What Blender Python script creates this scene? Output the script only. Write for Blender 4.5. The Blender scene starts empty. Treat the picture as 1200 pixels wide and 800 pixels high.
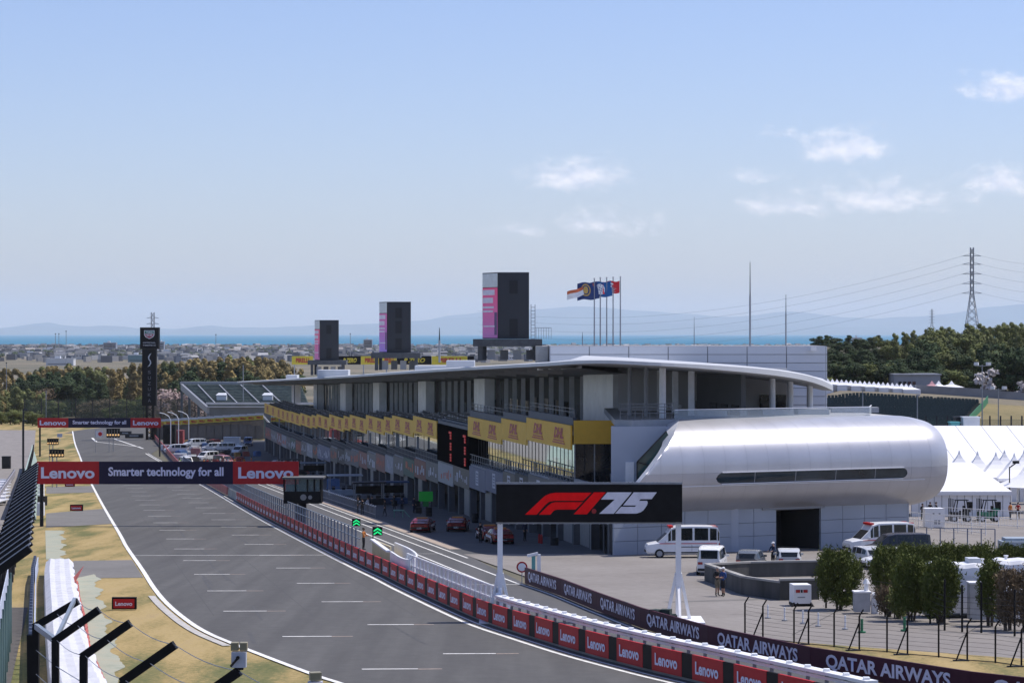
import bpy, math, random
from mathutils import Vector, Matrix
R = math.radians
random.seed(7)
scn = bpy.context.scene
COL = scn.collection

# ------------------------------------------------------------------ camera
F = 3000.0            # focal length in photo pixels (photo is 1200 px wide)
CZ = 11.25            # camera height over the ground under it
HY = 390.0            # photo row of the horizon
cam = bpy.data.cameras.new('camera')
cam.sensor_width = 36.0
cam.lens = 36.0 * F / 1200.0
cam.shift_y = -(400.0 - HY) / 1200.0
cam.clip_start = 0.5
cam.clip_end = 120000.0
camo = bpy.data.objects.new('camera', cam)
COL.objects.link(camo)
camo.location = (0, 0, CZ)
camo.rotation_euler = (R(90), 0, 0)
scn.camera = camo

# ------------------------------------------------------------------ exposure
scn.view_settings.view_transform = 'Standard'
scn.view_settings.look = 'None'
scn.view_settings.exposure = 0.12
scn.view_settings.gamma = 1.0
scn.view_settings.use_curve_mapping = False
scn.cycles.use_denoising = True
scn.cycles.max_bounces = 6
scn.cycles.diffuse_bounces = 3
scn.cycles.glossy_bounces = 3
scn.cycles.transmission_bounces = 4
scn.cycles.transparent_max_bounces = 24
scn.cycles.volume_bounces = 2
scn.cycles.sample_clamp_indirect = 6.0

# ------------------------------------------------------------------ sun and sky
SUNV = Vector((0.50, 0.17, 1.0)).normalized()
elev = math.asin(SUNV.z)
azim = math.atan2(SUNV.x, SUNV.y)        # clockwise from +Y
sun = bpy.data.lights.new('sun', 'SUN')
sun.energy = 4.45
sun.angle = R(0.53)
sun.color = (1.0, 0.945, 0.87)
suno = bpy.data.objects.new('sun', sun)
COL.objects.link(suno)
suno.rotation_euler = (-SUNV).to_track_quat('-Z', 'Y').to_euler()
suno.location = (60, 100, 120)

w = bpy.data.worlds.new('World')
scn.world = w
w.use_nodes = True
w.cycles.sampling_method = 'MANUAL'
w.cycles.sample_map_resolution = 256
nt = w.node_tree
nt.nodes.clear()
def N(t, tree=None, **kw):
    n = (tree or nt).nodes.new(t)
    for k, v in kw.items():
        setattr(n, k, v)
    return n
def mth(op, a, b=None, tree=None, clamp=False):
    tr = tree or nt
    n = tr.nodes.new('ShaderNodeMath'); n.operation = op; n.use_clamp = clamp
    for i, q in enumerate((a, b)):
        if q is None: continue
        if isinstance(q, (int, float)): n.inputs[i].default_value = q
        else: tr.links.new(q, n.inputs[i])
    return n.outputs[0]
out = N('ShaderNodeOutputWorld')
bg = N('ShaderNodeBackground')
bg.inputs['Strength'].default_value = 0.130
sky = N('ShaderNodeTexSky', sky_type='NISHITA')
sky.sun_disc = False
sky.sun_elevation = elev
sky.sun_rotation = azim
sky.altitude = 60
sky.air_density = 1.0
sky.dust_density = 0.75
sky.ozone_density = 5.0
tc = N('ShaderNodeTexCoord')
sep = N('ShaderNodeSeparateXYZ')
nt.links.new(tc.outputs['Generated'], sep.inputs[0])
dx, dy, dz = sep.outputs
dyc = mth('MAXIMUM', dy, 0.05)
U = mth('DIVIDE', dx, dyc)
V = mth('DIVIDE', dz, dyc)
# small fair-weather cumulus: each one a soft ellipse broken up by fractal noise
clouds = [(676, 200, 74, 32, 1.0), (992, 165, 66, 34, .95), (1180, 98, 66, 28, .95), (1176, 208, 60, 28, 1.0),
          (1030, 226, 125, 32, .8), (930, 238, 95, 19, .7), (706, 258, 85, 22, .6), (884, 204, 40, 13, .6),
          (915, 154, 22, 10, .5), (610, 268, 60, 10, .45),
          (1390, 140, 110, 34, 1), (1620, 215, 140, 36, 1), (-260, 180, 110, 30, .9), (-620, 120, 140, 34, 1),
          (1300, 30, 90, 26, .9), (1900, 60, 160, 40, 1), (-1100, 210, 170, 36, 1), (250, -260, 160, 40, .8)]
acc = None
for (px, py, rx, ry, s) in clouds:
    u0, v0 = (px - 600) / F, (HY - py) / F
    a = mth('DIVIDE', mth('SUBTRACT', U, u0), rx / F)
    b = mth('DIVIDE', mth('SUBTRACT', V, v0 - .3 * ry / F), ry / F)
    lowb = mth('MULTIPLY', mth('MINIMUM', b, 0.0), 1.5)
    b2 = mth('ADD', mth('MULTIPLY', b, b), mth('MULTIPLY', lowb, lowb))
    e = mth('MULTIPLY', mth('SUBTRACT', 1.0, mth('SQRT', mth('ADD', mth('MULTIPLY', a, a), b2))), s)
    acc = e if acc is None else mth('MAXIMUM', acc, e)
comb = N('ShaderNodeCombineXYZ')
nt.links.new(mth('MULTIPLY', U, 75), comb.inputs[0])
nt.links.new(mth('MULTIPLY', V, 115), comb.inputs[1])
nz = N('ShaderNodeTexNoise'); nz.inputs['Scale'].default_value = 1.3
nz.inputs['Detail'].default_value = 9; nz.inputs['Roughness'].default_value = .62
nt.links.new(comb.outputs[0], nz.inputs['Vector'])
nn = mth('MULTIPLY', mth('SUBTRACT', nz.outputs['Fac'], .5), 2.0)
den = mth('ADD', acc, nn)
mr = N('ShaderNodeMapRange'); mr.interpolation_type = 'SMOOTHSTEP'
mr.inputs['From Min'].default_value = -.06; mr.inputs['From Max'].default_value = .95
mr.inputs['To Max'].default_value = .58
nt.links.new(den, mr.inputs['Value'])
gate = mth('GREATER_THAN', acc, -0.35)
front = mth('GREATER_THAN', dy, 0.06)
cfac = mth('MULTIPLY', mth('MULTIPLY', mr.outputs[0], gate), front)
mix = N('ShaderNodeMixRGB')
# keep the air near the horizon from turning yellow and thin the zenith blue a little
hs = N('ShaderNodeHueSaturation'); hs.inputs['Saturation'].default_value = 1.0
nt.links.new(sky.outputs[0], hs.inputs['Color'])
tint = N('ShaderNodeMixRGB', blend_type='MULTIPLY'); tint.inputs[0].default_value = 1
tint.inputs[2].default_value = (.965, .92, 1.085, 1)
nt.links.new(hs.outputs[0], tint.inputs[1])
nt.links.new(tint.outputs[0], mix.inputs[1])
# sunlit tops, greyer undersides: compare the density with that a little higher up
comb2 = N('ShaderNodeVectorMath', operation='ADD'); comb2.inputs[1].default_value = (.12, .55, 0)
nt.links.new(comb.outputs[0], comb2.inputs[0])
nz2 = N('ShaderNodeTexNoise'); nz2.inputs['Scale'].default_value = 1.3; nz2.inputs['Detail'].default_value = 5; nz2.inputs['Roughness'].default_value = .6
nt.links.new(comb2.outputs[0], nz2.inputs['Vector'])
lit = mth('ADD', mth('MULTIPLY', mth('SUBTRACT', nz.outputs['Fac'], nz2.outputs['Fac']), 2.2), .62, clamp=True)
ccol = N('ShaderNodeMixRGB'); nt.links.new(lit, ccol.inputs[0]); ccol.inputs[1].default_value = (5.2, 5.6, 7.2, 1); ccol.inputs[2].default_value = (8.6, 8.3, 8.7, 1)
nt.links.new(ccol.outputs[0], mix.inputs[2])
nt.links.new(cfac, mix.inputs[0])
nt.links.new(mix.outputs[0], bg.inputs['Color'])
nt.links.new(bg.outputs[0], out.inputs['Surface'])

# ------------------------------------------------------------------ ground form
def sst(a, b, t):
    t = min(1, max(0, (t - a) / (b - a)))
    return t * t * (3 - 2 * t)
def lin(pts, t):
    if t <= pts[0][0]: return pts[0][1]
    for (a, u), (b, v) in zip(pts, pts[1:]):
        if t <= b: return u + (v - u) * (t - a) / (b - a)
    return pts[-1][1]
def prof(Y):
    if Y <= 420: return -0.03 * Y
    if Y <= 500:
        d = Y - 420
        return -12.6 - 0.03 * d + 0.03 * d * d / 160
    if Y <= 700: return -13.8
    return lin([(700, -13.8), (900, -17), (1500, -21.5), (6500, -22.5), (1e6, -22.5)], Y)
def hill(x, Y):
    r = lin([(335, 0), (420, 9.4), (460, 14.3), (480, 14.8), (560, 16.2), (700, 21), (900, 24), (1200, 10), (1700, 0)], Y)
    s = sst(14 + .05 * (Y - 340), 56 + .05 * (Y - 340), x) if Y > 335 else 0
    s *= 1 - sst(500, 900, x)
    r2 = lin([(700, 0), (900, 4), (1200, 6), (1700, 0)], Y) * sst(20, -60, -x) if False else 0
    low_ = .06 * max(0, min(x, 120) - 62) * sst(395, 460, Y) * (1 - sst(484, 540, Y))
    return r * s - low_
def g(x, Y):
    return prof(Y) + hill(x, Y)
def P(px, py, h=0.0):
    """photo pixel -> point h metres above the (sloping) ground it touches"""
    lo, hi = 15.0, 1500.0
    k = (px - 600) / F
    for _ in range(60):
        Y = .5 * (lo + hi)
        row = HY + F * (CZ - prof(Y) - h) / Y
        if row > py: lo = Y
        else: hi = Y
    return Vector((k * Y, Y, prof(Y) + h))
def at(px, py, Y):
    return Vector(((px - 600) / F * Y, Y, CZ - (py - HY) / F * Y))
def tu(u, Y, h=0.0):
    """track frame: u metres across, Y ahead, h above the ground"""
    x = u - .175 * Y
    return Vector((x, Y, prof(Y) + h))

# ------------------------------------------------------------------ materials
MATS = {}
def mat(name, col, rough=.6, metal=0.0, var=.12, scale=2.0, bump=0.0, bscale=None, spec=.5, emit=0.0, rnd=0.0, stretch=None, detail=4):
    if name in MATS: return MATS[name]
    m = bpy.data.materials.new(name); m.use_nodes = True
    t = m.node_tree; b = t.nodes['Principled BSDF']
    b.inputs['Roughness'].default_value = rough
    b.inputs['Metallic'].default_value = metal
    b.inputs['Specular IOR Level'].default_value = spec
    c = Vector(col)
    tcn = t.nodes.new('ShaderNodeTexCoord')
    no = t.nodes.new('ShaderNodeTexNoise'); no.inputs['Scale'].default_value = scale
    no.inputs['Detail'].default_value = detail; no.inputs['Roughness'].default_value = .6
    src = tcn.outputs['Object']
    if stretch:
        mp = t.nodes.new('ShaderNodeMapping'); mp.inputs['Scale'].default_value = stretch
        t.links.new(src, mp.inputs[0]); src = mp.outputs[0]
    t.links.new(src, no.inputs['Vector'])
    rp = t.nodes.new('ShaderNodeValToRGB')
    rp.color_ramp.elements[0].position = .3; rp.color_ramp.elements[1].position = .7
    rp.color_ramp.elements[0].color = (*[x * (1 - var) for x in c], 1)
    rp.color_ramp.elements[1].color = (*[min(1, x * (1 + var)) for x in c], 1)
    t.links.new(no.outputs['Fac'], rp.inputs[0])
    o = rp.outputs[0]
    if rnd:
        oi = t.nodes.new('ShaderNodeObjectInfo')
        hv = t.nodes.new('ShaderNodeHueSaturation')
        t.links.new(o, hv.inputs['Color'])
        mr = t.nodes.new('ShaderNodeMapRange'); mr.inputs['To Min'].default_value = 1 - rnd; mr.inputs['To Max'].default_value = 1 + rnd
        t.links.new(oi.outputs['Random'], mr.inputs[0]); t.links.new(mr.outputs[0], hv.inputs['Value'])
        o = hv.outputs[0]
    t.links.new(o, b.inputs['Base Color'])
    if emit:
        b.inputs['Emission Strength'].default_value = emit
        t.links.new(o, b.inputs['Emission Color'])
    if bump:
        n2 = t.nodes.new('ShaderNodeTexNoise'); n2.inputs['Scale'].default_value = bscale or scale * 6
        t.links.new(tcn.outputs['Object'], n2.inputs['Vector'])
        bp = t.nodes.new('ShaderNodeBump'); bp.inputs['Strength'].default_value = bump; bp.inputs['Distance'].default_value = .05
        t.links.new(n2.outputs['Fac'], bp.inputs['Height']); t.links.new(bp.outputs[0], b.inputs['Normal'])
    MATS[name] = m
    return m

def layered(name, stops, scale, scale2, stretch=(1, 1, 1), rotz=0, rough=.9, bump=.3, bscale=8, mix2=.5, spec=.3):
    """ground material: two noises (large patches, fine grain) drive a colour ramp"""
    m = bpy.data.materials.new(name); m.use_nodes = True
    t = m.node_tree; b = t.nodes['Principled BSDF']; b.inputs['Roughness'].default_value = rough
    b.inputs['Specular IOR Level'].default_value = spec
    tcn = t.nodes.new('ShaderNodeTexCoord')
    mp = t.nodes.new('ShaderNodeMapping'); mp.inputs['Scale'].default_value = stretch; mp.inputs['Rotation'].default_value = (0, 0, rotz)
    t.links.new(tcn.outputs['Object'], mp.inputs[0])
    a = t.nodes.new('ShaderNodeTexNoise'); a.inputs['Scale'].default_value = scale; a.inputs['Detail'].default_value = 6
    t.links.new(mp.outputs[0], a.inputs['Vector'])
    c = t.nodes.new('ShaderNodeTexNoise'); c.inputs['Scale'].default_value = scale2; c.inputs['Detail'].default_value = 8; c.inputs['Roughness'].default_value = .7
    t.links.new(tcn.outputs['Object'], c.inputs['Vector'])
    mx = t.nodes.new('ShaderNodeMix'); mx.inputs[0].default_value = mix2
    t.links.new(a.outputs['Fac'], mx.inputs[2]); t.links.new(c.outputs['Fac'], mx.inputs[3])
    rp = t.nodes.new('ShaderNodeValToRGB')
    el = rp.color_ramp.elements
    el[0].position = stops[0][0]; el[0].color = (*stops[0][1], 1)
    el[1].position = stops[-1][0]; el[1].color = (*stops[-1][1], 1)
    for p_, c_ in stops[1:-1]:
        e = el.new(p_); e.color = (*c_, 1)
    t.links.new(mx.outputs[0], rp.inputs[0]); t.links.new(rp.outputs[0], b.inputs['Base Color'])
    if bump:
        n2 = t.nodes.new('ShaderNodeTexNoise'); n2.inputs['Scale'].default_value = bscale; n2.inputs['Detail'].default_value = 6
        t.links.new(tcn.outputs['Object'], n2.inputs['Vector'])
        bp = t.nodes.new('ShaderNodeBump'); bp.inputs['Strength'].default_value = bump; bp.inputs['Distance'].default_value = .05
        t.links.new(n2.outputs['Fac'], bp.inputs['Height']); t.links.new(bp.outputs[0], b.inputs['Normal'])
    MATS[name] = m
    return m

def mesh_net(name, col, alpha):
    """woven wire netting too fine to model: even see-through weave"""
    m = bpy.data.materials.new(name); m.use_nodes = True
    b = m.node_tree.nodes['Principled BSDF']
    b.inputs['Base Color'].default_value = (*col, 1); b.inputs['Alpha'].default_value = alpha; b.inputs['Roughness'].default_value = .7
    MATS[name] = m
    return m

W = mat('white_paint', (.78, .78, .79), .45, var=.06, scale=.8)
WM = mat('white_metal', (.72, .73, .75), .4, var=.08, scale=1.2)
BLK = mat('black_paint', (.009, .009, .010), .6, var=.3, spec=.15)
DK = mat('dark_steel', (.022, .023, .026), .55, var=.3, spec=.25)
GRY = mat('grey_steel', (.28, .29, .31), .5, metal=.3, var=.15)
LGR = mat('light_grey_panel', (.55, .57, .60), .5, var=.08, scale=.4)
CONC = mat('concrete', (.30, .29, .27), .9, var=.3, scale=.35, bump=.3)
DCONC = mat('stained_concrete', (.075, .073, .068), .95, var=.5, scale=.5, bump=.3, stretch=(1, 1, .25))
RED = mat('banner_red', (.43, .014, .018), .55, var=.06, spec=.25)
NAVY = mat('banner_navy', (.012, .009, .036), .6, var=.1, spec=.25)
MAROON = mat('banner_maroon', (.055, .009, .022), .6, var=.12, spec=.2)
YEL = mat('banner_yellow', (.78, .46, .06), .6, var=.05, spec=.3)
DREDT = mat('lettering_red', (.42, .03, .03), .5, var=.05)
WHT = mat('lettering_white', (.82, .82, .84), .5, var=.03)
LAV = mat('lettering_pale', (.66, .64, .80), .5, var=.03)
GLASS = mat('dark_glass', (.010, .013, .016), .08, var=.2, spec=.45)
def mirror():
    m = mat('reflective_glass', (.58, .66, .65), .03, metal=1.0, var=.06, scale=.3)
    return m
MIR = mirror()
TEAL = mat('teal_glass', (.05, .11, .11), .08, var=.2, spec=.9, scale=.5)
SILV = mat('silver_cladding', (.48, .48, .505), .38, metal=.45, var=.07, scale=.35, bump=.14, bscale=.22)
RUB = mat('tyre_rubber', (.015, .015, .016), .85, var=.2)
GREEN = mat('green_paint', (.02, .16, .07), .6)
TRUNK = mat('bark', (.07, .05, .035), .95, var=.3, scale=4)

# ------------------------------------------------------------------ mesh helpers
class B:
    def __init__(s): s.v = []; s.f = []; s.m = []
    def poly(s, pts, mi=0):
        n = len(s.v); s.v += [tuple(p) for p in pts]; s.f.append(tuple(range(n, n + len(pts)))); s.m.append(mi); return s
    def hexa(s, p, mi=0):
        n = len(s.v); s.v += [tuple(q) for q in p]
        for q in ((0, 3, 2, 1), (4, 5, 6, 7), (0, 1, 5, 4), (1, 2, 6, 5), (2, 3, 7, 6), (3, 0, 4, 7)):
            s.f.append(tuple(n + i for i in q)); s.m.append(mi)
        return s
    def box(s, c, d, rz=0, mi=0):
        x, y, z = [q / 2 for q in d]; ca, sa = math.cos(rz), math.sin(rz)
        pts = []
        for zz in (-z, z):
            for (a, b) in ((-x, -y), (x, -y), (x, y), (-x, y)):
                pts.append((c[0] + a * ca - b * sa, c[1] + a * sa + b * ca, c[2] + zz))
        return s.hexa(pts, mi)
    def box2(s, lo, hi, mi=0):
        return s.box([(a + b) / 2 for a, b in zip(lo, hi)], [abs(b - a) for a, b in zip(lo, hi)], 0, mi)
    def beam(s, a, b, w_, h=None, mi=0):
        a, b = Vector(a), Vector(b); h = h or w_
        d = (b - a).normalized()
        up = Vector((0, 0, 1)) if abs(d.z) < .95 else Vector((0, 1, 0))
        sx = d.cross(up).normalized() * (w_ / 2); sz = sx.cross(d).normalized() * (h / 2)
        return s.hexa([a - sx - sz, a + sx - sz, b + sx - sz, b - sx - sz, a - sx + sz, a + sx + sz, b + sx + sz, b - sx + sz], mi)
    def cyl(s, a, b, r, n=8, r2=None, mi=0, cap=True):
        a, b = Vector(a), Vector(b); r2 = r if r2 is None else r2
        d = (b - a).normalized()
        up = Vector((0, 0, 1)) if abs(d.z) < .95 else Vector((0, 1, 0))
        e1 = d.cross(up).normalized(); e2 = d.cross(e1)
        k = len(s.v)
        for (c, rr) in ((a, r), (b, r2)):
            for i in range(n):
                t = 2 * math.pi * i / n
                s.v.append(tuple(c + (e1 * math.cos(t) + e2 * math.sin(t)) * rr))
        for i in range(n):
            j = (i + 1) % n
            s.f.append((k + i, k + n + i, k + n + j, k + j)); s.m.append(mi)
        if cap:
            s.f.append(tuple(k + i for i in range(n))); s.m.append(mi)
            s.f.append(tuple(k + n + i for i in reversed(range(n)))); s.m.append(mi)
        return s
    def prism(s, pts, vec, mi=0):
        vec = Vector(vec); k = len(s.v); n = len(pts)
        s.v += [tuple(p) for p in pts] + [tuple(Vector(p) + vec) for p in pts]
        s.f.append(tuple(range(k, k + n))); s.m.append(mi)
        s.f.append(tuple(reversed(range(k + n, k + 2 * n)))); s.m.append(mi)
        for i in range(n):
            j = (i + 1) % n
            s.f.append((k + i, k + n + i, k + n + j, k + j)); s.m.append(mi)
        return s
    def loft(s, rings, mi=0, cap=True, closed=True):
        k = len(s.v); n = len(rings[0])
        for r_ in rings: s.v += [tuple(p) for p in r_]
        for a in range(len(rings) - 1):
            for i in range(n if closed else n - 1):
                j = (i + 1) % n
                s.f.append((k + a * n + i, k + a * n + j, k + (a + 1) * n + j, k + (a + 1) * n + i)); s.m.append(mi)
        if cap:
            s.f.append(tuple(k + i for i in reversed(range(n)))); s.m.append(mi)
            b_ = k + (len(rings) - 1) * n
            s.f.append(tuple(b_ + i for i in range(n))); s.m.append(mi)
        return s
    def data(s, name, mats, smooth=False, fix=True):
        me = bpy.data.meshes.new(name)
        me.from_pydata(s.v, [], s.f)
        for m in (mats if isinstance(mats, (list, tuple)) else [mats]): me.materials.append(m)
        if any(s.m): me.polygons.foreach_set('material_index', s.m)
        if fix:
            import bmesh
            bm = bmesh.new(); bm.from_mesh(me)
            bmesh.ops.recalc_face_normals(bm, faces=bm.faces); bm.to_mesh(me); bm.free()
        if smooth: me.polygons.foreach_set('use_smooth', [True] * len(me.polygons))
        me.update()
        return me
    def build(s, name, mats, parent=None, loc=(0, 0, 0), smooth=False, fix=True, rot=None, origin=None):
        if origin is not None:      # vertices given in world space: move the object's origin to its base
            o_ = Vector(origin); s.v = [tuple(Vector(q) - o_) for q in s.v]; loc = o_
        return ob(name, s.data(name, mats, smooth, fix), parent, loc, rot)
def ob(name, me, parent=None, loc=(0, 0, 0), rot=None):
    o = bpy.data.objects.new(name, me); COL.objects.link(o)
    o.location = loc
    if rot is not None:
        o.rotation_euler = rot if not isinstance(rot, (int, float)) else (0, 0, rot)
    if parent is not None: o.parent = parent
    return o
def thing(name, label, cat, loc=(0, 0, 0), rz=0, group=None):
    o = bpy.data.objects.new(name, None); COL.objects.link(o)
    o.empty_display_size = .2
    o.location = loc; o.rotation_euler = (0, 0, rz)
    return tag(o, label, cat, group)
def tag(o, label, cat, group=None):
    o['label'] = label; o['category'] = cat
    if group: o['group'] = group
    return o
def struct(o): o['kind'] = 'structure'; return o
def stuff(o, label=None, cat=None):
    o['kind'] = 'stuff'
    if label: o['label'] = label; o['category'] = cat
    return o
KIDS = {}
def dup(root, loc, rz=0, label=None, scale=None, parent=None):
    r = root.copy(); COL.objects.link(r); r.location = loc; r.rotation_euler = (0, 0, rz)
    if scale: r.scale = (scale, scale, scale) if isinstance(scale, (int, float)) else scale
    if label: r['label'] = label
    r.parent = parent
    def rec(src, dst):
        if src.name not in KIDS: KIDS[src.name] = list(src.children)
        for ch in KIDS[src.name]:
            c = ch.copy(); COL.objects.link(c); c.parent = dst; rec(ch, c)
    rec(root, r)
    return r

# lettering: built-in font outlines turned into meshes standing in the XZ plane, facing -Y, centred
TXT = {}
def text_mesh(s, wdt, hgt, m, bold=.012, shear=0.0, extrude=.0):
    key = (s, round(wdt, 2), round(hgt, 2), m.name, shear)
    if key in TXT: return TXT[key]
    c = bpy.data.curves.new('lettering', 'FONT'); c.body = s; c.size = 1; c.offset = bold; c.shear = shear
    c.resolution_u = 3; c.fill_mode = 'FRONT'
    o = bpy.data.objects.new('lettering', c); COL.objects.link(o)
    dg = bpy.context.evaluated_depsgraph_get(); dg.update()
    me = bpy.data.meshes.new_from_object(o.evaluated_get(dg))
    bpy.data.objects.remove(o); bpy.data.curves.remove(c)
    xs = [v.co.x for v in me.vertices]; ys = [v.co.y for v in me.vertices]
    x0, x1, y0, y1 = min(xs), max(xs), min(ys), max(ys)
    for v in me.vertices:
        v.co = ((v.co.x - (x0 + x1) / 2) / (x1 - x0) * wdt, 0, (v.co.y - (y0 + y1) / 2) / (y1 - y0) * hgt)
    me.materials.clear(); me.materials.append(m)
    me.name = 'lettering'
    TXT[key] = me
    return me
def letter(s, parent, loc, wdt, hgt, m, rot=None, **k):
    return ob('lettering', text_mesh(s, wdt, hgt, m, **k), parent, loc, rot)
def frame(a, b):
    """rotation that puts local +X along a->b (kept upright)"""
    ex = (Vector(b) - Vector(a)).normalized()
    ey = Vector((0, 0, 1)).cross(ex).normalized(); ez = ex.cross(ey)
    return Matrix((ex, ey, ez)).transposed().to_euler()
def resample(pts, step):
    """points every step metres along a polyline (3D)"""
    o = [Vector(pts[0])]; rest = step
    for a, b in zip(pts, pts[1:]):
        a, b = Vector(a), Vector(b); L = (b - a).length; t = rest
        while t <= L:
            o.append(a + (b - a) * (t / L)); t += step
        rest = t - L
    return o
def smooth_path(pts, n=6):
    """Catmull-Rom through points"""
    p = [Vector(q) for q in pts]; p = [p[0] * 2 - p[1]] + p + [p[-1] * 2 - p[-2]]
    o = []
    for i in range(1, len(p) - 2):
        a, b, c, d = p[i - 1:i + 3]
        for k in range(n):
            t = k / n
            o.append(.5 * ((2 * b) + (c - a) * t + (2 * a - 5 * b + 4 * c - d) * t * t + (3 * b - a - 3 * c + d) * t ** 3))
    o.append(p[-2])
    return o
def regrade(pts, h=0):
    return [Vector((q.x, q.y, prof(q.y) + h)) for q in pts]
def offset(pts, d):
    """shift a polyline sideways (plan) by d to its right"""
    o = []
    for i, q in enumerate(pts):
        t = (pts[min(i + 1, len(pts) - 1)] - pts[max(i - 1, 0)]); t.z = 0; t.normalize()
        o.append(q + Vector((t.y, -t.x, 0)) * d)
    return o
def ribbon(name, L, Rr, h, m, sub=1):
    b = B()
    b.loft([[Vector((*(l + (r - l) * (k / sub)).xy, 0)) for k in range(sub + 1)] for l, r in zip(L, Rr)], closed=False, cap=False)
    b.v = [(x, y, prof(y) + h) for x, y, z in b.v]
    b.f = [q for q in b.f]
    return struct(b.build(name, m))
# ================================================================== SETTING
GRASS = layered('dry_grass', [(.36, (.085, .10, .030)), (.44, (.15, .14, .05)), (.51, (.29, .215, .085)), (.58, (.37, .275, .12)), (.68, (.27, .20, .11))], .42, 4.5, stretch=(1, .14, 1), rotz=R(-10), bump=.6, bscale=10, mix2=.42)
LAND = layered('open_land', [(.32, (.06, .065, .04)), (.48, (.12, .11, .075)), (.58, (.19, .16, .11)), (.7, (.10, .10, .07))], .006, .09, bump=.2, bscale=.6, mix2=.45)
TARMAC = layered('track_asphalt', [(.34, (.066, .063, .060)), (.47, (.079, .076, .072)), (.56, (.090, .087, .082)), (.68, (.106, .102, .097))], .8, 1.3, stretch=(1, .035, 1), rotz=R(-10), rough=.82, bump=.15, bscale=30, mix2=.42)
PITT = layered('pit_asphalt', [(.3, (.072, .072, .073)), (.5, (.092, .091, .092)), (.72, (.115, .113, .112))], .5, 1.6, stretch=(1, .05, 1), rotz=R(-10), rough=.85, bump=.15, bscale=30, mix2=.5)
PADD = layered('paddock_paving', [(.3, (.17, .152, .138)), (.5, (.215, .196, .18)), (.72, (.27, .25, .232))], .14, 1.6, rough=.9, bump=.2, bscale=20, mix2=.55)
SIDE = layered('side_road_asphalt', [(.3, (.125, .118, .11)), (.5, (.155, .148, .14)), (.72, (.19, .18, .17))], .25, 2.0, rough=.9, bump=.2, bscale=20, mix2=.5)
TURF = layered('faded_green_turf', [(.3, (.22, .25, .19)), (.5, (.33, .34, .27)), (.7, (.35, .31, .22))], .5, 2.5, rough=.95, bump=.2, bscale=16, mix2=.5)
LINE = mat('line_paint', (.68, .67, .64), .7, var=.2, scale=2.2)
LINEW = mat('worn_line_paint', (.30, .24, .20), .8, var=.3, scale=5)

# ground: one sheet, fine near the track, coarse towards the coast
def ladder(*segs):
    o = []
    for a, b, st in segs:
        t = a
        while t < b - 1e-6: o.append(t); t += st
    o.append(segs[-1][1]); return o
xs = ladder((-9000, -1500, 1500), (-1500, -300, 100), (-300, 300, 10), (300, 1500, 60), (1500, 9000, 1500))
ys = ladder((-80, 420, 20), (420, 520, 8), (520, 1000, 12), (1000, 1800, 50), (1800, 6600, 400))
gb = B()
rnd = random.Random(3)
for yy in ys:
    for xx in xs:
        zz = g(xx, yy) - .07
        gb.v.append((xx, yy + (rnd.uniform(-120, 120) if yy > 6500 else 0), zz))
nx = len(xs)
for j in range(len(ys) - 1):
    for i in range(nx - 1):
        gb.f.append((j * nx + i, j * nx + i + 1, (j + 1) * nx + i + 1, (j + 1) * nx + i)); gb.m.append(0)
struct(gb.build('ground', LAND, fix=False, smooth=True))

# sea with fine ripples
SEA = mat('sea_water', (.002, .14, .24), .6, var=.15, scale=.0012, spec=.1, stretch=(1, .35, 1))
sb = B()
sb.poly([(-38000, 6300, -24.6), (38000, 6300, -24.6), (38000, 63000, -24.6), (-38000, 63000, -24.6)])
struct(sb.build('sea', SEA, fix=False))

# mountains across the bay
MTN = mat('far_forest_hills', (.06, .10, .12), .95, var=.3, scale=.0006)  # base colour already holds some of the blue of distant haze
def range_(name, D, ctrl, depth, seed):
    r_ = random.Random(seed); b = B(); rings = []
    n = 150; x0, x1 = ctrl[0][0], ctrl[-1][0]
    ph = [r_.uniform(0, 6.28) for _ in range(8)]
    for i in range(n + 1):
        px = x0 + (x1 - x0) * i / n
        row = lin(ctrl, px) + .5 * math.sin(px * .05 + ph[0]) + .7 * math.sin(px * .023 + ph[1]) + .35 * math.sin(px * .13 + ph[2])
        X = (px - 600) / F * D
        top = max(CZ + (HY - row) / F * D, -26)
        k = (D + depth) / D
        rings.append([(X, D - depth, -27), (X, D - depth * .5, -26 + (top + 26) * .5), (X, D, top), (X * k, D + depth, -27)])
    b.loft(rings, closed=False, cap=False)
    return struct(b.build(name, MTN, smooth=True))
range_('hills', 50000, [(-500, 386), (-120, 388), (0, 386), (40, 380), (58, 377.5), (80, 381), (100, 382), (120, 380.5), (160, 384), (200, 385), (245, 382), (275, 385), (330, 383), (370, 380.5), (430, 379), (470, 377), (560, 372), (640, 372), (760, 379), (900, 381), (1050, 384), (1700, 386)], 3000, 5)
range_('hills', 56000, [(380, 390), (460, 380), (520, 371), (570, 366), (640, 362), (690, 358.5), (740, 362), (800, 368), (860, 372), (930, 365), (960, 368), (1020, 373), (1070, 371), (1110, 368), (1150, 362), (1195, 357), (1260, 356), (1400, 364), (1600, 374), (1900, 386)], 3500, 11)

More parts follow.
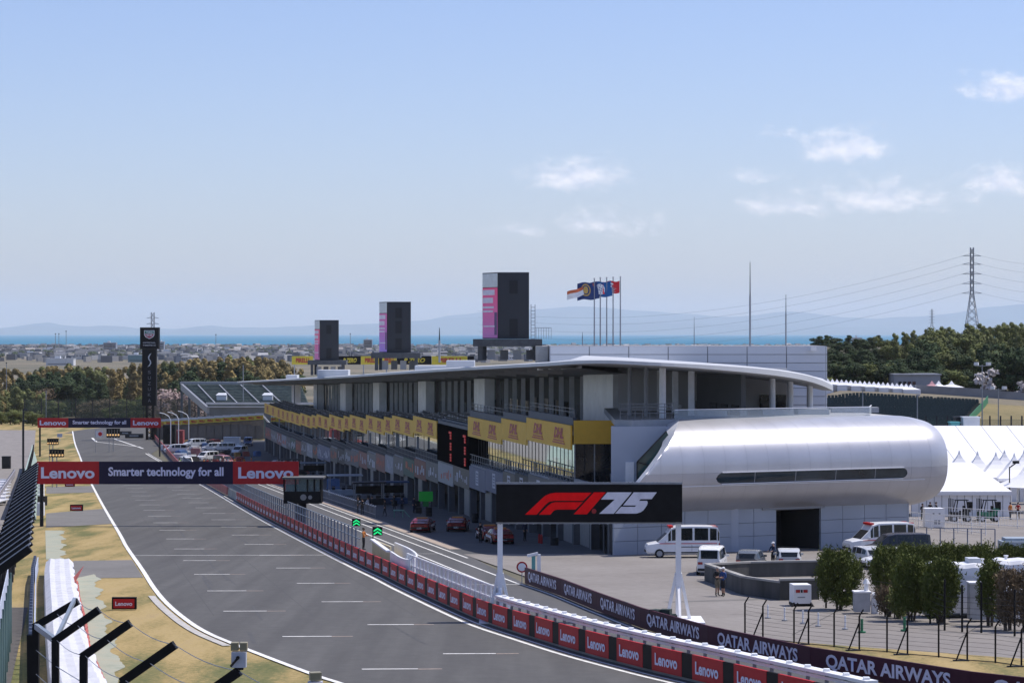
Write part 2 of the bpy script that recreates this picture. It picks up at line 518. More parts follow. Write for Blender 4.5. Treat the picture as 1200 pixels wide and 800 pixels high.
# ---- track outline from the photograph: left white line and the pit-wall barrier on the right
LP = [(85, 505), (88, 520), (95.5, 540), (105, 563), (120, 591), (140, 625), (148, 640), (166, 666), (180, 688), (196, 707), (220, 727), (243, 741), (271, 753), (291, 761), (330, 776), (373, 792), (395, 799), (440, 815), (520, 842)]
RP = [(176, 531), (205, 548), (239, 566), (300, 600), (344, 623), (418, 660), (452, 676), (480, 690), (534, 715), (574, 732), (620, 747), (685, 767), (765, 788), (820, 801), (900, 821), (1000, 846)]
left_line = regrade(smooth_path([P(*q) for q in LP], 6))
wall_line = regrade(smooth_path([P(*q) for q in RP], 6))      # foot of the red barrier
right_line = regrade(offset(wall_line, .95))                  # white line a metre out from it
def resn(pts, n):
    L = [0]
    for a, b in zip(pts, pts[1:]): L.append(L[-1] + (b - a).length)
    o = []
    for k in range(n + 1):
        s_ = L[-1] * k / n
        i = max(j for j in range(len(L)) if L[j] <= s_ + 1e-9); i = min(i, len(pts) - 2)
        t = (s_ - L[i]) / max(1e-9, L[i + 1] - L[i])
        o.append(pts[i] + (pts[i + 1] - pts[i]) * t)
    return o
def by_y(pts, Y):
    for a, b in zip(pts, pts[1:]):
        if (a.y - Y) * (b.y - Y) <= 0 and a.y != b.y:
            return a + (b - a) * ((Y - a.y) / (b.y - a.y))
    return pts[0] if abs(pts[0].y - Y) < abs(pts[-1].y - Y) else pts[-1]
Ys = [650, 620, 590, 560, 530, 510, 500, 490, 480, 470, 460, 450, 440, 430, 420, 380, 340, 300, 270, 240, 220, 200, 185, 172, 160, 150, 142, 135, 128, 122, 116, 111, 106, 102, 98]
Lc, Rc = [], []
for Y in Ys:
    l = by_y(left_line, Y) if Y <= left_line[0].y else Vector((left_line[0].x - .18 * (Y - left_line[0].y), Y, 0))
    if Y <= wall_line[0].y: r_ = by_y(wall_line, Y)
    else: r_ = Vector((21.3 - .175 * Y, Y, 0))
    Lc.append(l); Rc.append(r_)
# the near bend runs on to the right below the picture
for (lx, ly, rx, ry) in ((-4, 95, 14, 96), (0, 90, 22, 90), (8, 80, 30, 80), (22, 66, 44, 66)):
    Lc.append(Vector((lx, ly, 0))); Rc.append(Vector((rx, ry, 0)))
ribbon('track', Lc, Rc, .008, TARMAC, 3)
# first corner: the track swings right behind the pit exit
cc = [(-112, 640), (-111, 665), (-104, 690), (-88, 708), (-62, 716), (-30, 712), (10, 700)]
ci = [(-92, 640), (-92, 655), (-88, 672), (-78, 684), (-60, 690), (-32, 686), (8, 676)]
ribbon('track', smooth_path([Vector((a, b, 0)) for a, b in cc], 4), smooth_path([Vector((a, b, 0)) for a, b in ci], 4), .004, TARMAC, 2)
# dry grass verge left of the track, out to the outer barrier
vo = [Vector((-.178 * Y - 6.6 + lin([(90, 3.2), (140, 0), (700, 0)], Y), Y, 0)) for Y in Ys]
vo += [Vector((-18, 88, 0)), Vector((-10, 74, 0)), Vector((-4, 60, 0)), Vector((4, 40, 0))]
ribbon('grass_verge', vo, [q + Vector((.3, 0, 0)) for q in Lc], -.03, GRASS, 3)
# runoff grass beyond the first corner and right of the straight at the far end
ribbon('grass_verge', [Vector((-150, Y, 0)) for Y in (650, 670, 700, 745)], [Vector((20, Y, 0)) for Y in (650, 670, 700, 745)], -.04, GRASS, 8)
ribbon('grass_verge', [Vector((21.5 - .175 * Y, Y, 0)) for Y in (560, 590, 620, 650)], [Vector((60 - .175 * Y, Y, 0)) for Y in (560, 590, 620, 650)], -.035, GRASS, 6)
# white edge lines
def strip(name, pts, wd, h, m):
    return ribbon(name, offset(pts, -wd / 2), offset(pts, wd / 2), h, m)
strip('track_marking', [q for q in left_line], .30, .016, LINE)
strip('track_marking', right_line, .22, .016, LINE)
strip('track_marking', regrade(offset(wall_line, .45)), .14, .016, LINE)
# pale concrete kerb outside the bend
kb = [q for q in offset(left_line, .50) if 122 < q.y < 156]
strip('kerb', kb, .42, .012, mat('kerb_concrete', (.42, .40, .37), .9, var=.2, scale=2))
# asphalt crossings through the left verge
def patch(name, pix, h, m):
    b = B(); b.poly([P(*q) for q in pix]); b.v = [(x, y, prof(y) + h) for x, y, z in b.v]
    return struct(b.build(name, m))
patch('side_road', [(54, 617.5), (54, 601), (128, 595), (137, 613)], -.012, SIDE)
patch('side_road', [(84, 677), (86, 656.5), (155, 655.5), (168, 676)], -.012, SIDE)
patch('side_road', [(54, 578), (54, 570), (107, 569), (111, 576.5)], -.012, SIDE)
# faded green turf along the tyre wall (ragged inner edge)
rr = random.Random(5)
def turf(pl, pr, n, jag):
    L = regrade(resn([P(*q) for q in pl], n)); Q = regrade(resn([P(*q) for q in pr], n))
    ph_ = rr.uniform(0, 6); Q = [q + Vector((rr.uniform(-jag, jag) * .4 + .22 * math.sin(q.y * .55 + ph_) + .10 * math.sin(q.y * 1.3), 0, 0)) for q in Q]
    ribbon('turf_strip', L, Q, -.010, TURF)
turf([(54, 655), (53, 621)], [(75, 655), (73, 621)], 120, .10)
turf([(92, 850), (96, 790), (92, 740), (86, 700), (84, 678)], [(160, 860), (142, 800), (136, 760), (122, 720), (112, 672)], 200, .13)
# paddock, pit lane
ribbon('paddock', [Vector((tu(31.2, Y).x, Y, 0)) for Y in (330, 260, 200, 165)] + [Vector((.9, 164.9, 0)), Vector((4.8, 143, 0)), Vector((9.3, 120.4, 0)), Vector((16, 104, 0)), Vector((30, 88, 0))],
       [Vector((120, Y, 0)) for Y in (330, 260, 200, 165, 164.9, 143, 120.4, 104, 88)], -.004, PADD, 6)
pl = [Vector((tu(20.5, Y).x, Y, 0)) for Y in (600, 560, 530, 510, 500, 490, 480, 470, 460, 450, 440, 430, 420, 380, 300, 240, 200)]
pr = [Vector((tu(31.2, Y).x, Y, 0)) for Y in (600, 560, 530, 510, 500, 490, 480, 470, 460, 450, 440, 430, 420, 380, 300, 240, 200)]
pl2 = [Vector((tu(21.4, 200).x, 199.9, 0))] + [q for q in wall_line if q.y < 196 and q.y > 98]
ql = [Vector((tu(31.2, 200).x, 199.9, 0))]
QP = [(616, 684), (650, 695.5), (700, 716), (760, 739), (832, 760), (897, 775.5), (960, 789), (1025, 802), (1110, 815), (1200, 826), (1330, 842), (1480, 860), (1700, 885)]
qatar_line = regrade(smooth_path([P(*q) for q in QP], 5))
ribbon('pit_lane', pl, pr, .002, PITT, 2)
pitl = pl2; pitr = []
for q in pitl:
    if q.y > 166: pitr.append(Vector((tu(31.2, q.y).x, q.y, 0)) if q.y > 196 else Vector((tu(31.2, 196).x + (0.88 - tu(31.2, 196).x) * (196 - q.y) / 30.6, q.y, 0)))
    else:
        pitr.append(by_y(qatar_line, q.y))
ribbon('pit_lane', pitl, pitr, .003, PITT, 2)
# working apron in front of the garages
ribbon('garage_apron', pr, [Vector((tu(52, q.y).x, q.y, 0)) for q in pr], .001, layered('apron_asphalt', [(.3, (.062, .062, .064)), (.5, (.078, .078, .08)), (.72, (.098, .098, .1))], .3, 1.6, rough=.85, bump=.15, bscale=24), 2)
# pit-lane lines
def seg(name, a, b, wd, h, m=LINE):
    n = max(2, int((Vector(b) - Vector(a)).length / 20))
    pts = [Vector(a) + (Vector(b) - Vector(a)) * (k / n) for k in range(n + 1)]
    return strip(name, pts, wd, h, m)
seg('pit_lane_marking', tu(27.45, 470), P(574, 684.4), .16, .012)
seg('pit_lane_marking', tu(29.4, 470), P(609, 684.4), .16, .012)
seg('pit_lane_marking', tu(30.65, 470), P(548, 653.6), .16, .012)
seg('pit_lane_marking', P(542, 684.6), P(609, 684.6), .22, .014)
seg('pit_lane_marking', P(480, 648.5), P(518, 648.5), .16, .012)
seg('pit_lane_marking', tu(31.7, 470), tu(31.7, 207), 1.0, .004, mat('beige_band', (.36, .29, .235), .85, var=.15, scale=1))
seg('pit_lane_marking', tu(33.5, 214), tu(41.5, 214), .12, .012, mat('apron_line', (.25, .25, .25), .8))
strip('track_marking', regrade(offset(qatar_line, .35)), .16, .014, LINE)
seg('track_marking', P(157, 650.6), P(384, 650.0), .22, .014)
seg('track_marking', P(98, 532), P(182, 528), .5, .014, mat('dark_joint', (.05, .05, .052), .9))
seg('track_marking', P(108, 513), P(113, 517.5), .5, .016); seg('track_marking', P(113, 517.5), P(165, 523.5), .4, .016)
seg('track_marking', P(134, 514), P(168, 525.5), .4, .016)
# starting grid: each slot has a bright bar with a worn tail
for k in range(21):
    for (u0, Y0) in ((8.9, 111.0), (15.1, 118.0)):
        Y = Y0 + 16 * k
        if Y > 400: continue
        for (a, b, m) in ((0, 2.45, LINE), (2.45, 3.5, LINEW)):
            bb = B()
            pts = [tu(u0 + a, Y, .014), tu(u0 + b, Y + .12, .014), tu(u0 + b, Y + .38, .014), tu(u0 + a, Y + .26, .014)]
            if Y < 142:      # the bend: slots lean with the track
                dx_ = (142 - Y) * .13 if u0 < 10 else (142 - Y) * .10
                pts = [q + Vector((dx_, 0, 0)) for q in pts]
            bb.poly(pts); struct(bb.build('grid_marking', m))
# spectator terrace, walkway left of the fence
b = B()
for Y0, Y1 in ((60, 200), (200, 420), (420, 440), (440, 460), (460, 480), (480, 500), (500, 660)):
    b.poly([(-.183 * Y0 - 40, Y0, 0), (-.183 * Y0 - 2.0, Y0, 0), (-.183 * Y1 - 2.0, Y1, 0), (-.183 * Y1 - 40, Y1, 0)])
b.v = [(x, y, prof(y) + .02) for x, y, z in b.v]
struct(b.build('terrace', mat('terrace_concrete', (.21, .19, .175), .9, var=.2, scale=.6, bump=.2)))
b = B()
wl = [(-12.6, 60), (-16.6, 80), (-20.6, 100), (-24.4, 122), (-28.5, 146)]
b.loft([[(x - 1.6, y, prof(y)), (x + .9, y, prof(y))] for x, y in wl], closed=False, cap=False)
struct(b.build('path', mat('walkway_asphalt', (.075, .068, .062), .95, var=.2, scale=1.5), None))
# right-hand bank of dry grass with its service road
bp_ = [P(*q) for q in ((850, 741), (880, 745), (910, 749), (935, 752), (985, 756), (1040, 760), (1100, 764.5), (1150, 768), (1205, 772), (1290, 778))]
b = ribbon('grass_bank', regrade(resn(bp_, 30)), regrade(resn(offset([q for q in qatar_line if q.y < 124], -.25), 30)), .012, GRASS, 3)

# rubber laid down from the grid slots, paving joints along the track
RUBM = mat('rubber_mark', (.060, .058, .056), .8, var=.25, scale=1.5)
JNT = mat('paving_joint', (.058, .056, .055), .9, var=.2)
rm = random.Random(31)
for k in range(34):
    Y = 120 + rm.random() * 250; u = rm.choice((9.3, 10.9, 15.5, 17.1)) + rm.uniform(-.15, .15); L_ = rm.uniform(5, 16)
    seg('tyre_mark', tu(u, Y + L_), tu(u + rm.uniform(-.25, .25), Y), rm.uniform(.14, .24), .0095 + .0001 * k, RUBM)
for u in (8.2, 13.6, 19.2): seg('paving_joint', tu(u, 470), tu(u, 140), .05, .0088, JNT)
for Y in (163, 214, 262, 331): seg('paving_joint', tu(5.8, Y), tu(20.2, Y + 2), .06, .0090, JNT)
# patched strips and joints in the paddock paving
for (x0, y0, x1, y1, wd) in ((9, 150, 34, 160, .9), (14, 128, 30, 186, .06), (22, 126, 40, 184, .06), (8, 176, 46, 190, .06), (12, 141, 44, 150, .06)):
    seg('paving_joint', Vector((x0, y0, prof(y0))), Vector((x1, y1, prof(y1))), wd, .004 + .0003 * wd + .0002 * x0 / 10, JNT if wd < .5 else mat('paving_patch', (.15, .14, .13), .9, var=.15))
# ================================================================== PIT BUILDING
UF = 42.6                                   # facade line in the track frame
ORG = tu(UF, 198.5)
pit = thing('pit_building', 'long grey pit building with wing roof and rounded silver end pod', 'building', ORG)
def pw(v): return Vector(v) - ORG           # world -> building space
def part(b, name, m, parent=pit, smooth=False):
    if parent is pit: b.v = [tuple(Vector(q) - ORG) for q in b.v]
    return b.build(name, m, parent, smooth=smooth)
CEIL = mat('soffit_grey', (.36, .36, .37), .7, var=.05, scale=.3)
WALL = mat('building_grey', (.26, .27, .29), .7, var=.08, scale=.3)
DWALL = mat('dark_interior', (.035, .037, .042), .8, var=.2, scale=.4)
FLOORM = mat('deck_grey', (.16, .165, .175), .8, var=.15, scale=.5)
ROOFM = mat('roof_white_metal', (.52, .53, .54), .5, metal=.1, var=.06, scale=.15)
PIER = mat('pier_cladding', (.80, .80, .81), .35, metal=.0, var=.12, scale=.5, bump=.03, bscale=1.5)
def tbox(b, u0, u1, Y0, Y1, z0, z1, mi=0, lvl=None):
    """box in the track frame with a level base taken at lvl (world z) or following the ground at its middle"""
    zb = prof((Y0 + Y1) / 2) if lvl is None else lvl
    p = []
    for z in (z0, z1):
        for (u, Y) in ((u0, Y0), (u1, Y0), (u1, Y1), (u0, Y1)):
            p.append((u - .175 * Y, Y, zb + z))
    return b.hexa(p, mi)
# structural bays (far bays step down with the slope)
bays = [(200, 214, 'n'), (214, 234.5, 'g'), (234.5, 248, 'g'), (248, 268.5, 'g'), (268.5, 291, 's'), (291, 310.7, 'o')]
y_ = 310.7
for ln in (19.8, 8.4, 20.2, 20.4, 8.4, 21, 20.5, 8.5, 21, 21.5, 9, 21.5, 30):
    bays.append((y_, y_ + ln, 'o')); y_ += ln
END = y_
# rear mass, floors
cols = [((.30, .12, .10)), (.22, .21, .20), (.30, .13, .11), (.36, .37, .42), (.17, .16, .155), (.05, .12, .09), (.26, .09, .06), (.17, .165, .16), (.40, .41, .44), (.16, .14, .12), (.17, .19, .28), (.16, .18, .27), (.14, .13, .12), (.03, .03, .035), (.15, .15, .155), (.16, .16, .17)]
gi = 0
for bi, (Y0, Y1, k) in enumerate(bays):
    zb = prof((Y0 + Y1) / 2)
    if k != 'n': b = B(); tbox(b, UF + .35, UF + 22, Y0, Y1 - .02, 4.9, 5.25); part(b, 'floor_slab', FLOORM)
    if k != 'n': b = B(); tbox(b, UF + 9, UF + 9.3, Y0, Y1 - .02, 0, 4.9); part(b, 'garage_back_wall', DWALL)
    if Y0 > 240: b = B(); tbox(b, UF + 18, UF + 22, Y0, Y1 - .02, 0, 13.2); part(b, 'rear_wall', WALL)
    # garage fronts: piers and fascia boards
    n = max(1, round((Y1 - Y0) / 6.8))
    for j in range(n + (1 if bi == len(bays) - 1 else 0)):
        Yp = Y0 + (Y1 - Y0) * j / n
        b = B(); tbox(b, UF, UF + .7, Yp, Yp + .7, 0, 3.1); part(b, 'garage_pier', mat('garage_pier_grey', (.08, .083, .09), .7))
        if (j + bi) % 3 == 1:
            b = B(); tbox(b, UF + .25, UF + .32, Yp + .7, Yp + 5.6, 0.02, 3.08); part(b, 'garage_door', mat('garage_door_grey', (.16, .165, .17), .5, var=.15, scale=1))
    b = B(); tbox(b, UF + .05, UF + .35, Y0, Y1 - .03, 3.1, 5.3); part(b, 'fascia_beam', WALL)
    if k == 'n': continue
    nb = 2 if Y1 - Y0 > 12 else 1
    for j in range(nb):
        a, c = Y0 + (Y1 - Y0) * j / nb, Y0 + (Y1 - Y0) * (j + 1) / nb
        cc_ = cols[(len(cols) - 1 - gi) % len(cols)]; gi += 1
        zl = prof((a + c) / 2)
        m = mat('garage_banner_%d' % (gi % len(cols)), tuple(v * .72 for v in cc_), .6, var=.1, scale=.5)  # board colours scaled darker to stand for the pit-lane shade
        b = B(); tbox(b, UF - .10, UF + .02, a + .05, c - .05, 3.0, 5.25, lvl=zl)
        bo = part(b, 'garage_banner', m)
        # simple white/coloured marks printed on the boards
        r_ = random.Random(gi)
        L = B(); w0 = a + (c - a) * .2
        def mark(Ya, Yb, za, zc):
            tbox(L, UF - .125, UF - .102, Ya, Yb, za, zc, lvl=zl)
        if gi <= 6:
            mid = (a + c) / 2
            for q in (mid,):
                mark(q - .75, q + .75, 3.5, 3.7); mark(q - .75, q + .75, 4.75, 4.95); mark(q - .8, q - .62, 3.5, 4.95); mark(q + .62, q + .8, 3.5, 4.95)
                for zz in (3.85, 4.13, 4.41): mark(q - .45, q + .45, zz, zz + .16)
            lm = mat('banner_mark_pale', (.55, .55, .6), .6)
        else:
            q = a + (c - a) * .12
            while q < c - 1.4:
                ln = r_.uniform(.25, 1.1); h0 = r_.uniform(3.4, 4.0)
                mark(q, q + ln, h0, h0 + r_.uniform(.3, 1.1)); q += ln + r_.uniform(.4, 1.4)
            lm = mat('banner_mark_%d' % (gi % 3), [(.5, .5, .55), (.42, .42, .47), (.5, .12, .06)][gi % 3], .6)
        L.v = [tuple(Vector(q2) - ORG) for q2 in L.v]
        stuff(L.build('printed_mark', lm, bo))
    # balcony rail above the boards
    b = B()
    tbox(b, UF - .02, UF + .05, Y0, Y1 - .04, 6.28, 6.34)
    tbox(b, UF - .02, UF + .03, Y0, Y1 - .04, 5.75, 5.79)
    q = Y0 + .3
    while q < Y1:
        tbox(b, UF - .02, UF + .05, q, q + .07, 5.26, 6.3, lvl=zb); q += 1.35
    part(b, 'balcony_railing', mat('rail_grey', (.16, .165, .175), .5))
    if k == 'o': b = B(); tbox(b, UF + .12, UF + .75, Y0, Y1 - .05, 5.26, 6.2); part(b, 'balcony_seats', mat('balcony_dark', (.03, .035, .045), .8, var=.4, scale=3))
    b = B()
    if k == 's':
        tbox(b, UF - .2, UF + 3.5, Y0 + .1, Y1 - .1, 5.27, 9.38); so = part(b, 'screen_wall', mat('matt_black', (.006, .006, .007), 1.0, var=.2, spec=0.0))
        sm = mat('red_led', (.5, .02, .015), .5, emit=.22)
        for ya in (Y0 + 1.5, Y0 + 11.5):
            b = B()
            for zz in range(12):
                if zz % 4 != 3: tbox(b, UF - .3, UF - .22, ya, ya + (1.5 if zz > 9 else .7), 5.6 + zz * .30, 5.83 + zz * .30, lvl=zb)
            b.v = [tuple(Vector(q) - ORG) for q in b.v]; stuff(b.build('led_strip', sm, so))
    else:
        # reflecting glass front, each pane its own piece
        ug = UF + (.9 if k == 'g' else 1.1)
        np_ = max(2, round((Y1 - Y0) / (1.7 if k == 'g' else 4.0)))
        for j in range(np_):
            a, c = Y0 + (Y1 - Y0) * j / np_, Y0 + (Y1 - Y0) * (j + 1) / np_
            b = B(); tbox(b, ug, ug + .05, a + .04, c - .04, 5.3, 8.6, lvl=zb); part(b, 'glass_pane', MIR)
        b = B()
        for j in range(np_ + 1):
            a = Y0 + (Y1 - Y0) * j / np_
            if k == 'g' or j % 2 == 0: tbox(b, ug - .03, ug + .08, a - .035, a + .035, 5.25, 8.6, lvl=zb)
        part(b, 'window_frame', DK)
        if k == 'o':
            b = B()
            tbox(b, UF + .3, UF + .55, Y0 + .4, Y0 + .65, 5.25, 8.3, lvl=zb)
            part(b, 'column', WALL)
        # stands of dark seats on the terrace edge
    # yellow advertising boards, level per bay
    if k in 'go':
        b = B(); tbox(b, UF - .25, UF - .10, Y0 + .02, Y1 - .02, 8.2, 10.25); bo = part(b, 'yellow_board', YEL)
        for fr in ((.25, .72) if Y1 - Y0 > 16 else (.5,)):
            Yc = Y0 + (Y1 - Y0) * fr
            c0 = Vector((UF - .28 - .175 * Yc, Yc, zb + 9.22)) - ORG
            rz = math.atan2(-1, .175)
            d = Vector((.175, -1, 0)).normalized()
            letter('DHL', bo, c0 + Vector((0, 0, .22)), 4.4, .95, DREDT, (0, 0, rz), bold=.05, shear=.35)
            for zz in (-.42, -.62):
                L = B(); L.box((0, 0, 0), (5.4 if zz < -.5 else 4.6, .02, .11)); L.build('printed_stripe', DREDT, bo, c0 + Vector((0, 0, zz)), rot=(0, 0, rz))
    b = B(); tbox(b, UF - .08, UF + 17.9, Y0, Y1 - .03, 9.4, 9.75); part(b, 'deck', FLOORM)
    b = B()
    if k in 'os':
        for t in range(4):
            tbox(b, UF + .4 + t * .9, UF + 1.3 + t * .9, Y0, Y1 - .04, 9.75, 9.95 + t * .2)
        part(b, 'seat_step', FLOORM)
        sb_ = B()
        for t in range(4):
            q = Y0 + .3
            while q < Y1 - .4:
                if random.random() > .04:
                    tbox(sb_, UF + .95 + t * .9, UF + 1.05 + t * .9, q, q + .42, 9.95 + t * .2, 10.32 + t * .2, 1 if random.random() < .16 else 0, lvl=zb)
                    tbox(sb_, UF + .6 + t * .9, UF + .95 + t * .9, q, q + .42, 10.1 + t * .2, 10.16 + t * .2, 0, lvl=zb)
                q += .52
        stuff(part(sb_, 'seating', [mat('seat_dark', (.03, .034, .042), .5, var=.2), mat('seat_pale', (.30, .31, .34), .5)]))
    else:
        tbox(b, UF - .05, UF + .25, Y0, Y1 - .02, 9.75, 10.9); part(b, 'parapet', mat('parapet_dark', (.045, .06, .09), .6))
        b = B()
        for zz in (11.3, 11.6): tbox(b, UF + .05, UF + .1, Y0, Y1 - .05, zz, zz + .05)
        q = Y0
        while q < Y1: tbox(b, UF + .05, UF + .1, q, q + .06, 10.9, 11.65, lvl=zb); q += 2
        part(b, 'terrace_railing', MATS['rail_grey'])
# plain yellow end board and dark glass below it, facing the final corner
b = B(); b.box2((5.15, 213.2, 11.25 - .0433 * 213.2), (8.6, 213.8, 11.25 - .0342 * 213.2)); part(b, 'yellow_board', YEL)
for xa, xb in ((5.3, 6.85), (6.95, 8.5)):
    b = B(); b.box2((xa, 214.1, -3.2), (xb, 214.2, 2.1)); part(b, 'glass_pane', GLASS)
b = B(); b.box2((6.85, 214, -3.2), (6.95, 214.25, 2.1)); part(b, 'window_frame', GRY)
b = B(); b.box2((5.2, 214, -3.2), (5.3, 214.25, 2.1)); part(b, 'window_frame', GRY)
# upper deck: piers, posts, back wall with windows, soffit
US = UF + 8
def roofz(Y): return 13.55 - .0228 * Y + .18 * sst(380, 270, Y) if Y < 380 else 13.55 - .0228 * Y
for (Yp, ln) in ((236, 13.5), (308, 8), (358, 8), (411, 8.5), (460, 9), (510, 9), (560, 9)):
    zb = prof(Yp) + 9.75
    b = B(); p = []
    for z in (zb, None):
        for (u, Y) in ((US, Yp), (US + 1.2, Yp), (US + 1.2, Yp + ln), (US, Yp + ln)):
            p.append((u - .175 * Y, Y, zb if z else roofz(Y) - .75))
    b.hexa(p); part(b, 'clad_pier', PIER)
Yq = 214
while Yq < END - 4:
    zb = prof(Yq) + 9.6; x = US + 1.6 - .175 * Yq
    b = B(); b.box2((x, Yq, zb), (x + .5, Yq + .5, roofz(Yq) - .6)); part(b, 'post', WM)
    Yq += 5.6
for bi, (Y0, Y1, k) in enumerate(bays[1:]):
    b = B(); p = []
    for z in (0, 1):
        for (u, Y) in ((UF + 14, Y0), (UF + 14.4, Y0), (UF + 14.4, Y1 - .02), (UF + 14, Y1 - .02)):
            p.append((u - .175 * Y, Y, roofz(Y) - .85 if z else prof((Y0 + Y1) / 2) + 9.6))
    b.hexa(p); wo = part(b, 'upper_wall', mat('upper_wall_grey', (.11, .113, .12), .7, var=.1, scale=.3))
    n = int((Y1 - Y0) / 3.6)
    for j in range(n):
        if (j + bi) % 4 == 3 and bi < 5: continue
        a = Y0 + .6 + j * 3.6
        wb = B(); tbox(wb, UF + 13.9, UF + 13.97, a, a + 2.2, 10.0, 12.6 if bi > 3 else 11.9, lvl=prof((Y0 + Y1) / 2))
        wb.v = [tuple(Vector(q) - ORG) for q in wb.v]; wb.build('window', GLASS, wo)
# ---- wing roof: front edge follows the pit lane, then sweeps round the near end
fe = [(40.0 - .175 * Y, Y, roofz(Y)) for Y in (592, 560, 520, 480, 440, 400, 360, 330, 300, 270, 250, 235, 222, 212)]
fe += [tuple(at(px, py, Y)) for (px, py, Y) in ((667, 421.3, 204.5), (684, 420.5, 201.6), (706, 420.2, 200.3), (730, 420.8, 199.9), (775, 423, 200.6), (820, 425.3, 203), (871, 428.6, 207), (915, 432.8, 211.5), (945, 438.2, 215.5), (964, 444.2, 218.5), (976, 450, 221))]
bk = [(58 - .175 * Y, Y, roofz(Y) - .5) for Y in (592, 560, 520, 480, 440, 400, 360, 330, 300, 270, 255, 247, 243, 241)]
bk += [(8 + i * 2.0, 240, roofz(240) + .6 - i * .19) for i in range(11)]
nf = len(fe); fe = [tuple(q) for q in smooth_path(fe, 3)]; bk = [tuple(q) for q in smooth_path(bk, 3)]
rings = []
for i, (f_, k_) in enumerate(zip(fe, bk)):
    f_, k_ = Vector(f_), Vector(k_)
    th = .38 + .18 * sst(54, 64, i)
    inn = f_ + (k_ - f_) * .45
    lip = f_ + (k_ - f_) * .03
    rings.append([f_ + Vector((0, 0, -th)), f_ + Vector((0, 0, -.12)), lip + Vector((0, 0, 0)), inn + Vector((0, 0, .28)), Vector((k_.x, k_.y, k_.z)),
                  Vector((k_.x, k_.y, k_.z - .6)), inn + Vector((0, 0, -th - .22)), lip + Vector((0, 0, -th - .04))])
b = B(); b.loft(rings)
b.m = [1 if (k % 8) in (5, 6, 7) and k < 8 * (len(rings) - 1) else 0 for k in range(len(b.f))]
part(b, 'roof', [ROOFM, mat('soffit_shade', (.28, .28, .285), .8, var=.06, scale=.3)])  # underside coloured darker than the top to deepen the shade beneath
# soffit lamps and bracket fins beneath the roof edge
for (px, py, Y) in ((633, 431.5, 224), (646, 430.5, 222), (661, 430, 219), (678, 429, 216)):
    c = at(px, py, Y); b = B(); b.box(c, (.42, .3, .34), .5); b.cyl(c, c + Vector((0, 0, .5)), .04, 5); part(b, 'floodlight', W)
Yq = 232
while Yq < 580:
    p0 = Vector((42 - .175 * Yq, Yq, roofz(Yq) - .6)); b = B(); b.beam(p0, p0 + Vector((3.2, .5, -.25)), .12, .3); part(b, 'roof_bracket', CEIL); Yq += 12
# roof-top plant screens
for (px0, px1, r0, r1, Y) in ((523, 556, 428, 422.5, 300), (486, 536, 432, 428.5, 318), (372, 408, 437.5, 433.5, 395), (335, 348, 443, 439.5, 500)):
    a = at(px0, r0, Y); c = at(px1, r1, Y); b = B(); b.box2((a.x, Y, a.z - .8), (c.x, Y + 5, c.z)); part(b, 'roof_upstand', LGR)
# ---- panelled white block behind the roof
bx0, bx1, by, bz0, bz1 = 3.6, 30.0, 244.5, 0.8, CZ - 15.2 / F * 244.5
b = B(); b.box2((bx0, by + .12, bz1 - 2.42), (13.6, by + 14, bz1)); b.box2((13.6, by + .12, bz0 - 6), (bx1, by + 14, bz1 - .001)); blk = part(b, 'stair_block', mat('joint_grey', (.30, .31, .33), .8))
WCL = mat('white_cladding', (.66, .68, .71), .5, var=.06, scale=.2)
pm = B(); pm.box((0, 0, 0), (3.68, .12, .74)); pmd = pm.data('cladding_panel', WCL)
for i in range(7):
    for j in range(11):
        xc = bx0 + 1.9 + i * 3.767
        if xc < 12 and j > 2: continue
        ob('cladding_panel', pmd, blk, Vector((xc, by + .06, bz1 - .42 - j * .80)) - ORG)
pm2 = B(); pm2.box((0, 0, 0), (.12, 3.36, .74)); pmd2 = pm2.data('cladding_panel', WCL)
for i in range(4):
    for j in range(11): ob('cladding_panel', pmd2, blk, Vector((bx1 + .06, by + 1.9 + i * 3.45, bz1 - .42 - j * .80)) - ORG)
c = at(952, 408.5, 244); b = B(); b.box(c, (.6, .5, .35), .4); part(b, 'floodlight', W)
b = B(); a = at(640, 405, 250); b.box2((a.x - 1, 250, a.z - 3), (bx0 - .1, 256, a.z - .05)); part(b, 'roof_upstand', mat('beige_upstand', (.42, .41, .38), .7))
# ---- terrace over the silver pod
TZ = 4.35
b = B()
b.prism([(8.2, 204.3, TZ - .5), (9.5, 203.2, TZ - .5), (32.0, 214.6, TZ - .5), (27.5, 236, TZ - .5), (8.5, 236, TZ - .5)], (0, 0, .48)); part(b, 'terrace_deck', mat('terrace_paving', (.38, .38, .38), .8, var=.1))
b = B(); b.box2((9.5, 229, TZ), (24.6, 229.4, 8.1)); tw = part(b, 'terrace_wall', mat('terrace_wall_white', (.50, .50, .51), .6, var=.05, scale=.3))
for (pa, pb) in ((890, 903), (908, 921)):
    a = at(pa, 462.5, 228.9); c = at(pb, 481, 228.9)
    b = B(); b.box2((a.x, 228.85, TZ + .02), (c.x, 228.97, a.z)); b.v = [tuple(Vector(q) - ORG) for q in b.v]; b.build('door', GLASS, tw)
for k_ in range(4):
    c = at(781 + k_ * 5.3, 476, 228.9); b = B(); b.cyl(c, c + Vector((0, -.06, 0)), .16, 14); b.v = [tuple(Vector(q) - ORG) for q in b.v]; b.build('round_sign', W, tw)
for (px, Y, tp) in ((738, 214, 430), (757, 212, 430), (776.5, 208, 430), (905, 219, 445), (926, 222, 447), (949, 224, 449)):
    c = at(px, tp, Y); b = B(); b.cyl((c.x, Y, TZ - .05), (c.x, Y, c.z + .3), .27 if px > 760 else .17, 12); part(b, 'column', WM if px > 760 else WALL, smooth=False)  # slimmer rear columns take a greyer colour that carries their shade
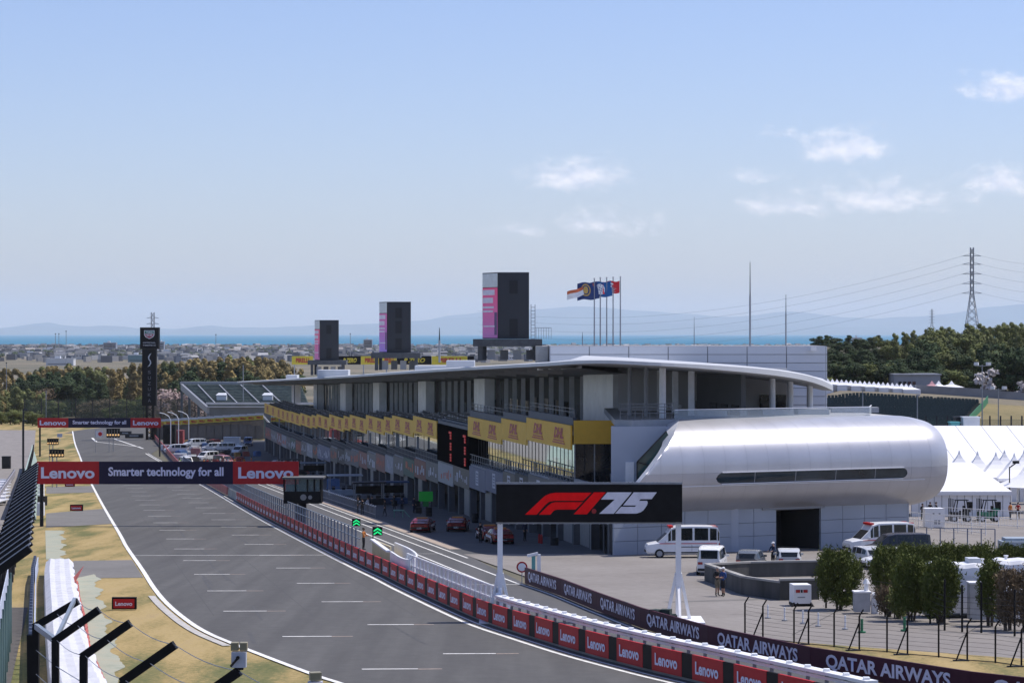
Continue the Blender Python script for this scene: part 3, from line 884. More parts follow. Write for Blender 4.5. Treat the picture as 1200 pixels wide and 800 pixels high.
# benches / plant boxes on the terrace
for (p0, p1, r0, Y) in ((815, 852, 481, 211), (868, 876, 481, 213), (894, 930, 482, 215), (935, 972, 483, 217), (975, 1030, 479, 222)):
    a = at(p0, r0, Y); c = at(p1, r0, Y); b = B(); b.box2((a.x, Y, TZ), (c.x, Y + 1.1, max(a.z, TZ + .45))); part(b, 'terrace_cabinet', mat('cabinet_grey', (.40, .41, .42), .6))
# glass balustrade
GB = mesh_net('balustrade_glass', (.55, .62, .64), .28)
tp_ = [(13.0, 205.0), (17.2, 207.1), (21.4, 209.2), (25.6, 211.3), (29.8, 213.4), (30.6, 218)]
for (a, c) in zip(tp_, tp_[1:]):
    b = B(); b.hexa([(a[0], a[1], TZ), (c[0], c[1], TZ), (c[0], c[1] + .04, TZ), (a[0], a[1] + .04, TZ), (a[0], a[1], TZ + .72), (c[0], c[1], TZ + .72), (c[0], c[1] + .04, TZ + .72), (a[0], a[1] + .04, TZ + .72)]); go_ = part(b, 'balustrade_pane', GB)
    b = B(); b.beam((a[0], a[1], TZ + .75), (c[0], c[1], TZ + .75), .06); b.v = [tuple(Vector(q) - ORG) for q in b.v]; b.build('handrail', W, go_)
b = B()
for zz in (.5, .75, 1.0, 1.25): b.beam((8.6, 203.4, TZ + zz), (12.9, 205.0, TZ + zz), .05)
for t in range(8): b.beam((8.6 + .6 * t, 203.4 + .223 * t, TZ), (8.6 + .6 * t, 203.4 + .223 * t, TZ + 1.25), .05)
part(b, 'terrace_railing', MATS['rail_grey'])
# ---- pale wall beside the pod with its door
b = B(); b.prism([(7.85, 202.8, -6.6), (8.0, 204.4, -6.6), (18, 204.6, -6.6), (18, 203.4, -6.6)], (0, 0, TZ + 6.1)); wl_ = part(b, 'end_wall', mat('pale_wall', (.44, .47, .53), .6, var=.06, scale=.3))
a = at(733, 543, 200.2); c = at(743, 568, 200.2)
b = B(); b.box2((a.x * 1.013, 202.7, c.z), (c.x * 1.013, 202.95, a.z)); b.v = [tuple(Vector(q) - ORG) for q in b.v]; b.build('door', W, wl_)

# ---- silver pod: a straight swollen tube set askew to the pit lane, split into cladding panels
AX = Vector((.8944, .4472, 0)); DP = Vector((-.4472, .8944, 0))
PF = Vector((9.5, 196.5, 0)); PB = 5.5; PZ, PH = .60, 3.76; SE = 29.6
def pod(s_, th, k=1.0):
    """s_: metres along the tube, th: angle round the section (0 = front, 90 deg = top)"""
    fx = math.cos(th); fz = math.sin(th); e = 2 / 2.35
    sx = math.copysign(abs(fx) ** e, fx); sz = math.copysign(abs(fz) ** e, fz)
    nose = 1 - .10 * sst(27.2, 30.2, s_) ** 2
    c = PF + AX * s_ + DP * PB
    q = c - DP * (PB * sx * k * nose)
    return Vector((q.x, q.y, PZ + PH * sz * k * nose))
win_lo, win_hi = R(-13.6), R(-2.6)
def proj(v): return 600 + v.x / v.y * F, HY + (CZ - v.z) / v.y * F
CUT = [(480, 797), (492, 796), (498, 794), (520, 784), (547, 764), (566, 748.5), (585, 742), (610, 742), (640, 742)]
PM = {}
def pmc(th):
    """the mouth end is cut on a slant: where the skin stops for this section angle"""
    if abs(th) > R(100): th = math.copysign(R(100), th)
    k = round(th, 4)
    if k not in PM:
        lo, hi = -9.0, 14.0
        for _ in range(26):
            m_ = .5 * (lo + hi); px, row = proj(pod(m_, th))
            if px < lin(CUT, row): lo = m_
            else: hi = m_
        PM[k] = .5 * (lo + hi)
    return PM[k]
core = B(); core.loft([[pod(max(p_, pmc((t if t <= math.pi else t - 2 * math.pi)) + .15), t, .988) for t in [2 * math.pi * j / 40 for j in range(40)]] for p_ in [-6 + (SE + 5.9) * i / 28 for i in range(29)]])
podo = part(core, 'end_pod', mat('pod_liner', (.30, .31, .33), .5), smooth=True)
def sub(b, name, m, smooth=True):
    b.v = [tuple(Vector(q) - ORG) for q in b.v]; return b.build(name, m, podo, smooth=smooth)
NP = 18
phx = [-5.6 + (SE + 5.6) * i / NP for i in range(NP + 1)]
W0_, W1_ = 7.25, 25.3           # window band
def column(p0, p1, ta, tb, n, nm='cladding_panel'):
    """ta, tb: functions of the position along the tube giving the section angles of the two long edges"""
    if p1 < min(pmc(R(t)) for t in (-60, 0, 60, 90)): return
    b = B(); rows = []
    nq = 26 if n == 2 else 4
    for q in range(nq + 1):
        p_ = p0 + (p1 - p0) * q / nq
        rows.append([])
        for j in range(n + 1):
            t = ta(p_) + (tb(p_) - ta(p_)) * j / n
            rows[-1].append(pod(max(p_, pmc(t)), t))
    b.loft(rows, closed=False, cap=False); sub(b, nm, SILV)
mid_, hf_ = (win_lo + win_hi) / 2, (win_hi - win_lo) / 2
def half(p):
    """half opening of the window at p: rounded ends"""
    r_ = .55
    if p < W0_ or p > W1_: return 0.0
    dd = min(p - W0_, W1_ - p)
    return hf_ if dd > r_ else hf_ * math.sqrt(max(0, 1 - ((r_ - dd) / r_) ** 2))
for i in range(NP):
    p0, p1 = phx[i] + .008, phx[i + 1] - .008
    column(p0, p1, lambda p: R(-118), lambda p: win_lo - .002, 14)
    column(p0, p1, lambda p: win_hi + .002, lambda p: R(118), 24)
    if p1 < W0_ or p0 > W1_: column(p0, p1, lambda p: win_lo, lambda p: win_hi, 3)
    elif p0 < W0_ + .6 or p1 > W1_ - .6:
        column(p0, p1, lambda p: mid_ + half(p), lambda p: win_hi, 2)
        column(p0, p1, lambda p: win_lo, lambda p: mid_ - half(p), 2)
b = B(); b.loft([[pod(p_, win_lo + (win_hi - win_lo) * j / 3, .9905) for j in range(4)] for p_ in [W0_ - .8 + (W1_ - W0_ + 1.6) * q / 30 for q in range(31)]], closed=False, cap=False)
wn = sub(b, 'window', mat('pod_glass', (.02, .035, .045), .10, var=.5, scale=.35, spec=.6))
for p_ in (10.8, 14.6, 18.4, 22.2):
    L = B(); L.beam(pod(p_, win_lo, .9915), pod(p_, win_hi, .9915), .06); L.v = [tuple(Vector(q) - ORG) for q in L.v]; L.build('mullion', GRY, wn)
for nm, th_, hh_ in (('sill', win_lo - .012, .05), ('head', win_hi + .006, .07)):
    L = B(); L.beam(pod(W0_ + .5, th_, 1.004), pod(W1_ - .4, th_, 1.004), .14, hh_)
    L.v = [tuple(Vector(q) - ORG) for q in L.v]; L.build(nm, W, wn)
L = B(); L.beam(pod(-1.0, R(-16.2), 1.001), pod(SE - 2.5, R(-16.2), 1.001), .03, .05); sub(L, 'belt_trim', WM, False)
# pale lip of the slanted mouth and the teal glazing inside it
lipo, lipi = [], []
for j in range(26):
    t = R(92 - 120 * j / 25); p_ = pod(pmc(t), t, 1.004); lipo.append(p_)
    px, row = proj(p_); lipi.append(at(px - lin([(490, 14), (505, 12), (530, 7), (566, 5), (600, 5)], row), row + lin([(490, 5), (520, 3), (566, 0)], row), p_.y + 1.6))
b = B(); b.loft([[a_, c_2] for a_, c_2 in zip(lipo, lipi)], closed=False, cap=False); sub(b, 'end_rim', mat('rim_pale', (.62, .63, .67), .5))
TGY = 200.6
b = B(); b.poly([at(781, 505, TGY), at(784, 511, TGY), at(766, 549, TGY), at(750, 569, TGY), at(746.5, 569, TGY), at(746.5, 541, TGY)])
gl_ = sub(b, 'glazing', TEAL, False)
for (p0, r0, p1, r1) in ((746.5, 541, 781, 505), (746.5, 541, 746.5, 569), (746.5, 541, 764, 546)):
    L = B(); L.beam(at(p0, r0, TGY - .1), at(p1, r1, TGY - .1), .09); L.v = [tuple(Vector(q) - ORG) for q in L.v]; L.build('glazing_bar', DK, gl_)
b = B(); b.loft([[pod(SE, 2 * math.pi * j / 40, k_) for j in range(40)] for k_ in (.998, .7, .4, .1)], cap=True); sub(b, 'end_cap', SILV)
# ---- lower wall beneath the pod, panel by panel
LW = Vector((7.9, 198.6, 0))
def low(s_, off): return LW + AX * s_ + DP * off
LWM = mat('lower_wall', (.36, .39, .44), .6, var=.07, scale=.3)
n = 13
for i in range(n):
    p0, p1 = 27.6 * i / n + .02, 27.6 * (i + 1) / n - .02
    if p0 > 13.5 and p1 < 19.4: continue
    for (h0, h1) in ((-.4, 1.55), (1.58, 2.6), (2.63, 5.6)):
        b = B(); q4 = (low(p0, 0), low(p1, 0), low(p1, .25), low(p0, .25))
        b.hexa([(q.x, q.y, -6.5 + h0) for q in q4] + [(q.x, q.y, -6.5 + h1) for q in q4]); part(b, 'wall_panel', LWM)
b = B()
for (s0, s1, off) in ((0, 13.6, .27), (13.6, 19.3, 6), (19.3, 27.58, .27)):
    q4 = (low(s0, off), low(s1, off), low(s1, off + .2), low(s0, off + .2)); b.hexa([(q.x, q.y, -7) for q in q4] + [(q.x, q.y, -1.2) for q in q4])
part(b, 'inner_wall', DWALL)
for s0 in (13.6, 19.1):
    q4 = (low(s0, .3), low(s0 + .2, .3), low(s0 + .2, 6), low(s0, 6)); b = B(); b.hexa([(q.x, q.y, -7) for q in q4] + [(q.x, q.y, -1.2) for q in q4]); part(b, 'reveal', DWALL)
b = B(); b.beam(low(13.5, -.05) + Vector((0, 0, -2.75)), low(19.4, -.05) + Vector((0, 0, -2.75)), .2, .3); part(b, 'door_lintel', WALL)
b = B(); q4 = (low(27.6, 0), low(27.75, 0), low(27.75, 14), low(27.6, 14)); b.hexa([(q.x, q.y, -7) for q in q4] + [(q.x, q.y, -1.0) for q in q4]); part(b, 'side_wall', LWM)
# side of the ground floor near the pit-lane corner: doors, recess
for (px0, px1, rt, Y, m) in ((663, 676, 618, 207, MATS['garage_door_grey']), (690, 697, 616, 202, DWALL)):
    c0 = at(px0, rt, Y); c1 = at(px1, rt, Y); b = B()
    b.box2((UF - .04 - .175 * Y, Y - 1, prof(Y)), (UF + .02 - .175 * Y, Y + 1.2, prof(Y) + 2.2)); part(b, 'door', m)
# ================================================================== THINGS ON THE ROOF
SCRW = mat('screen_white', (.55, .58, .60), .35, emit=.08)
def screen_pink(name, c0, c1):
    m = bpy.data.materials.new(name); m.use_nodes = True; t = m.node_tree; b = t.nodes['Principled BSDF']
    tcn = t.nodes.new('ShaderNodeTexCoord'); sp = t.nodes.new('ShaderNodeSeparateXYZ'); t.links.new(tcn.outputs['Generated'], sp.inputs[0])
    rp = t.nodes.new('ShaderNodeValToRGB'); rp.color_ramp.elements[0].color = (*c0, 1); rp.color_ramp.elements[1].color = (*c1, 1)
    t.links.new(sp.outputs[2], rp.inputs[0]); t.links.new(rp.outputs[0], b.inputs['Base Color']); t.links.new(rp.outputs[0], b.inputs['Emission Color'])
    b.inputs['Emission Strength'].default_value = .16; b.inputs['Roughness'].default_value = .4
    return m
TOWC = mat('tower_charcoal', (.022, .025, .032), .55, var=.12, scale=.3)
def led_tower(label, Y, xl, xm, xr, yt, yb, ytb, c0, c1, msg, panels):
    """dark box tower, its screen on the face towards the track; px bounds in the photo at depth Y"""
    a = at(xl, yt, Y); m_ = at(xm, yt, Y); r_ = at(xr, yb, Y); base = at(xm, ytb, Y)
    t = thing('led_tower', label, 'screen tower', base)
    zt, zb = a.z - base.z, r_.z - base.z
    x0 = 0.0; x1 = r_.x - m_.x; dep = x1 * 1.05
    lx = a.x - m_.x                                # screen face swings back-left
    # plan: front face m->r, screen face from m going back along the track direction
    dY = dep; sx = lx
    pl_ = [(0, 0), (x1, 0), (x1 + sx, dY), (sx, dY)]
    b = B(); b.prism([(x, y, zb) for x, y in pl_], (0, 0, zt - zb)); body = b.build('tower_body', TOWC, t)
    n = Vector((-dY, sx, 0)).normalized()          # screen outward normal
    def face(f0, f1, z0, z1, m, nm, par, o=.04):
        q = B(); e0 = Vector((sx * f0, dY * f0, 0)) + n * o; e1 = Vector((sx * f1, dY * f1, 0)) + n * o
        q.poly([(e0.x, e0.y, z0), (e0.x, e0.y, z1), (e1.x, e1.y, z1), (e1.x, e1.y, z0)]); return q.build(nm, m, par, fix=False)
    H = zt - zb
    face(.03, .97, zb + .78 * H, zt - .1, SCRW, 'screen_header', t)
    sc = face(.03, .97, zb + .1, zb + .77 * H, screen_pink('screen_' + msg[:3] + str(int(Y)), c0, c1), 'screen', t)
    for (z0, z1, f0, f1) in ((.66, .74, .2, .94), (.54, .62, .3, .94), (.46, .49, .25, .94), (.40, .43, .3, .94), (.18, .20, .2, .9)):
        face(f0, f1, zb + z0 * H, zb + z1 * H, mat('screen_text_pale', (.6, .56, .68), .4, emit=.08), 'screen_caption', sc, .06)
    face(.06, .22, zb + .06 * H, zb + .40 * H, mat('screen_text_dark', (.10, .03, .16), .4), 'screen_caption', sc, .06)
    for (f, z0, z1) in panels:
        q = B(); q.box2((x1 * f, -.06, zb + H * z0), (x1 * (f + .27), -.005, zb + H * z1)); q.build('service_hatch', mat('hatch_black', (.008, .009, .011), .6), t)
    # steel platform and legs
    q = B(); q.box2((lx - .9, -.8, zb - .75), (x1 + 1.3, dY + .4, zb - .02)); q.build('platform', mat('platform_steel', (.06, .065, .072), .6, var=.25), t)
    for (x, y) in ((lx - .2, 0), (x1 + .7, 0), (lx + .2, dY - .3), (x1 + .6, dY - .3)):
        q = B(); q.beam((x, y, -.2), (x, y, zb - .75), .45); q.build('leg', MATS['platform_steel'], t)
    for k in range(4):
        q = B(); xx = lx + .5 + k * (x1 - lx) / 3.6; q.box2((xx, .6, -.1), (xx + .8, 1.6, zb - 1.1)); q.build('equipment_cabinet', mat('cabinet_dark', (.10, .10, .10), .6) if k % 2 else CEIL, t)
    return t, Vector((x1, dY, zb)), zt
t1, d1, zt1 = led_tower('largest black video tower with pink screen beside a ladder on the pit roof', 255, 565, 584, 620, 319, 397, 420, (.45, .14, .42), (.75, .05, .18), 'TOKYO', ((.36, .04, .30), (.36, .68, .88)))
q = B()
for (x, y) in ((d1.x + .2, 0), (d1.x + .6, 0), (d1.x + .2, .4), (d1.x + .6, .4)): q.beam((x, y + .5, d1.z), (x, y + .5, zt1 - 3.2), .06)
zz = d1.z
while zz < zt1 - 3.4:
    q.beam((d1.x + .2, .5, zz), (d1.x + .6, .5, zz), .05); q.beam((d1.x + .2, .9, zz), (d1.x + .6, .9, zz), .05); zz += .35
for k in range(7): q.beam((d1.x + .7 + k * .25, -.6, d1.z), (d1.x + .7 + k * .25, -.6, d1.z + 1.1), .04)
q.beam((d1.x + .6, -.6, d1.z + 1.1), (d1.x + 2.2, -.6, d1.z + 1.1), .05)
q.build('ladder', GRY, t1)
led_tower('middle-sized black video tower with violet screen, between the two other towers', 345, 443, 454, 481.5, 353.5, 413, 432, (.30, .16, .62), (.60, .08, .30), 'VIO', ((.34, .06, .28), (.34, .38, .62), (.34, .68, .88)))
led_tower('smallest black video tower with pink screen, at the far end of the roof', 440, 367, 375, 397, 375, 422, 438, (.55, .12, .38), (.72, .06, .16), 'SMA', ((.34, .04, .30), (.34, .66, .88)))
# flags
FZ = 250.0
def flag(px, ytop, label, fw, fh, drop, m, deco, seed):
    base = at(px, 407, FZ); top_ = at(px, ytop, FZ)
    t = thing('flagpole', label, 'flag', base, group='flagpoles on the pit roof')
    H = top_.z - base.z
    q = B(); q.cyl((0, 0, -.4), (0, 0, H), .075, 8, .05); q.build('pole', GRY, t)
    q = B(); q.cyl((0, 0, H), (0, 0, H + .12), .1, 8, .04); q.build('finial', GRY, t)
    r_ = random.Random(seed); ph_ = r_.uniform(0, 6)
    if fw:
        n, m_ = 18, 8; q = B(); rows = []
        def pt(i, j):
            s = i / n; v = j / m_
            return Vector((-.08 - s * fw, .28 * math.sin(s * 7 + ph_ + v * .8) * s, H - .35 - v * fh - drop * s * fh + .06 * math.sin(s * 9 + ph_)))
        q.loft([[pt(i, j) for j in range(m_ + 1)] for i in range(n + 1)], closed=False, cap=False)
        fl = q.build('flag', m, t, smooth=True)
        if deco: deco(fl, pt, n, m_)
    return t
def disc_on(fl, pt, n, m_, s0, v0, rs, m, nm):
    """emblem disc following the cloth, a hair in front of it"""
    q = B(); c = []
    for k in range(20):
        a = 2 * math.pi * k / 20
        p_ = pt((s0 + rs[0] * math.cos(a)) * n, (v0 + rs[1] * math.sin(a)) * m_); p_.y -= .05; c.append(p_)
    q.poly(c); return q.build(nm, m, fl, fix=False)
WF = mat('flag_white', (.75, .75, .77), .7); GOLD = mat('flag_gold', (.55, .36, .10), .6)
NAVF = mat('flag_navy', (.020, .045, .16), .7); BLUF = mat('flag_blue', (.008, .10, .30), .7); REDF = mat('flag_red', (.62, .02, .03), .7)
def deco_gold(fl, pt, n, m_):
    disc_on(fl, pt, n, m_, .62, .45, (.22, .36), GOLD, 'emblem')
    o = disc_on(fl, pt, n, m_, .62, .45, (.17, .28), NAVF, 'emblem'); o.location.y -= .02
    o = disc_on(fl, pt, n, m_, .62, .45, (.11, .22), GOLD, 'emblem'); o.location.y -= .04
def deco_blue(fl, pt, n, m_):
    disc_on(fl, pt, n, m_, .50, .50, (.19, .36), WF, 'emblem')
    for k in range(8):
        a = k * math.pi / 4
        o = disc_on(fl, pt, n, m_, .5 + .145 * math.cos(a), .5 + .27 * math.sin(a), (.018, .035), BLUF, 'emblem'); o.location.y -= .02
    for (ds, dv) in ((-.05, -.05), (.05, .06), (.03, -.1), (-.03, .1)):
        o = disc_on(fl, pt, n, m_, .5 + ds, .5 + dv, (.03, .03), BLUF, 'emblem'); o.location.y -= .03
def deco_red(fl, pt, n, m_):
    for (s0, v0, a, c) in ((.52, .25, .15, .09), (.60, .46, .16, .08), (.35, .58, .16, .02), (.40, .70, .14, .02), (.55, .86, .33, .02)):
        disc_on(fl, pt, n, m_, s0, v0, (a, c), WF, 'emblem')
def deco_org(fl, pt, n, m_):
    q = B()
    q.loft([[pt(i, j) - Vector((0, .04, 0)) for j in (0, 1, 2, 3)] for i in range(n + 1)], closed=False, cap=False); q.build('emblem', mat('flag_orange', (.55, .13, .05), .7), fl)
FY = FZ / F
flag(696.5, 327, 'white flag with an orange stripe, blown out beyond the navy flag', 31 * FY, 10 * FY, 1.1, WF, deco_org, 2)
flag(703.5, 326, 'navy flag with a round gold emblem on a tall pole', 26 * FY, 20 * FY, .08, NAVF, deco_gold, 4)
flag(711, 326, 'bare steel flagpole standing between the navy and blue flags', 0, 0, 0, WF, None, 5)
flag(718.5, 325.5, 'blue flag with a white disc emblem on a tall pole', 28 * FY, 17.5 * FY, .06, BLUF, deco_blue, 7)
flag(727, 325, 'red flag with white lettering marks on the endmost pole', 19.5 * FY, 14 * FY, .05, REDF, deco_red, 9)
# thin masts
def mast(px, r0, r1, Y, label, r_=.07):
    a = at(px, r1, Y); c = at(px, r0, Y)
    t = thing('antenna_mast', label, 'mast', a, group='masts on and around the pit roof')
    q = B(); q.cyl((0, 0, -.5), (0, 0, (c.z - a.z) * .6), r_, 6); q.build('pole', GRY, t)
    q = B(); q.cyl((0, 0, (c.z - a.z) * .6), (0, 0, c.z - a.z), r_ * .6, 6, r_ * .3); q.build('tip', DK, t)
mast(879, 307, 405, 247, 'tallest thin antenna mast on the white panelled block', .09)
mast(921, 345, 405, 248, 'shorter thin antenna mast on the white panelled block', .07)
mast(682.5, 389, 406, 252, 'short lamp mast just beside the flagpoles', .05)
mast(515, 384, 420, 330, 'dark lattice-topped mast rising behind the pit roof', .14)
mast(813.5, 371, 404, 420, 'faint slim mast behind the white panelled block', .06)
# yellow and black tyre-maker boards across the track behind the building
pb = thing('advertising_hoarding', 'row of yellow and black trackside boards seen over the pit roof', 'hoarding', at(345, 428, 520))
bm_ = {}
spec = [(342, 367, 'PIRELLI', 1), (397, 423, 'P ZERO', 0), (423, 447, 'PIRELLI', 1), (447, 465, 'PIRELLI', 1), (465, 506, 'P ZERO', 0), (506, 548, 'PIRELLI', 1), (548, 556, '', 0)]
for (a_, c_, s, yl) in spec:
    Yh = 520 - (a_ - 342) * .75
    a = at(a_, 427.0, Yh); c = at(c_, 417.2, Yh)
    q = B(); q.box2((a.x, a.y, a.z), (c.x - .05, a.y + .2, c.z)); o_ = Vector(pb.location); q.v = [tuple(Vector(p) - o_) for p in q.v]
    bo = q.build('board', mat('hoarding_yellow', (.60, .47, .04), .6) if yl else BLK, pb)
    if s:
        letter(s, bo, Vector(((a.x + c.x) / 2, a.y - .05, (a.z + c.z) / 2)) - o_, (c.x - a.x) * .62, (c.z - a.z) * .55, DREDT if yl else mat('lettering_yellow', (.6, .47, .04), .6), bold=.04, shear=0 if yl else .3)
for k in range(8):
    a = at(345 + k * 27, 427, 505); q = B(); q.cyl(a - Vector((0, 0, 9)), a, .12, 6); q.v = [tuple(Vector(p) - Vector(pb.location)) for p in q.v]; q.build('post', GRY, pb)

# ================================================================== GANTRIES
def lenovo_gantry(label, Y, x0p, x1p, yt, yb, split, seed):
    a = at(x0p, yb, Y); c = at(x1p, yt, Y)
    base = Vector((a.x, Y, prof(Y)))
    t = thing('advertising_gantry', label, 'gantry', base)
    Wd = c.x - a.x; z0 = a.z - base.z; z1 = c.z - base.z
    s0 = (split[0] - x0p) / (x1p - x0p) * Wd; s1 = (split[1] - x0p) / (x1p - x0p) * Wd
    q = B(); q.box2((.05, .06, z0 + .05), (Wd - .05, .9, z1 - .05)); q.build('truss_box', DK, t)
    for (xa, xb, m, txt, fw, fh, lm) in ((0, s0, RED, 'Lenovo', .86, .50, LAV), (s0, s1, NAVY, 'Smarter technology for all', .86, .46, LAV), (s1, Wd, RED, 'Lenovo', .84, .50, LAV)):
        q = B(); q.box2((xa, 0, z0), (xb, .06, z1)); pn = q.build('panel', m, t)
        letter(txt, pn, ((xa + xb) / 2, -.03, (z0 + z1) / 2), (xb - xa) * fw, (z1 - z0) * fh * (1.12 if 'y' in txt else 1), lm, bold=.03)
    for x in (.4, Wd - .3):
        for dy_ in (.15, .75):
            q = B(); q.cyl((x, dy_, -.3), (x, dy_, z0 + .1), .13, 8); q.build('leg', DK, t)
        q = B(); zz = 0.2
        while zz < z0 - .6:
            q.beam((x, .15, zz), (x, .75, zz + .6), .05); zz += .6
        q.build('bracing', DK, t)
    return t
lenovo_gantry('nearer red and navy gantry board spanning the track by the marshal cabin', 248, 43, 350, 540.5, 567, (116, 273), 1)
lenovo_gantry('farther red and navy gantry board spanning the track by the black timing tower', 520, 44, 188.5, 489.5, 501, (80, 153), 2)
# F1 75 board
YB = 136.0
a = at(581.5, 611.5, YB); c = at(799.5, 567.5, YB)
base = Vector((a.x, YB, prof(YB)))
fg = thing('event_gantry', 'black gantry board with red and white racing anniversary logo on white legs', 'gantry', base)
Wd = c.x - a.x; z0 = a.z - base.z; z1 = c.z - base.z
q = B(); q.box2((0, 0, z0), (Wd, .75, z1)); bd = q.build('board', BLK, fg)
q = B()
for zz in (z0 - .06, z1 + .05):
    q.beam((0, .1, zz), (Wd, .1, zz), .07); q.beam((0, .65, zz), (Wd, .65, zz), .07)
r_ = random.Random(4)
for k in range(46):
    q.box((Wd * k / 45, .1, z1 + .09), (.06, .1, .05 + r_.random() * .05)); 
    if k % 2: q.box((Wd * k / 45, .1, z0 - .1), (.06, .08, .05))
q.build('truss_rail', GRY, fg)
def logo(pts, m, nm='logo_mark'):
    # photo crop coordinates: 1200x785 view of region (560,550)-(820,720)
    q = B(); pp = []
    for (x, y) in pts:
        p_ = at(560 + x * 260 / 1200, 550 + y * 170 / 785, YB); pp.append(Vector((p_.x, YB - .03, p_.z)) - base)
    q.poly(pp); q.build(nm, m, bd, fix=False)
LR = mat('logo_red', (.60, .006, .008), .6, emit=.16, spec=.1); LWH = mat('logo_white', (.72, .70, .76), .5)  # emission brightens the red print, which is no lamp
logo([(255, 243), (318, 243), (365, 190), (385, 174), (410, 168), (570, 168), (615, 124), (420, 124), (390, 129), (365, 140), (345, 157)], LR)
logo([(330, 243), (392, 243), (408, 224), (420, 217), (432, 215), (528, 215), (568, 175), (420, 175), (398, 180), (380, 194)], LR)
logo([(518, 241), (590, 241), (692, 122), (628, 122)], LR)
logo([(700, 122), (832, 122), (818, 140), (735, 238), (656, 238), (740, 161), (666, 161)], LWH)
logo([(843, 122), (968, 122), (940, 159), (880, 159), (872, 168), (915, 168), (919, 178), (915, 192), (895, 220), (880, 230), (858, 237), (742, 237), (775, 200), (850, 200), (856, 193), (785, 193)], LWH)
cx_, cy_ = 628, 224
logo([(cx_ + 13 * math.cos(k * .524), cy_ + 14 * math.sin(k * .524)) for k in range(12)], mat('logo_dark_red', (.30, .01, .015), .5))
for (px, side) in ((586, -1), (795.5, 1)):
    x = at(px, 600, YB).x - base.x
    q = B(); q.box2((x - .14, .2, -.05), (x + .14, .5, z0)); q.build('leg', W, fg)
    for s in (-1, 1):
        q = B(); q.beam((x + s * .62, .35 + .15, .02), (x + s * .1, .35, 2.55), .16, .22); q.build('strut', W, fg)
    q = B(); q.beam((x - .0, -1.3, .06), (x, .4, 1.9), .12, .16); q.build('strut', W, fg)
    q = B(); q.box2((x - 1.1, -1.4, .0), (x + 1.3, 1.8, .12)); q.build('foot', W, fg)
b_ = B(); c = P(778, 740); 
for k in range(7):
    rr_ = random.Random(k); b_.box((c.x + rr_.uniform(-.5, .5), c.y + rr_.uniform(-.4, .4), c.z + .3 + rr_.random() * .8), (.5, .5, .4), rr_.random() * 3)
tag(b_.build('covered_ballast', mat('dark_tarp', (.02, .035, .03), .8, var=.3, bump=.4), origin=c), 'dark tarpaulin-covered ballast at the foot of the black gantry', 'ballast')

# timing tower
YT = 600.0
base = Vector((at(175, 500, YT).x, YT, prof(YT)))
tt = thing('timing_tower', 'tall black timing tower with shield logo on a lattice leg', 'tower', base)
def tz(row): return CZ - (row - HY) / F * YT - base.z
k_ = YT / F
q = B(); q.box2((-11 * k_, 0, tz(409)), (11 * k_, 2.2, tz(383.5))); hd = q.build('tower_head', BLK, tt)
q = B(); q.box2((-8.6 * k_, .1, tz(475.5)), (7.8 * k_, 2.1, tz(409) - .02)); bd2 = q.build('tower_body', BLK, tt)
for s in (-1, 1):
    for yy in (.3, 1.9):
        q = B(); q.beam((s * 3.6 * k_, yy, -.3), (s * 3.6 * k_, yy, tz(475.5)), .32); q.build('leg', BLK, tt)
q = B(); zz = 0
while zz < tz(476) - 1: q.beam((-3.6 * k_, .3, zz), (3.6 * k_, .3, zz + 1.1), .14); q.beam((3.6 * k_, .3, zz), (-3.6 * k_, .3, zz + 1.1), .14); zz += 1.1
q.build('bracing', BLK, tt)
def tpoly(pts, m, par, nm, y=-.05):
    q = B(); q.poly([(x * k_, y, tz(r)) for x, r in pts]); return q.build(nm, m, par, fix=False)
tpoly([(-6, 387), (6, 387), (6, 392.5), (4.4, 395), (0, 397), (-4.4, 395), (-6, 392.5)], WHT, hd, 'shield')
tpoly([(-5.2, 387.6), (5.2, 387.6), (5.2, 390.9), (-5.2, 390.9)], mat('shield_green', (.05, .22, .16), .5), hd, 'shield', -.09)
tpoly([(-5.2, 391.3), (5.2, 391.3), (5.0, 392.4), (3.8, 394.4), (0, 396.2), (-3.8, 394.4), (-5, 392.4)], mat('shield_red', (.45, .05, .08), .5), hd, 'shield', -.09)
letter('TAG', hd, (0, -.13, tz(389.3)), 7.5 * k_, 2.4 * k_, WHT, bold=.03); letter('HEUER', hd, (0, -.13, tz(392.8)), 8 * k_, 1.7 * k_, WHT, bold=.03)
letter('OFFICIAL', hd, (0, -.06, tz(401.5)), 15 * k_, 1.6 * k_, LGR); letter('TIMEPIECE', hd, (0, -.06, tz(404.5)), 15 * k_, 1.6 * k_, LGR)
tpoly([(2.4, 413.5), (.2, 415), (-1.6, 418), (-1.2, 421), (.8, 423.5), (.6, 426), (-2.2, 430), (.4, 428.6), (2.2, 425.6), (1.8, 422.6), (-.2, 420.2), (.2, 417.6)], LGR, bd2, 'emblem', .05)
TGR = mat('tower_letter_grey', (.16, .165, .18), .6)
for i, ch in enumerate('SUZUKA'): letter(ch, bd2, (0, .05, tz(436 + i * 6.6)), 3.4 * k_, 3.8 * k_, TGR, bold=.0)

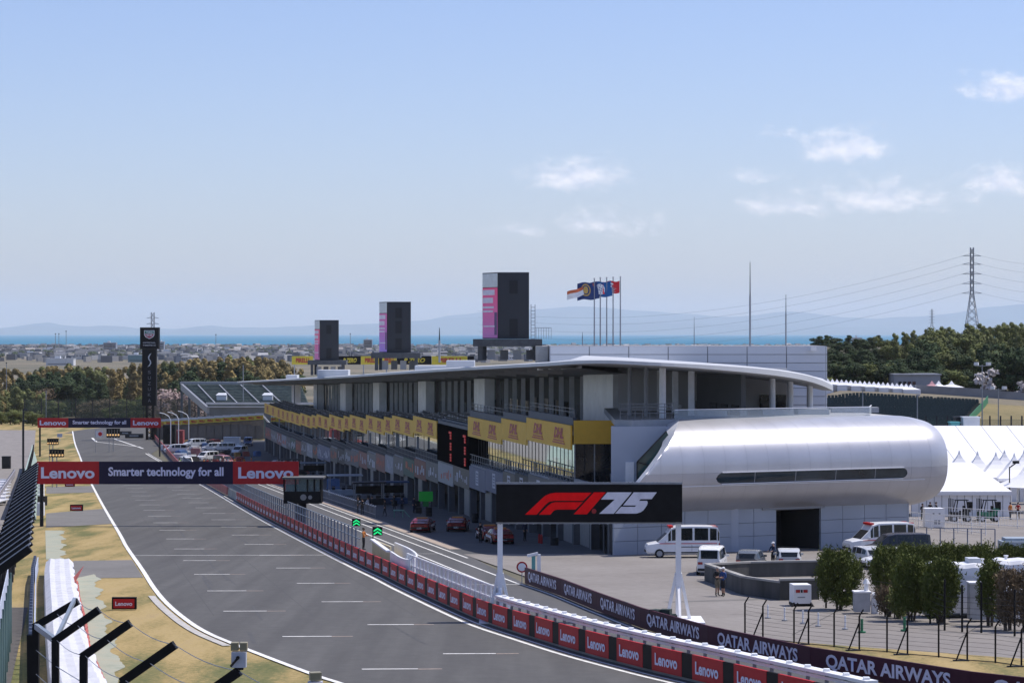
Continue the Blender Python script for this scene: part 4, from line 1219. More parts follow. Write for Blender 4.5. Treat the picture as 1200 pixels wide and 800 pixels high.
# ================================================================== BARRIERS
def panel_wall(name, label, path, pitch, red_len, h0, h1, face_off, mats, txt, tw, th_, lm, s_from=0, dark=True, group=None, tmat=None):
    """row of printed panels along a path running from far to near; printed side looks at the track"""
    base = path[len(path) // 2].copy()
    t = thing(name, label, 'barrier', base, group=group)
    pts = resample(path, pitch)
    md = B(); md.box2((0, -.06, h0), (red_len, .06, h1)); md1 = md.data('panel', mats[0])
    md = B(); md.box2((0, -.05, h0), (pitch - red_len - .01, .05, h1)); md2 = md.data('panel', mats[1])
    for a, c in zip(pts, pts[1:]):
        e = frame(a, c)
        o = ob('panel', md1, t, a - base, e)
        if txt: letter(txt, o, (red_len / 2, -.09, (h0 + h1) / 2), tw, th_, lm, bold=.03)
        if dark:
            d = (c - a).normalized(); ob('panel', md2, t, a + d * (red_len + .005) - base, e)
    return t, pts
straight = [tu(21.3, Y) for Y in (600, 560, 540, 520, 505, 495, 485, 475, 465, 455, 445, 435, 425, 415)]
far_wall = straight + [q for q in wall_line if q.y < 405]
# split into far (small lettering unreadable but still built) and near part
near_pts = [q for q in far_wall if q.y <= 330]
panel_wall('pit_wall_barrier', 'low red barrier with white lettering and dark gaps along the track', near_pts, 4.1, 3.05, .14, 1.16, 0, (RED, BLK), 'Lenovo', 2.3, .52, LAV)
q = B(); fp = [p for p in far_wall if p.y >= 328]
q.loft([[p + Vector((-.06, 0, .14)), p + Vector((.06, 0, .14)), p + Vector((.06, 0, 1.16)), p + Vector((-.06, 0, 1.16))] for p in fp])
o_ = fp[len(fp) // 2]
tag(q.build('pit_wall_barrier', mat('faded_red', (.36, .06, .06), .6, var=.2, scale=.25), origin=o_), 'far stretch of faded red pit wall near the pit exit', 'barrier')
# concrete foot below the boards
q = B(); fl_ = [p for p in far_wall if p.y < 335]
bl = offset(fl_, -.38)
q.loft([[a_ + Vector((-.02, 0, 0)), b__ + Vector((0, 0, 0)), b__ + Vector((0, 0, 1.0)), a_ + Vector((.10, .0, 1.0))] for a_, b__ in zip(offset(fl_, -.1), bl)])
tag(q.build('pit_wall', CONC, origin=fl_[len(fl_) // 2]), 'plain concrete pit wall standing behind the red lettered boards', 'wall')
# Qatar boards
panel_wall('pit_entry_barrier', 'maroon barrier with large white capital lettering beside the pit entry', qatar_line, 11.4, 11.38, .05, 1.08, 0, (MAROON, MAROON), 'QATAR AIRWAYS', 8.9, .68, mat('lettering_lilac', (.62, .60, .72), .5), dark=False)
# white guard rail behind the near red boards, with brackets
gl = regrade(offset([q for q in wall_line if 92 < q.y < 136], -.75))
gt = thing('guard_rail', 'white steel guard rail with brackets behind the red lettered boards', 'guard rail', gl[len(gl) // 2])
o_ = Vector(gt.location)
for hh, rr_ in ((1.22, .085), (1.42, .10)):
    q = B()
    for a_, c_ in zip(gl, gl[1:]): q.beam(a_ - o_ + Vector((0, 0, hh)), c_ - o_ + Vector((0, 0, hh)), .5 if hh > 1.3 else .2, .12)
    q.build('rail', W, gt)
for a_ in resample(gl, 1.6):
    q = B(); q.box(a_ - o_ + Vector((0, 0, .72)), (.14, .14, 1.44)); q.build('post', GRY, gt)
    q = B(); q.box(a_ - o_ + Vector((0, 0, 1.52)), (.22, .28, .10)); q.build('bracket', WM, gt)
# white railed frames on the wall further up (before the guard rail)
fl2 = regrade(offset([q for q in wall_line if 134 < q.y < 169], -.9))
ft = thing('debris_fence', 'row of white tubular mesh frames on the wall behind the gantry leg', 'fence', fl2[len(fl2) // 2]); o_ = Vector(ft.location)
NETW = mesh_net('white_mesh', (.62, .66, .74), .42)
sg = resample(fl2, 1.55)
for a_, c_ in zip(sg, sg[1:]):
    d = (c_ - a_).normalized(); a2 = a_ - o_ + d * .05; c2 = c_ - o_ - d * .05
    q = B()
    for hh in (.5, 1.15, 1.8): q.beam(a2 + Vector((0, 0, hh)), c2 + Vector((0, 0, hh)), .09)
    for e in (a2, c2): q.beam(e, e + Vector((0, 0, 1.8)), .09)
    fr_ = q.build('frame', W, ft)
    q = B(); q.poly([a2 + Vector((0, 0, .2)), c2 + Vector((0, 0, .2)), c2 + Vector((0, 0, 1.78)), a2 + Vector((0, 0, 1.78))]); q.build('mesh', NETW, fr_, fix=False)
# blue-grey debris fence on the pit wall
NETB = mesh_net('blue_grey_mesh', (.30, .35, .44), .22); STB = mat('fence_blue_grey', (.17, .20, .25), .5)
fl3 = regrade(offset([q for q in far_wall if 186 < q.y < 470], -.35))
fl3 = [p for p in fl3]
ft = thing('debris_fence', 'blue-grey mesh debris fence standing along the top of the pit wall', 'fence', fl3[len(fl3) // 2]); o_ = Vector(ft.location)
sg = resample(fl3, 2.4)
for a_, c_ in zip(sg, sg[1:]):
    if 228 < a_.y < 232: pass
    a2 = a_ - o_; c2 = c_ - o_
    q = B()
    for hh in (1.05, 1.75, 2.45): q.beam(a2 + Vector((0, 0, hh)), c2 + Vector((0, 0, hh)), .07)
    q.beam(a2, a2 + Vector((0, 0, 2.48)), .11)
    fr_ = q.build('frame', STB, ft)
    if a_.y < 330:
        q = B(); q.poly([a2 + Vector((.02, 0, 1.0)), c2 + Vector((.02, 0, 1.0)), c2 + Vector((.02, 0, 2.4)), a2 + Vector((.02, 0, 2.4))]); q.build('mesh', NETB, fr_, fix=False)
# white rounded end of the pit-wall stand, with yellow panels
c = tu(23.4, 176); e = P(485, 676)
wt = thing('pit_wall_end', 'white curved end of the pit wall with cream panels behind it', 'wall', P(470, 668, 0)); o_ = Vector(wt.location)
pa = [P(457, 672), P(470, 681), P(483, 683), P(487, 676), P(478, 668), P(462, 660)]
pa = smooth_path([p - o_ for p in pa], 5)
q = B(); q.loft([[p, p + Vector((0, 0, 1.55)), p + Vector((.12, .12, 1.55)), p + Vector((.12, .12, 0))] for p in pa]); q.build('shell', W, wt, smooth=False)
for k in range(3):
    p0 = P(436 + k * 7, 655 + k * 3.2) - o_; p1 = P(443 + k * 7, 658 + k * 3.4) - o_
    q = B(); q.hexa([p0, p1, p1 + Vector((.1, .15, 0)), p0 + Vector((.1, .15, 0)), p0 + Vector((0, 0, 1.5)), p1 + Vector((0, 0, 1.5)), p1 + Vector((.1, .15, 1.5)), p0 + Vector((.1, .15, 1.5))]); q.build('panel', mat('cream_panel', (.55, .47, .30), .6), wt)
q = B(); p0 = P(455, 671) - o_; q.beam(p0 + Vector((0, 0, 1.5)), P(436, 656) - o_ + Vector((0, 0, 1.55)), .3, .12); q.build('capping', W, wt)
# marshal cabin on the pit wall
cb = tu(22.9, 246); 
ct = thing('marshal_cabin', 'black marshal cabin with windows raised on a post at the pit wall', 'cabin', cb)
kk = 246 / F
q = B(); q.box2((-22 * kk, 0, 3.15 - .9), (22 * kk, 2.6, 3.9 - .5)); q.build('cabin_base', BLK, ct)
q = B(); q.box2((-23.5 * kk, -.3, 4.62), (25 * kk, 3.0, 4.78)); q.build('roof', mat('roof_felt', (.12, .12, .12), .8), ct)
for x in (-21.5, -8, 6, 14, 21.5):
    q = B(); q.box2((x * kk - .07, 0.02, 3.38), (x * kk + .07, .16, 4.63)); q.build('window_post', BLK, ct)
CG = mesh_net('cabin_glass', (.30, .40, .40), .22)
for xa, xb in ((-21, -8), (-8, 6), (6, 14), (14, 21)):
    q = B(); q.box2((xa * kk + .08, .08, 3.4), (xb * kk - .08, .10, 4.62)); q.build('window', CG, ct)
q = B(); q.box2((-22 * kk, 2.45, 3.4), (22 * kk, 2.6, 4.62)); q.build('back_panel', mat('cabin_grey', (.09, .10, .10), .7), ct)
q = B(); q.box2((-.45, .6, 0), (.3, 1.3, 2.3)); q.build('post', BLK, ct)
q = B(); q.cyl((.1, -.02, 2.85), (.1, -.04, 2.85), .3, 14); q.cyl((.75, -.02, 2.85), (.75, -.04, 2.85), .2, 12); q.build('emblem', mat('emblem_grey', (.22, .22, .22), .5), ct)
# ================================================================== LEFT SIDE: fences, tyre wall, boards
# outer catch fence: posts with arms leaning over the track
def catch_post(t, o_, foot, kink_h, tip, w_, m=BLK, net=None):
    f0 = foot - o_; k0 = f0 + Vector((0, 0, kink_h)); tp = tip - o_
    q = B(); q.beam(f0, k0, w_, w_); po = q.build('post', m, t)
    q = B(); q.beam(k0 - (tp - k0).normalized() * .05, tp, w_, w_ * 1.1); q.build('arm', m, po)
    return k0, tp
PGRN = mat('pale_green_sheet', (.36, .46, .42), .55, var=.15, scale=.8)
fa = thing('catch_fence', 'black catch fence with leaning arms beside the spectator terrace', 'fence', Vector((-30, 150, prof(150)))); o_ = Vector(fa.location)
prev = None; Y = 96.0
STL = mat('arm_edge_steel', (.55, .56, .57), .5)
while Y < 262:
    x = -24.9 - .183 * (Y - 124.5)
    ft_ = Vector((x, Y, prof(Y)))
    k0, tp = catch_post(fa, o_, ft_, 4.9, Vector((x + 1.6, Y + .1, prof(Y) + 6.05)), .27)
    if prev:
        q = B(); q.beam(prev[0] + Vector((0, .03, .19)), prev[1] + Vector((0, .03, .19)), .08, .07); q.build('edge_bar', STL, fa)
        q = B()
        for hh in (1.0, 2.0, 3.0, 4.0): q.cyl(prev[0] + Vector((0, 0, hh - 4.9)), k0 + Vector((0, 0, hh - 4.9)), .02, 4, cap=False)
        q.build('cable', GRY, fa)
    prev = (k0, tp); Y += 4.6 + max(0, Y - 96) * .045
# sheeting further along
Y = 262
gfs = thing('screen_fence', 'pale green sheeted fence running on beyond the black catch fence', 'fence', Vector((-50, 330, prof(330)))); o_ = Vector(gfs.location)
while Y < 470:
    x = -25.2 - .183 * (Y - 124.5); x2 = x - .183 * 6.4
    a_ = Vector((x, Y, prof(Y))) - o_; c_ = Vector((x2, Y + 6.4, prof(Y + 6.4))) - o_
    q = B(); a_ = a_ + Vector((1.6, 0, 0)); c_ = c_ + Vector((1.6, 0, 0)); q.hexa([a_, c_, c_ + Vector((.06, 0, 0)), a_ + Vector((.06, 0, 0)), a_ + Vector((-1.3, 0, 4.4)), c_ + Vector((-1.3, 0, 4.4)), c_ + Vector((-1.24, 0, 4.4)), a_ + Vector((-1.24, 0, 4.4))]); q.build('sheet', PGRN, gfs)
    q = B(); q.cyl(a_ + Vector((-1.0, 0, 0)), a_ + Vector((-1.0, 0, 4.6)), .09, 6); q.build('post', DK, gfs)
    if int(Y / 6.5) % 2 == 0:
        q = B(); q.box(a_ + Vector((.5, .2, 1.1)), (.7, .7, 1.3)); q.build('marshal_panel', W, gfs)
    Y += 6.5
for (px, tp_, Y) in ((27, 493, 300), (27.5, 480, 330)):
    a_ = at(px, tp_, Y); q = B(); f0 = Vector((a_.x, Y, prof(Y))); q.cyl(f0, a_, .11, 8); q.box(a_ + Vector((.2, 0, 0)), (.5, .3, .2))
    tag(q.build('lamp_post', DK, origin=f0), 'dark lamp post standing beside the spectator terrace' if px == 27 else 'slimmer dark lamp post further along the spectator terrace', 'lamp post')
# spectator benches
bg_m = mat('bench_white', (.62, .62, .66), .5)
for k in range(7):
    Y = 300 + k * 13; x = at(-2 + k * .6, 520, Y).x
    q = B(); zz = prof(Y)
    for r_i in range(3): q.box((x - 3.0 * r_i - 1, Y, zz + .5 + .5 * r_i), (2.6, 9.5, .12), -.06)
    q.box((x - 4, Y - 4.6, zz + .4), (8, .2, .8)); q.box((x - 4, Y + 4.4, zz + .4), (8, .2, .8))
    tag(q.build('bleacher', bg_m, origin=(x, Y, zz)), 'white bleacher bench rows on the spectator terrace', 'bench', 'bleachers on the spectator terrace')
q = B(); a_ = P(7.5, 549); q.box(a_ + Vector((0, 0, 1.1)), (1.5, 1, 2.2)); q.box(a_ + Vector((0, 0, 2.25)), (1.6, 1.1, .12)); tag(q.build('litter_cabinet', DK, origin=a_), 'dark upright cabinet at the end of the white bleachers', 'cabinet')
# barrier under the fence: guard rail along the verge edge
gr = thing('guard_rail', 'grey steel guard rail along the far edge of the grass verge', 'guard rail', Vector((-42, 200, prof(200)))); o_ = Vector(gr.location)
pts = [Vector((-.178 * Y - 6.9, Y, prof(Y))) - o_ for Y in range(176, 430, 6)]
q = B()
for a_, c_ in zip(pts, pts[1:]):
    for hh in (.45, .8, 1.12): q.beam(a_ + Vector((0, 0, hh)), c_ + Vector((0, 0, hh)), .12, .28)
q.build('rail', mat('rail_lilac_grey', (.40, .38, .43), .5, metal=.2), gr)
for a_ in pts: q = B(); q.box(a_ + Vector((-.15, 0, .65)), (.15, .2, 1.3)); q.build('post', GRY, gr)
# white-covered tyre wall, one hump per row of tyres
tl = [(54, 656), (52, 668), (53, 690), (54, 726), (58, 780), (66, 830)]
tr_ = [(86, 656), (88, 672), (90, 690), (97, 714), (101, 744), (119, 786), (146, 832)]
Lp = resn([P(*q, 1.0) for q in tl], 44); Rp = resn([P(*q, 1.0) for q in tr_], 44)
tw_ = thing('tyre_wall', 'white sheet-covered tyre wall lining the outside of the bend', 'tyre wall', Vector((Lp[22].x, Lp[22].y, prof(Lp[22].y)))); o_ = Vector(tw_.location)
TWM = mat('white_sheeting', (.58, .58, .61), .6, var=.1, scale=1.4, bump=.5, bscale=2)
rr = random.Random(9)
for i in range(44):
    l0, l1, r0, r1 = Lp[i], Lp[i + 1], Rp[i], Rp[i + 1]
    q = B(); rings = []
    j = rr.uniform(-.10, .10)
    for s in range(4):
        f = s / 3; l = l0 + (l1 - l0) * (f * .94 + .03); r_ = r0 + (r1 - r0) * (f * .94 + .03)
        hump = .15 * math.sin(math.pi * f) + rr.uniform(-.015, .015); ring = []
        for v in range(7):
            u = v / 6; p_ = l + (r_ - l) * u; edge = .04 * abs(math.sin(u * math.pi * 3))
            ring.append(p_ + Vector((j * (u > .9), 0, hump + edge - .25 * (u > .99) - .2 * (u < .01))) - o_)
        ring.append(Vector((r_.x + j + .05, r_.y, prof(r_.y))) - o_); ring.insert(0, Vector((l.x - .05, l.y, prof(l.y))) - o_)
        rings.append(ring)
    q.loft(rings, closed=False, cap=True); q.build('tyre_row', TWM, tw_, smooth=False)
q = B()
for i in range(30):
    p_ = Rp[i + 8]; q.box((p_.x + .12 - o_.x, p_.y - o_.y, prof(p_.y) + .35 - o_.z), (.12, (Rp[i + 8] - Rp[i + 9]).length * .8, .5), .2)
q.build('red_trim', mat('trim_red', (.42, .10, .07), .6, var=.3), tw_)
p_ = P(86, 672, 1.1) - o_; q = B(); q.prism([p_ + Vector((0, 0, -.2)), p_ + Vector((.3, -1.6, -.5)), p_ + Vector((.5, .6, .4))], (.05, .05, .05)); q.build('torn_flap', MATS['trim_red'], tw_)
# blue-white guard rail with bolts beside the tyre wall
g2 = thing('guard_rail', 'pale blue steel guard rail beside the white tyre wall', 'guard rail', Vector((Lp[10].x, Lp[10].y, prof(Lp[10].y)))); o_ = Vector(g2.location)
gpt = [Vector((p.x - .55, p.y, prof(p.y))) - o_ for p in Lp]
for hh in (.4, .75, 1.1):
    q = B()
    for a_, c_ in zip(gpt, gpt[1:]): q.beam(a_ + Vector((0, 0, hh)), c_ + Vector((0, 0, hh)), .06, .22)
    q.build('rail', mat('rail_pale_blue', (.46, .50, .60), .5, metal=.2), g2)
for a_ in gpt: q = B(); q.box(a_ + Vector((-.2, 0, .65)), (.16, .2, 1.3)); q.build('post', mat('rail_post_blue', (.12, .15, .22), .6), g2)
# inner catch fence in the foreground
fb = thing('catch_fence', 'heavy black cranked fence posts above the tyre wall in the bend', 'fence', Vector((-11, 66, prof(66)))); o_ = Vector(fb.location)
ks = [(42, 733, 75), (65, 750, 70.5), (98, 768, 66), (145, 797, 60.2), (214, 832, 54.6), (296, 872, 49.4)]
prev = None
FBK = []
for i, (px, py, Y) in enumerate(ks):
    k0 = at(px, py, Y); foot = Vector((k0.x, Y, prof(Y)))
    tip = k0 + Vector((1.22 if i else 1.26, -.15, .86 if i else .74))
    kk, tp = catch_post(fb, o_, foot, k0.z - foot.z, tip, .19)
    FBK.append((k0, tip))
    if prev:
        for s in (.02, .5, 1.0):
            q = B(); n = 6; A = prev[0] + (prev[1] - prev[0]) * s; C_ = kk + (tp - kk) * s
            pp = [A + (C_ - A) * (j / n) - Vector((0, 0, .10 * math.sin(math.pi * j / n))) for j in range(n + 1)]
            for a_, c_ in zip(pp, pp[1:]): q.cyl(a_, c_, .011, 4, cap=False)
            q.build('cable', GRY, fb)
        q = B()
        for hh in (-.7, -1.4, -2.1, -2.8, -3.5, -4.2):
            q.cyl(prev[0] + Vector((0, 0, hh)), kk + Vector((0, 0, hh)), .014, 4, cap=False)
        q.build('cable', GRY, fb)
    prev = (kk, tp)
# pale brace struts on the end bay
k0, tip = FBK[0]; k1, t1_ = FBK[1]
q = B(); q.beam(k0 - o_, k1 - o_, .12, .16); q.beam(k1 - o_, tip - o_ + Vector((-.1, 0, .05)), .09, .12); q.build('brace', mat('brace_blue_grey', (.20, .24, .30), .5), fb)
q = B(); q.beam(k0 + Vector((-.12, 0, -.25)) - o_, Vector((k0.x - .12, 75.2, prof(75) + .2)) - o_, .26, .2); q.build('post', BLK, fb)
# loudspeaker-like boxes on the arms
for i, (px, py, tw) in enumerate(((279.5, 783, 1), (361, 806, 0))):
    k0, tip = FBK[4 + i]
    Y = tip.y
    lt = thing('lamp_box', 'grey equipment box with two square lamps on a fence arm' if i == 0 else 'grey equipment box with one turned lamp on a fence arm', 'lamp', tip + Vector((0, 0, .05)))
    sc = Y / F
    q = B(); q.box((0, 0, 11 * sc), (17 * sc, .22, 18 * sc)); q.build('housing', mat('housing_grey', (.42, .44, .50), .5), lt)
    for s in ((-1, 1) if tw else (0,)):
        q = B(); q.box((s * 5.2 * sc, .05, 26 * sc), ((8.6 if tw else 13) * sc, .16, 9.5 * sc), 0 if tw else .3); lp = q.build('lamp', mat('lamp_beige', (.30, .27, .18), .5), lt)
        q = B(); q.box((s * 5.2 * sc, -.05, 26 * sc), ((7.4 if tw else 11.5) * sc, .03, 8.3 * sc), 0 if tw else .3); q.build('lamp_face', mat('lamp_lens', (.20, .185, .12), .3), lp)
    q = B(); q.beam((-1 * sc, -.15, 13 * sc), (-8 * sc, -.3, 5 * sc), 2 * sc); q.cyl((-.5 * sc, -.13, 14 * sc), (-.5 * sc, -.2, 14 * sc), 2.2 * sc, 8); q.build('bracket', BLK, lt)
    q = B(); q.box((0, 0, .5 * sc), (10 * sc, .14, 3 * sc)); q.build('foot', BLK, lt)
# boards on the verge
def verge_board(px0, px1, y0, y1, label):
    c = P((px0 + px1) / 2, y1); k_ = c.y / F
    t = thing('verge_board', label, 'sign', c)
    w_ = (px1 - px0) * k_; h_ = (y1 - y0) * k_
    q = B(); q.box2((-w_ / 2, 0, 0.02), (w_ / 2, .3, h_)); bo = q.build('frame', BLK, t)
    q = B(); q.box2((-w_ * .43, -.05, h_ * .14), (w_ * .43, 0, h_ * .86)); pn = q.build('panel', RED, t)
    letter('Lenovo', pn, (0, -.08, h_ * .5), w_ * .7, h_ * .34, LAV, bold=.03)
verge_board(131, 159.5, 699.5, 714, 'black-framed red board on the dry grass inside the bend')
verge_board(82, 97, 591, 598.5, 'smaller black-framed red board on the grass between two crossings')
verge_board(76, 87.5, 565, 570, 'tiny red board on the verge just below the nearer gantry')
q = B(); c = P(49.5, 603); k_ = c.y / F; q.box2((c.x - 5.6 * k_, c.y, c.z + 11 * k_), (c.x + 5.6 * k_, c.y + .2, c.z + 22 * k_)); q.box2((c.x - .1, c.y + .05, c.z), (c.x + .1, c.y + .15, c.z + 11 * k_))
tag(q.build('board_back', mat('brown_back', (.05, .04, .035), .8), origin=c), 'dark back of a small board on a post at the verge edge', 'sign')
# light panels hung beside and above the straight
AMB = mat('amber_lamp', (.9, .52, .2), .4, emit=.7)
def light_panel(px0, px1, y0, y1, Y, n, label):
    a_ = at(px0, y1, Y); c = at(px1, y0, Y); foot = Vector(((a_.x + c.x) / 2, Y, prof(Y)))
    t = thing('start_light_panel', label, 'light', foot); w_ = c.x - a_.x; h_ = c.z - a_.z; z0 = a_.z - foot.z
    for i in range(n):
        x = -w_ / 2 + w_ * (i + .5) / n
        q = B(); q.box2((x - w_ / n * .42, 0, z0), (x + w_ / n * .42, .3, z0 + h_)); bo = q.build('lamp_housing', BLK, t)
        q = B(); q.cyl((x, -.02, z0 + h_ * .33), (x, -.08, z0 + h_ * .33), min(w_ / n * .33, h_ * .22), 10); q.build('lamp', AMB, bo)
    q = B(); q.box2((-w_ / 2, .1, z0 + h_), (w_ / 2, .25, z0 + h_ + .2)); q.build('top_bar', BLK, t)
    if z0 > .3: q = B(); q.cyl((0, .2, 0), (0, .2, z0 + .1), .08, 6); q.cyl((-w_ * .3, .2, 0), (-w_ * .3, .2, z0 + .1), .06, 6); q.build('post', GRY, t)
light_panel(55, 68.5, 515, 521, 440, 5, 'black five-lamp panel with amber lights, upper one on the verge')
light_panel(57.5, 75, 528, 535.5, 370, 5, 'larger black five-lamp panel with amber lights, lower one on the verge')
light_panel(124.5, 140.5, 503, 512.5, 540, 5, 'black five-lamp start light panel over the track by the white flag')
# white flag with a red disc hung across the track
Yf = 535; a_ = at(112, 512, Yf); c = at(120.5, 504.5, Yf)
jf = thing('hanging_flag', 'white flag with a red disc hanging over the far end of the straight', 'flag', Vector((a_.x, Yf, prof(Yf))))
o_ = Vector(jf.location)
q = B(); q.loft([[Vector((a_.x + (c.x - a_.x) * s / 8, Yf + .06 * math.sin(s), z)) - o_ for z in (a_.z, c.z)] for s in range(9)], closed=False, cap=False); fl = q.build('cloth', W, jf)
q = B(); q.cyl(Vector(((a_.x + c.x) / 2 + .2, Yf - .12, (a_.z + c.z) / 2)) - o_, Vector(((a_.x + c.x) / 2 + .2, Yf - .14, (a_.z + c.z) / 2)) - o_, .42, 16); q.build('red_disc', REDF, fl)
q = B(); q.cyl((-.05, .1, 0), (-.05, .1, c.z - o_.z + .3), .05, 6); q.build('pole', GRY, jf)
# two dark board carts on the far verge
for (px0, px1, y0, y1, lab) in ((140, 154, 505, 509.5, 'long grey-topped dark hoarding block on the far verge'), (147, 168, 508, 513, 'dark hoarding block with pale mark beside the pit exit grass')):
    c = P((px0 + px1) / 2, y1); k_ = c.y / F; q = B(); q.box((c.x, c.y, c.z + (y1 - y0) * k_ / 2), ((px1 - px0) * k_, 1.2, (y1 - y0) * k_)); q.box((c.x, c.y - .65, c.z + (y1 - y0) * k_ * .55), ((px1 - px0) * k_ * .5, .06, (y1 - y0) * k_ * .3), 0, 1)
    tag(q.build('hoarding_block', [DK, GRY], origin=c), lab, 'hoarding')
q = B(); c = P(70, 517); k_ = c.y / F; q.box2((c.x - 3 * k_, c.y, c.z + 5 * k_), (c.x + 3 * k_, c.y + .1, c.z + 9 * k_)); q.cyl((c.x, c.y + .15, c.z), (c.x, c.y + .15, c.z + 8 * k_), .06, 6); tag(q.build('verge_sign', mat('pale_blue_sign', (.35, .42, .58), .5), origin=c), 'small pale blue sign on a post on the far verge', 'sign')
# mint kerb line behind the first corner
mint = mat('mint_barrier', (.16, .33, .25), .7)
q = B(); q.hexa([Vector((-112, 716, prof(716) + z)) for z in (0,)] * 0 + [(-92, 722, prof(722)), (-55, 726, prof(722)), (-55, 726.6, prof(722)), (-92, 722.6, prof(722)), (-92, 722, prof(722) + 1), (-55, 726, prof(722) + 1), (-55, 726.6, prof(722) + 1), (-92, 722.6, prof(722) + 1)])
tag(q.build('tyre_barrier', mint, origin=(-75, 724, prof(722))), 'mint green low barrier behind the first corner', 'barrier')
# yellow boards along the far corner
yb_ = thing('advertising_hoarding', 'yellow board row with red lettering curving behind the first corner', 'hoarding', Vector((-80, 690, prof(690)))); o_ = Vector(yb_.location)
prevp = None
for k in range(13):
    px = 184 + k * 9.6; row = 499 - k * .6
    a_ = at(px, row, 602); c_ = at(px + 9.3, row - .55, 602)
    q = B(); q.hexa([a_ - o_, c_ - o_, c_ - o_ + Vector((0, .2, 0)), a_ - o_ + Vector((0, .2, 0)), a_ - o_ + Vector((0, 0, 1.0)), c_ - o_ + Vector((0, 0, 1.0)), c_ - o_ + Vector((0, .2, 1.0)), a_ - o_ + Vector((0, .2, 1.0))])
    bo = q.build('board', MATS['hoarding_yellow'], yb_)
    letter('PIRELLI', bo, (a_ + c_) / 2 - o_ + Vector((0, -.05, .5)), 1.3, .5, DREDT, bold=.05)
    q = B(); q.box((a_ + c_) / 2 - o_ + Vector((0, .1, 1.25)), (1.9, .2, .5)); q.build('capping', LGR, yb_)
    q = B(); hgt = a_.z - prof(602); q.box((a_ + c_) / 2 - o_ + Vector((0, .3, -hgt / 2)), (2.05, .3, hgt)); q.build('foundation', SIDE, yb_)
# far debris fence behind the first corner
NETG = mesh_net('green_mesh', (.07, .11, .09), .38)
df = thing('debris_fence', 'tall dark green mesh fence behind the first corner', 'fence', Vector((-100, 735, prof(735)))); o_ = Vector(df.location)
for k in range(22):
    x = -140 + k * 4.9; Y = 735; zz = prof(Y)
    q = B(); q.cyl((x - o_.x, 0, 0), (x - o_.x, 0, 4.2 + 2.6), .14, 6); q.build('post', DK, df)
    q = B(); q.poly([(x - o_.x, .1, 1), (x + 4.9 - o_.x, .1, 1), (x + 4.9 - o_.x, .1, 6.6), (x - o_.x, .1, 6.6)]); q.build('mesh', NETG, df, fix=False)
# white curved lamp/fence posts near pit exit
for k, px in enumerate((200, 205, 213)):
    a_ = at(px, 530, 560); q = B(); zb = prof(560); f0 = Vector((a_.x, 560 + k * 6, zb))
    pts = [f0, f0 + Vector((0, 0, 6)), f0 + Vector((-.4, 0, 6.8)), f0 + Vector((-1.4, 0, 7.4)), f0 + Vector((-2.4, 0, 7.6))]
    for u, v in zip(pts, pts[1:]): q.cyl(u, v, .10, 6)
    tag(q.build('curved_post', WM, origin=f0), 'white post with a curved top beside the pit exit', 'post', 'curved posts at the pit exit')
# main grandstand left of the straight (outside the picture; the pit glass mirrors it)
ms = thing('main_grandstand', 'long tiered concrete grandstand beside the straight', 'grandstand', Vector((-75, 300, prof(300)))); o_ = Vector(ms.location)
pale = [mat('tier_seat_pale', (.46, .50, .50), .7, var=.2, scale=.5), mat('tier_seat_green', (.20, .30, .28), .7, var=.2, scale=.5)]
for k in range(14):
    q = B(); rings = []
    for Y in (170, 250, 330, 410, 500):
        x = -.203 * Y - 9 - k * 1.5; z = prof(Y) + .6 + k * .75
        rings.append([Vector((x - 1.5, Y, z - .75)) - o_, Vector((x, Y, z - .75)) - o_, Vector((x, Y, z)) - o_, Vector((x - 1.5, Y, z)) - o_])
    q.loft(rings); q.build('tier', pale[(k // 2) % 2], ms)

# asphalt run-off bank climbing to the yellow boards
q = B(); up_ = [at(176 + k * 12, 500.5 - k * .75, 601.6) for k in range(12)]; lo_ = [P(176 + k * 12, 512.5 + k * .2) for k in range(12)]
q.loft([[a_, c_] for a_, c_ in zip(lo_, up_)], closed=False, cap=False)
struct(q.build('runoff', PADD))

# pale banner sheets tied to the outer fence beside the walkway
Y = 92.0
while Y < 128:
    x = -2.0 - .183 * Y; a_ = Vector((x + .3, Y, prof(Y))); c_ = Vector((x + .3 - .183 * 4.4, Y + 4.4, prof(Y + 4.4)))
    q = B(); q.hexa([p - a_ for p in (a_ + Vector((0, 0, .3)), c_ + Vector((0, 0, .3)), c_ + Vector((.04, 0, .3)), a_ + Vector((.04, 0, .3)), a_ + Vector((-.1, 0, 3.3)), c_ + Vector((-.1, 0, 3.3)), c_ + Vector((-.06, 0, 3.3)), a_ + Vector((-.06, 0, 3.3)))])
    o = q.build('banner_sheet', mat('banner_pale_blue', (.42, .46, .56), .7, var=.25, scale=.9), fa, a_ - Vector(fa.location))
    q = B(); q.beam(Vector((.12, 0, 0)), Vector((.12, 0, 3.4)), .09); q.build('banner_post', mat('green_grey_post', (.10, .17, .15), .6), o)
    Y += 4.5
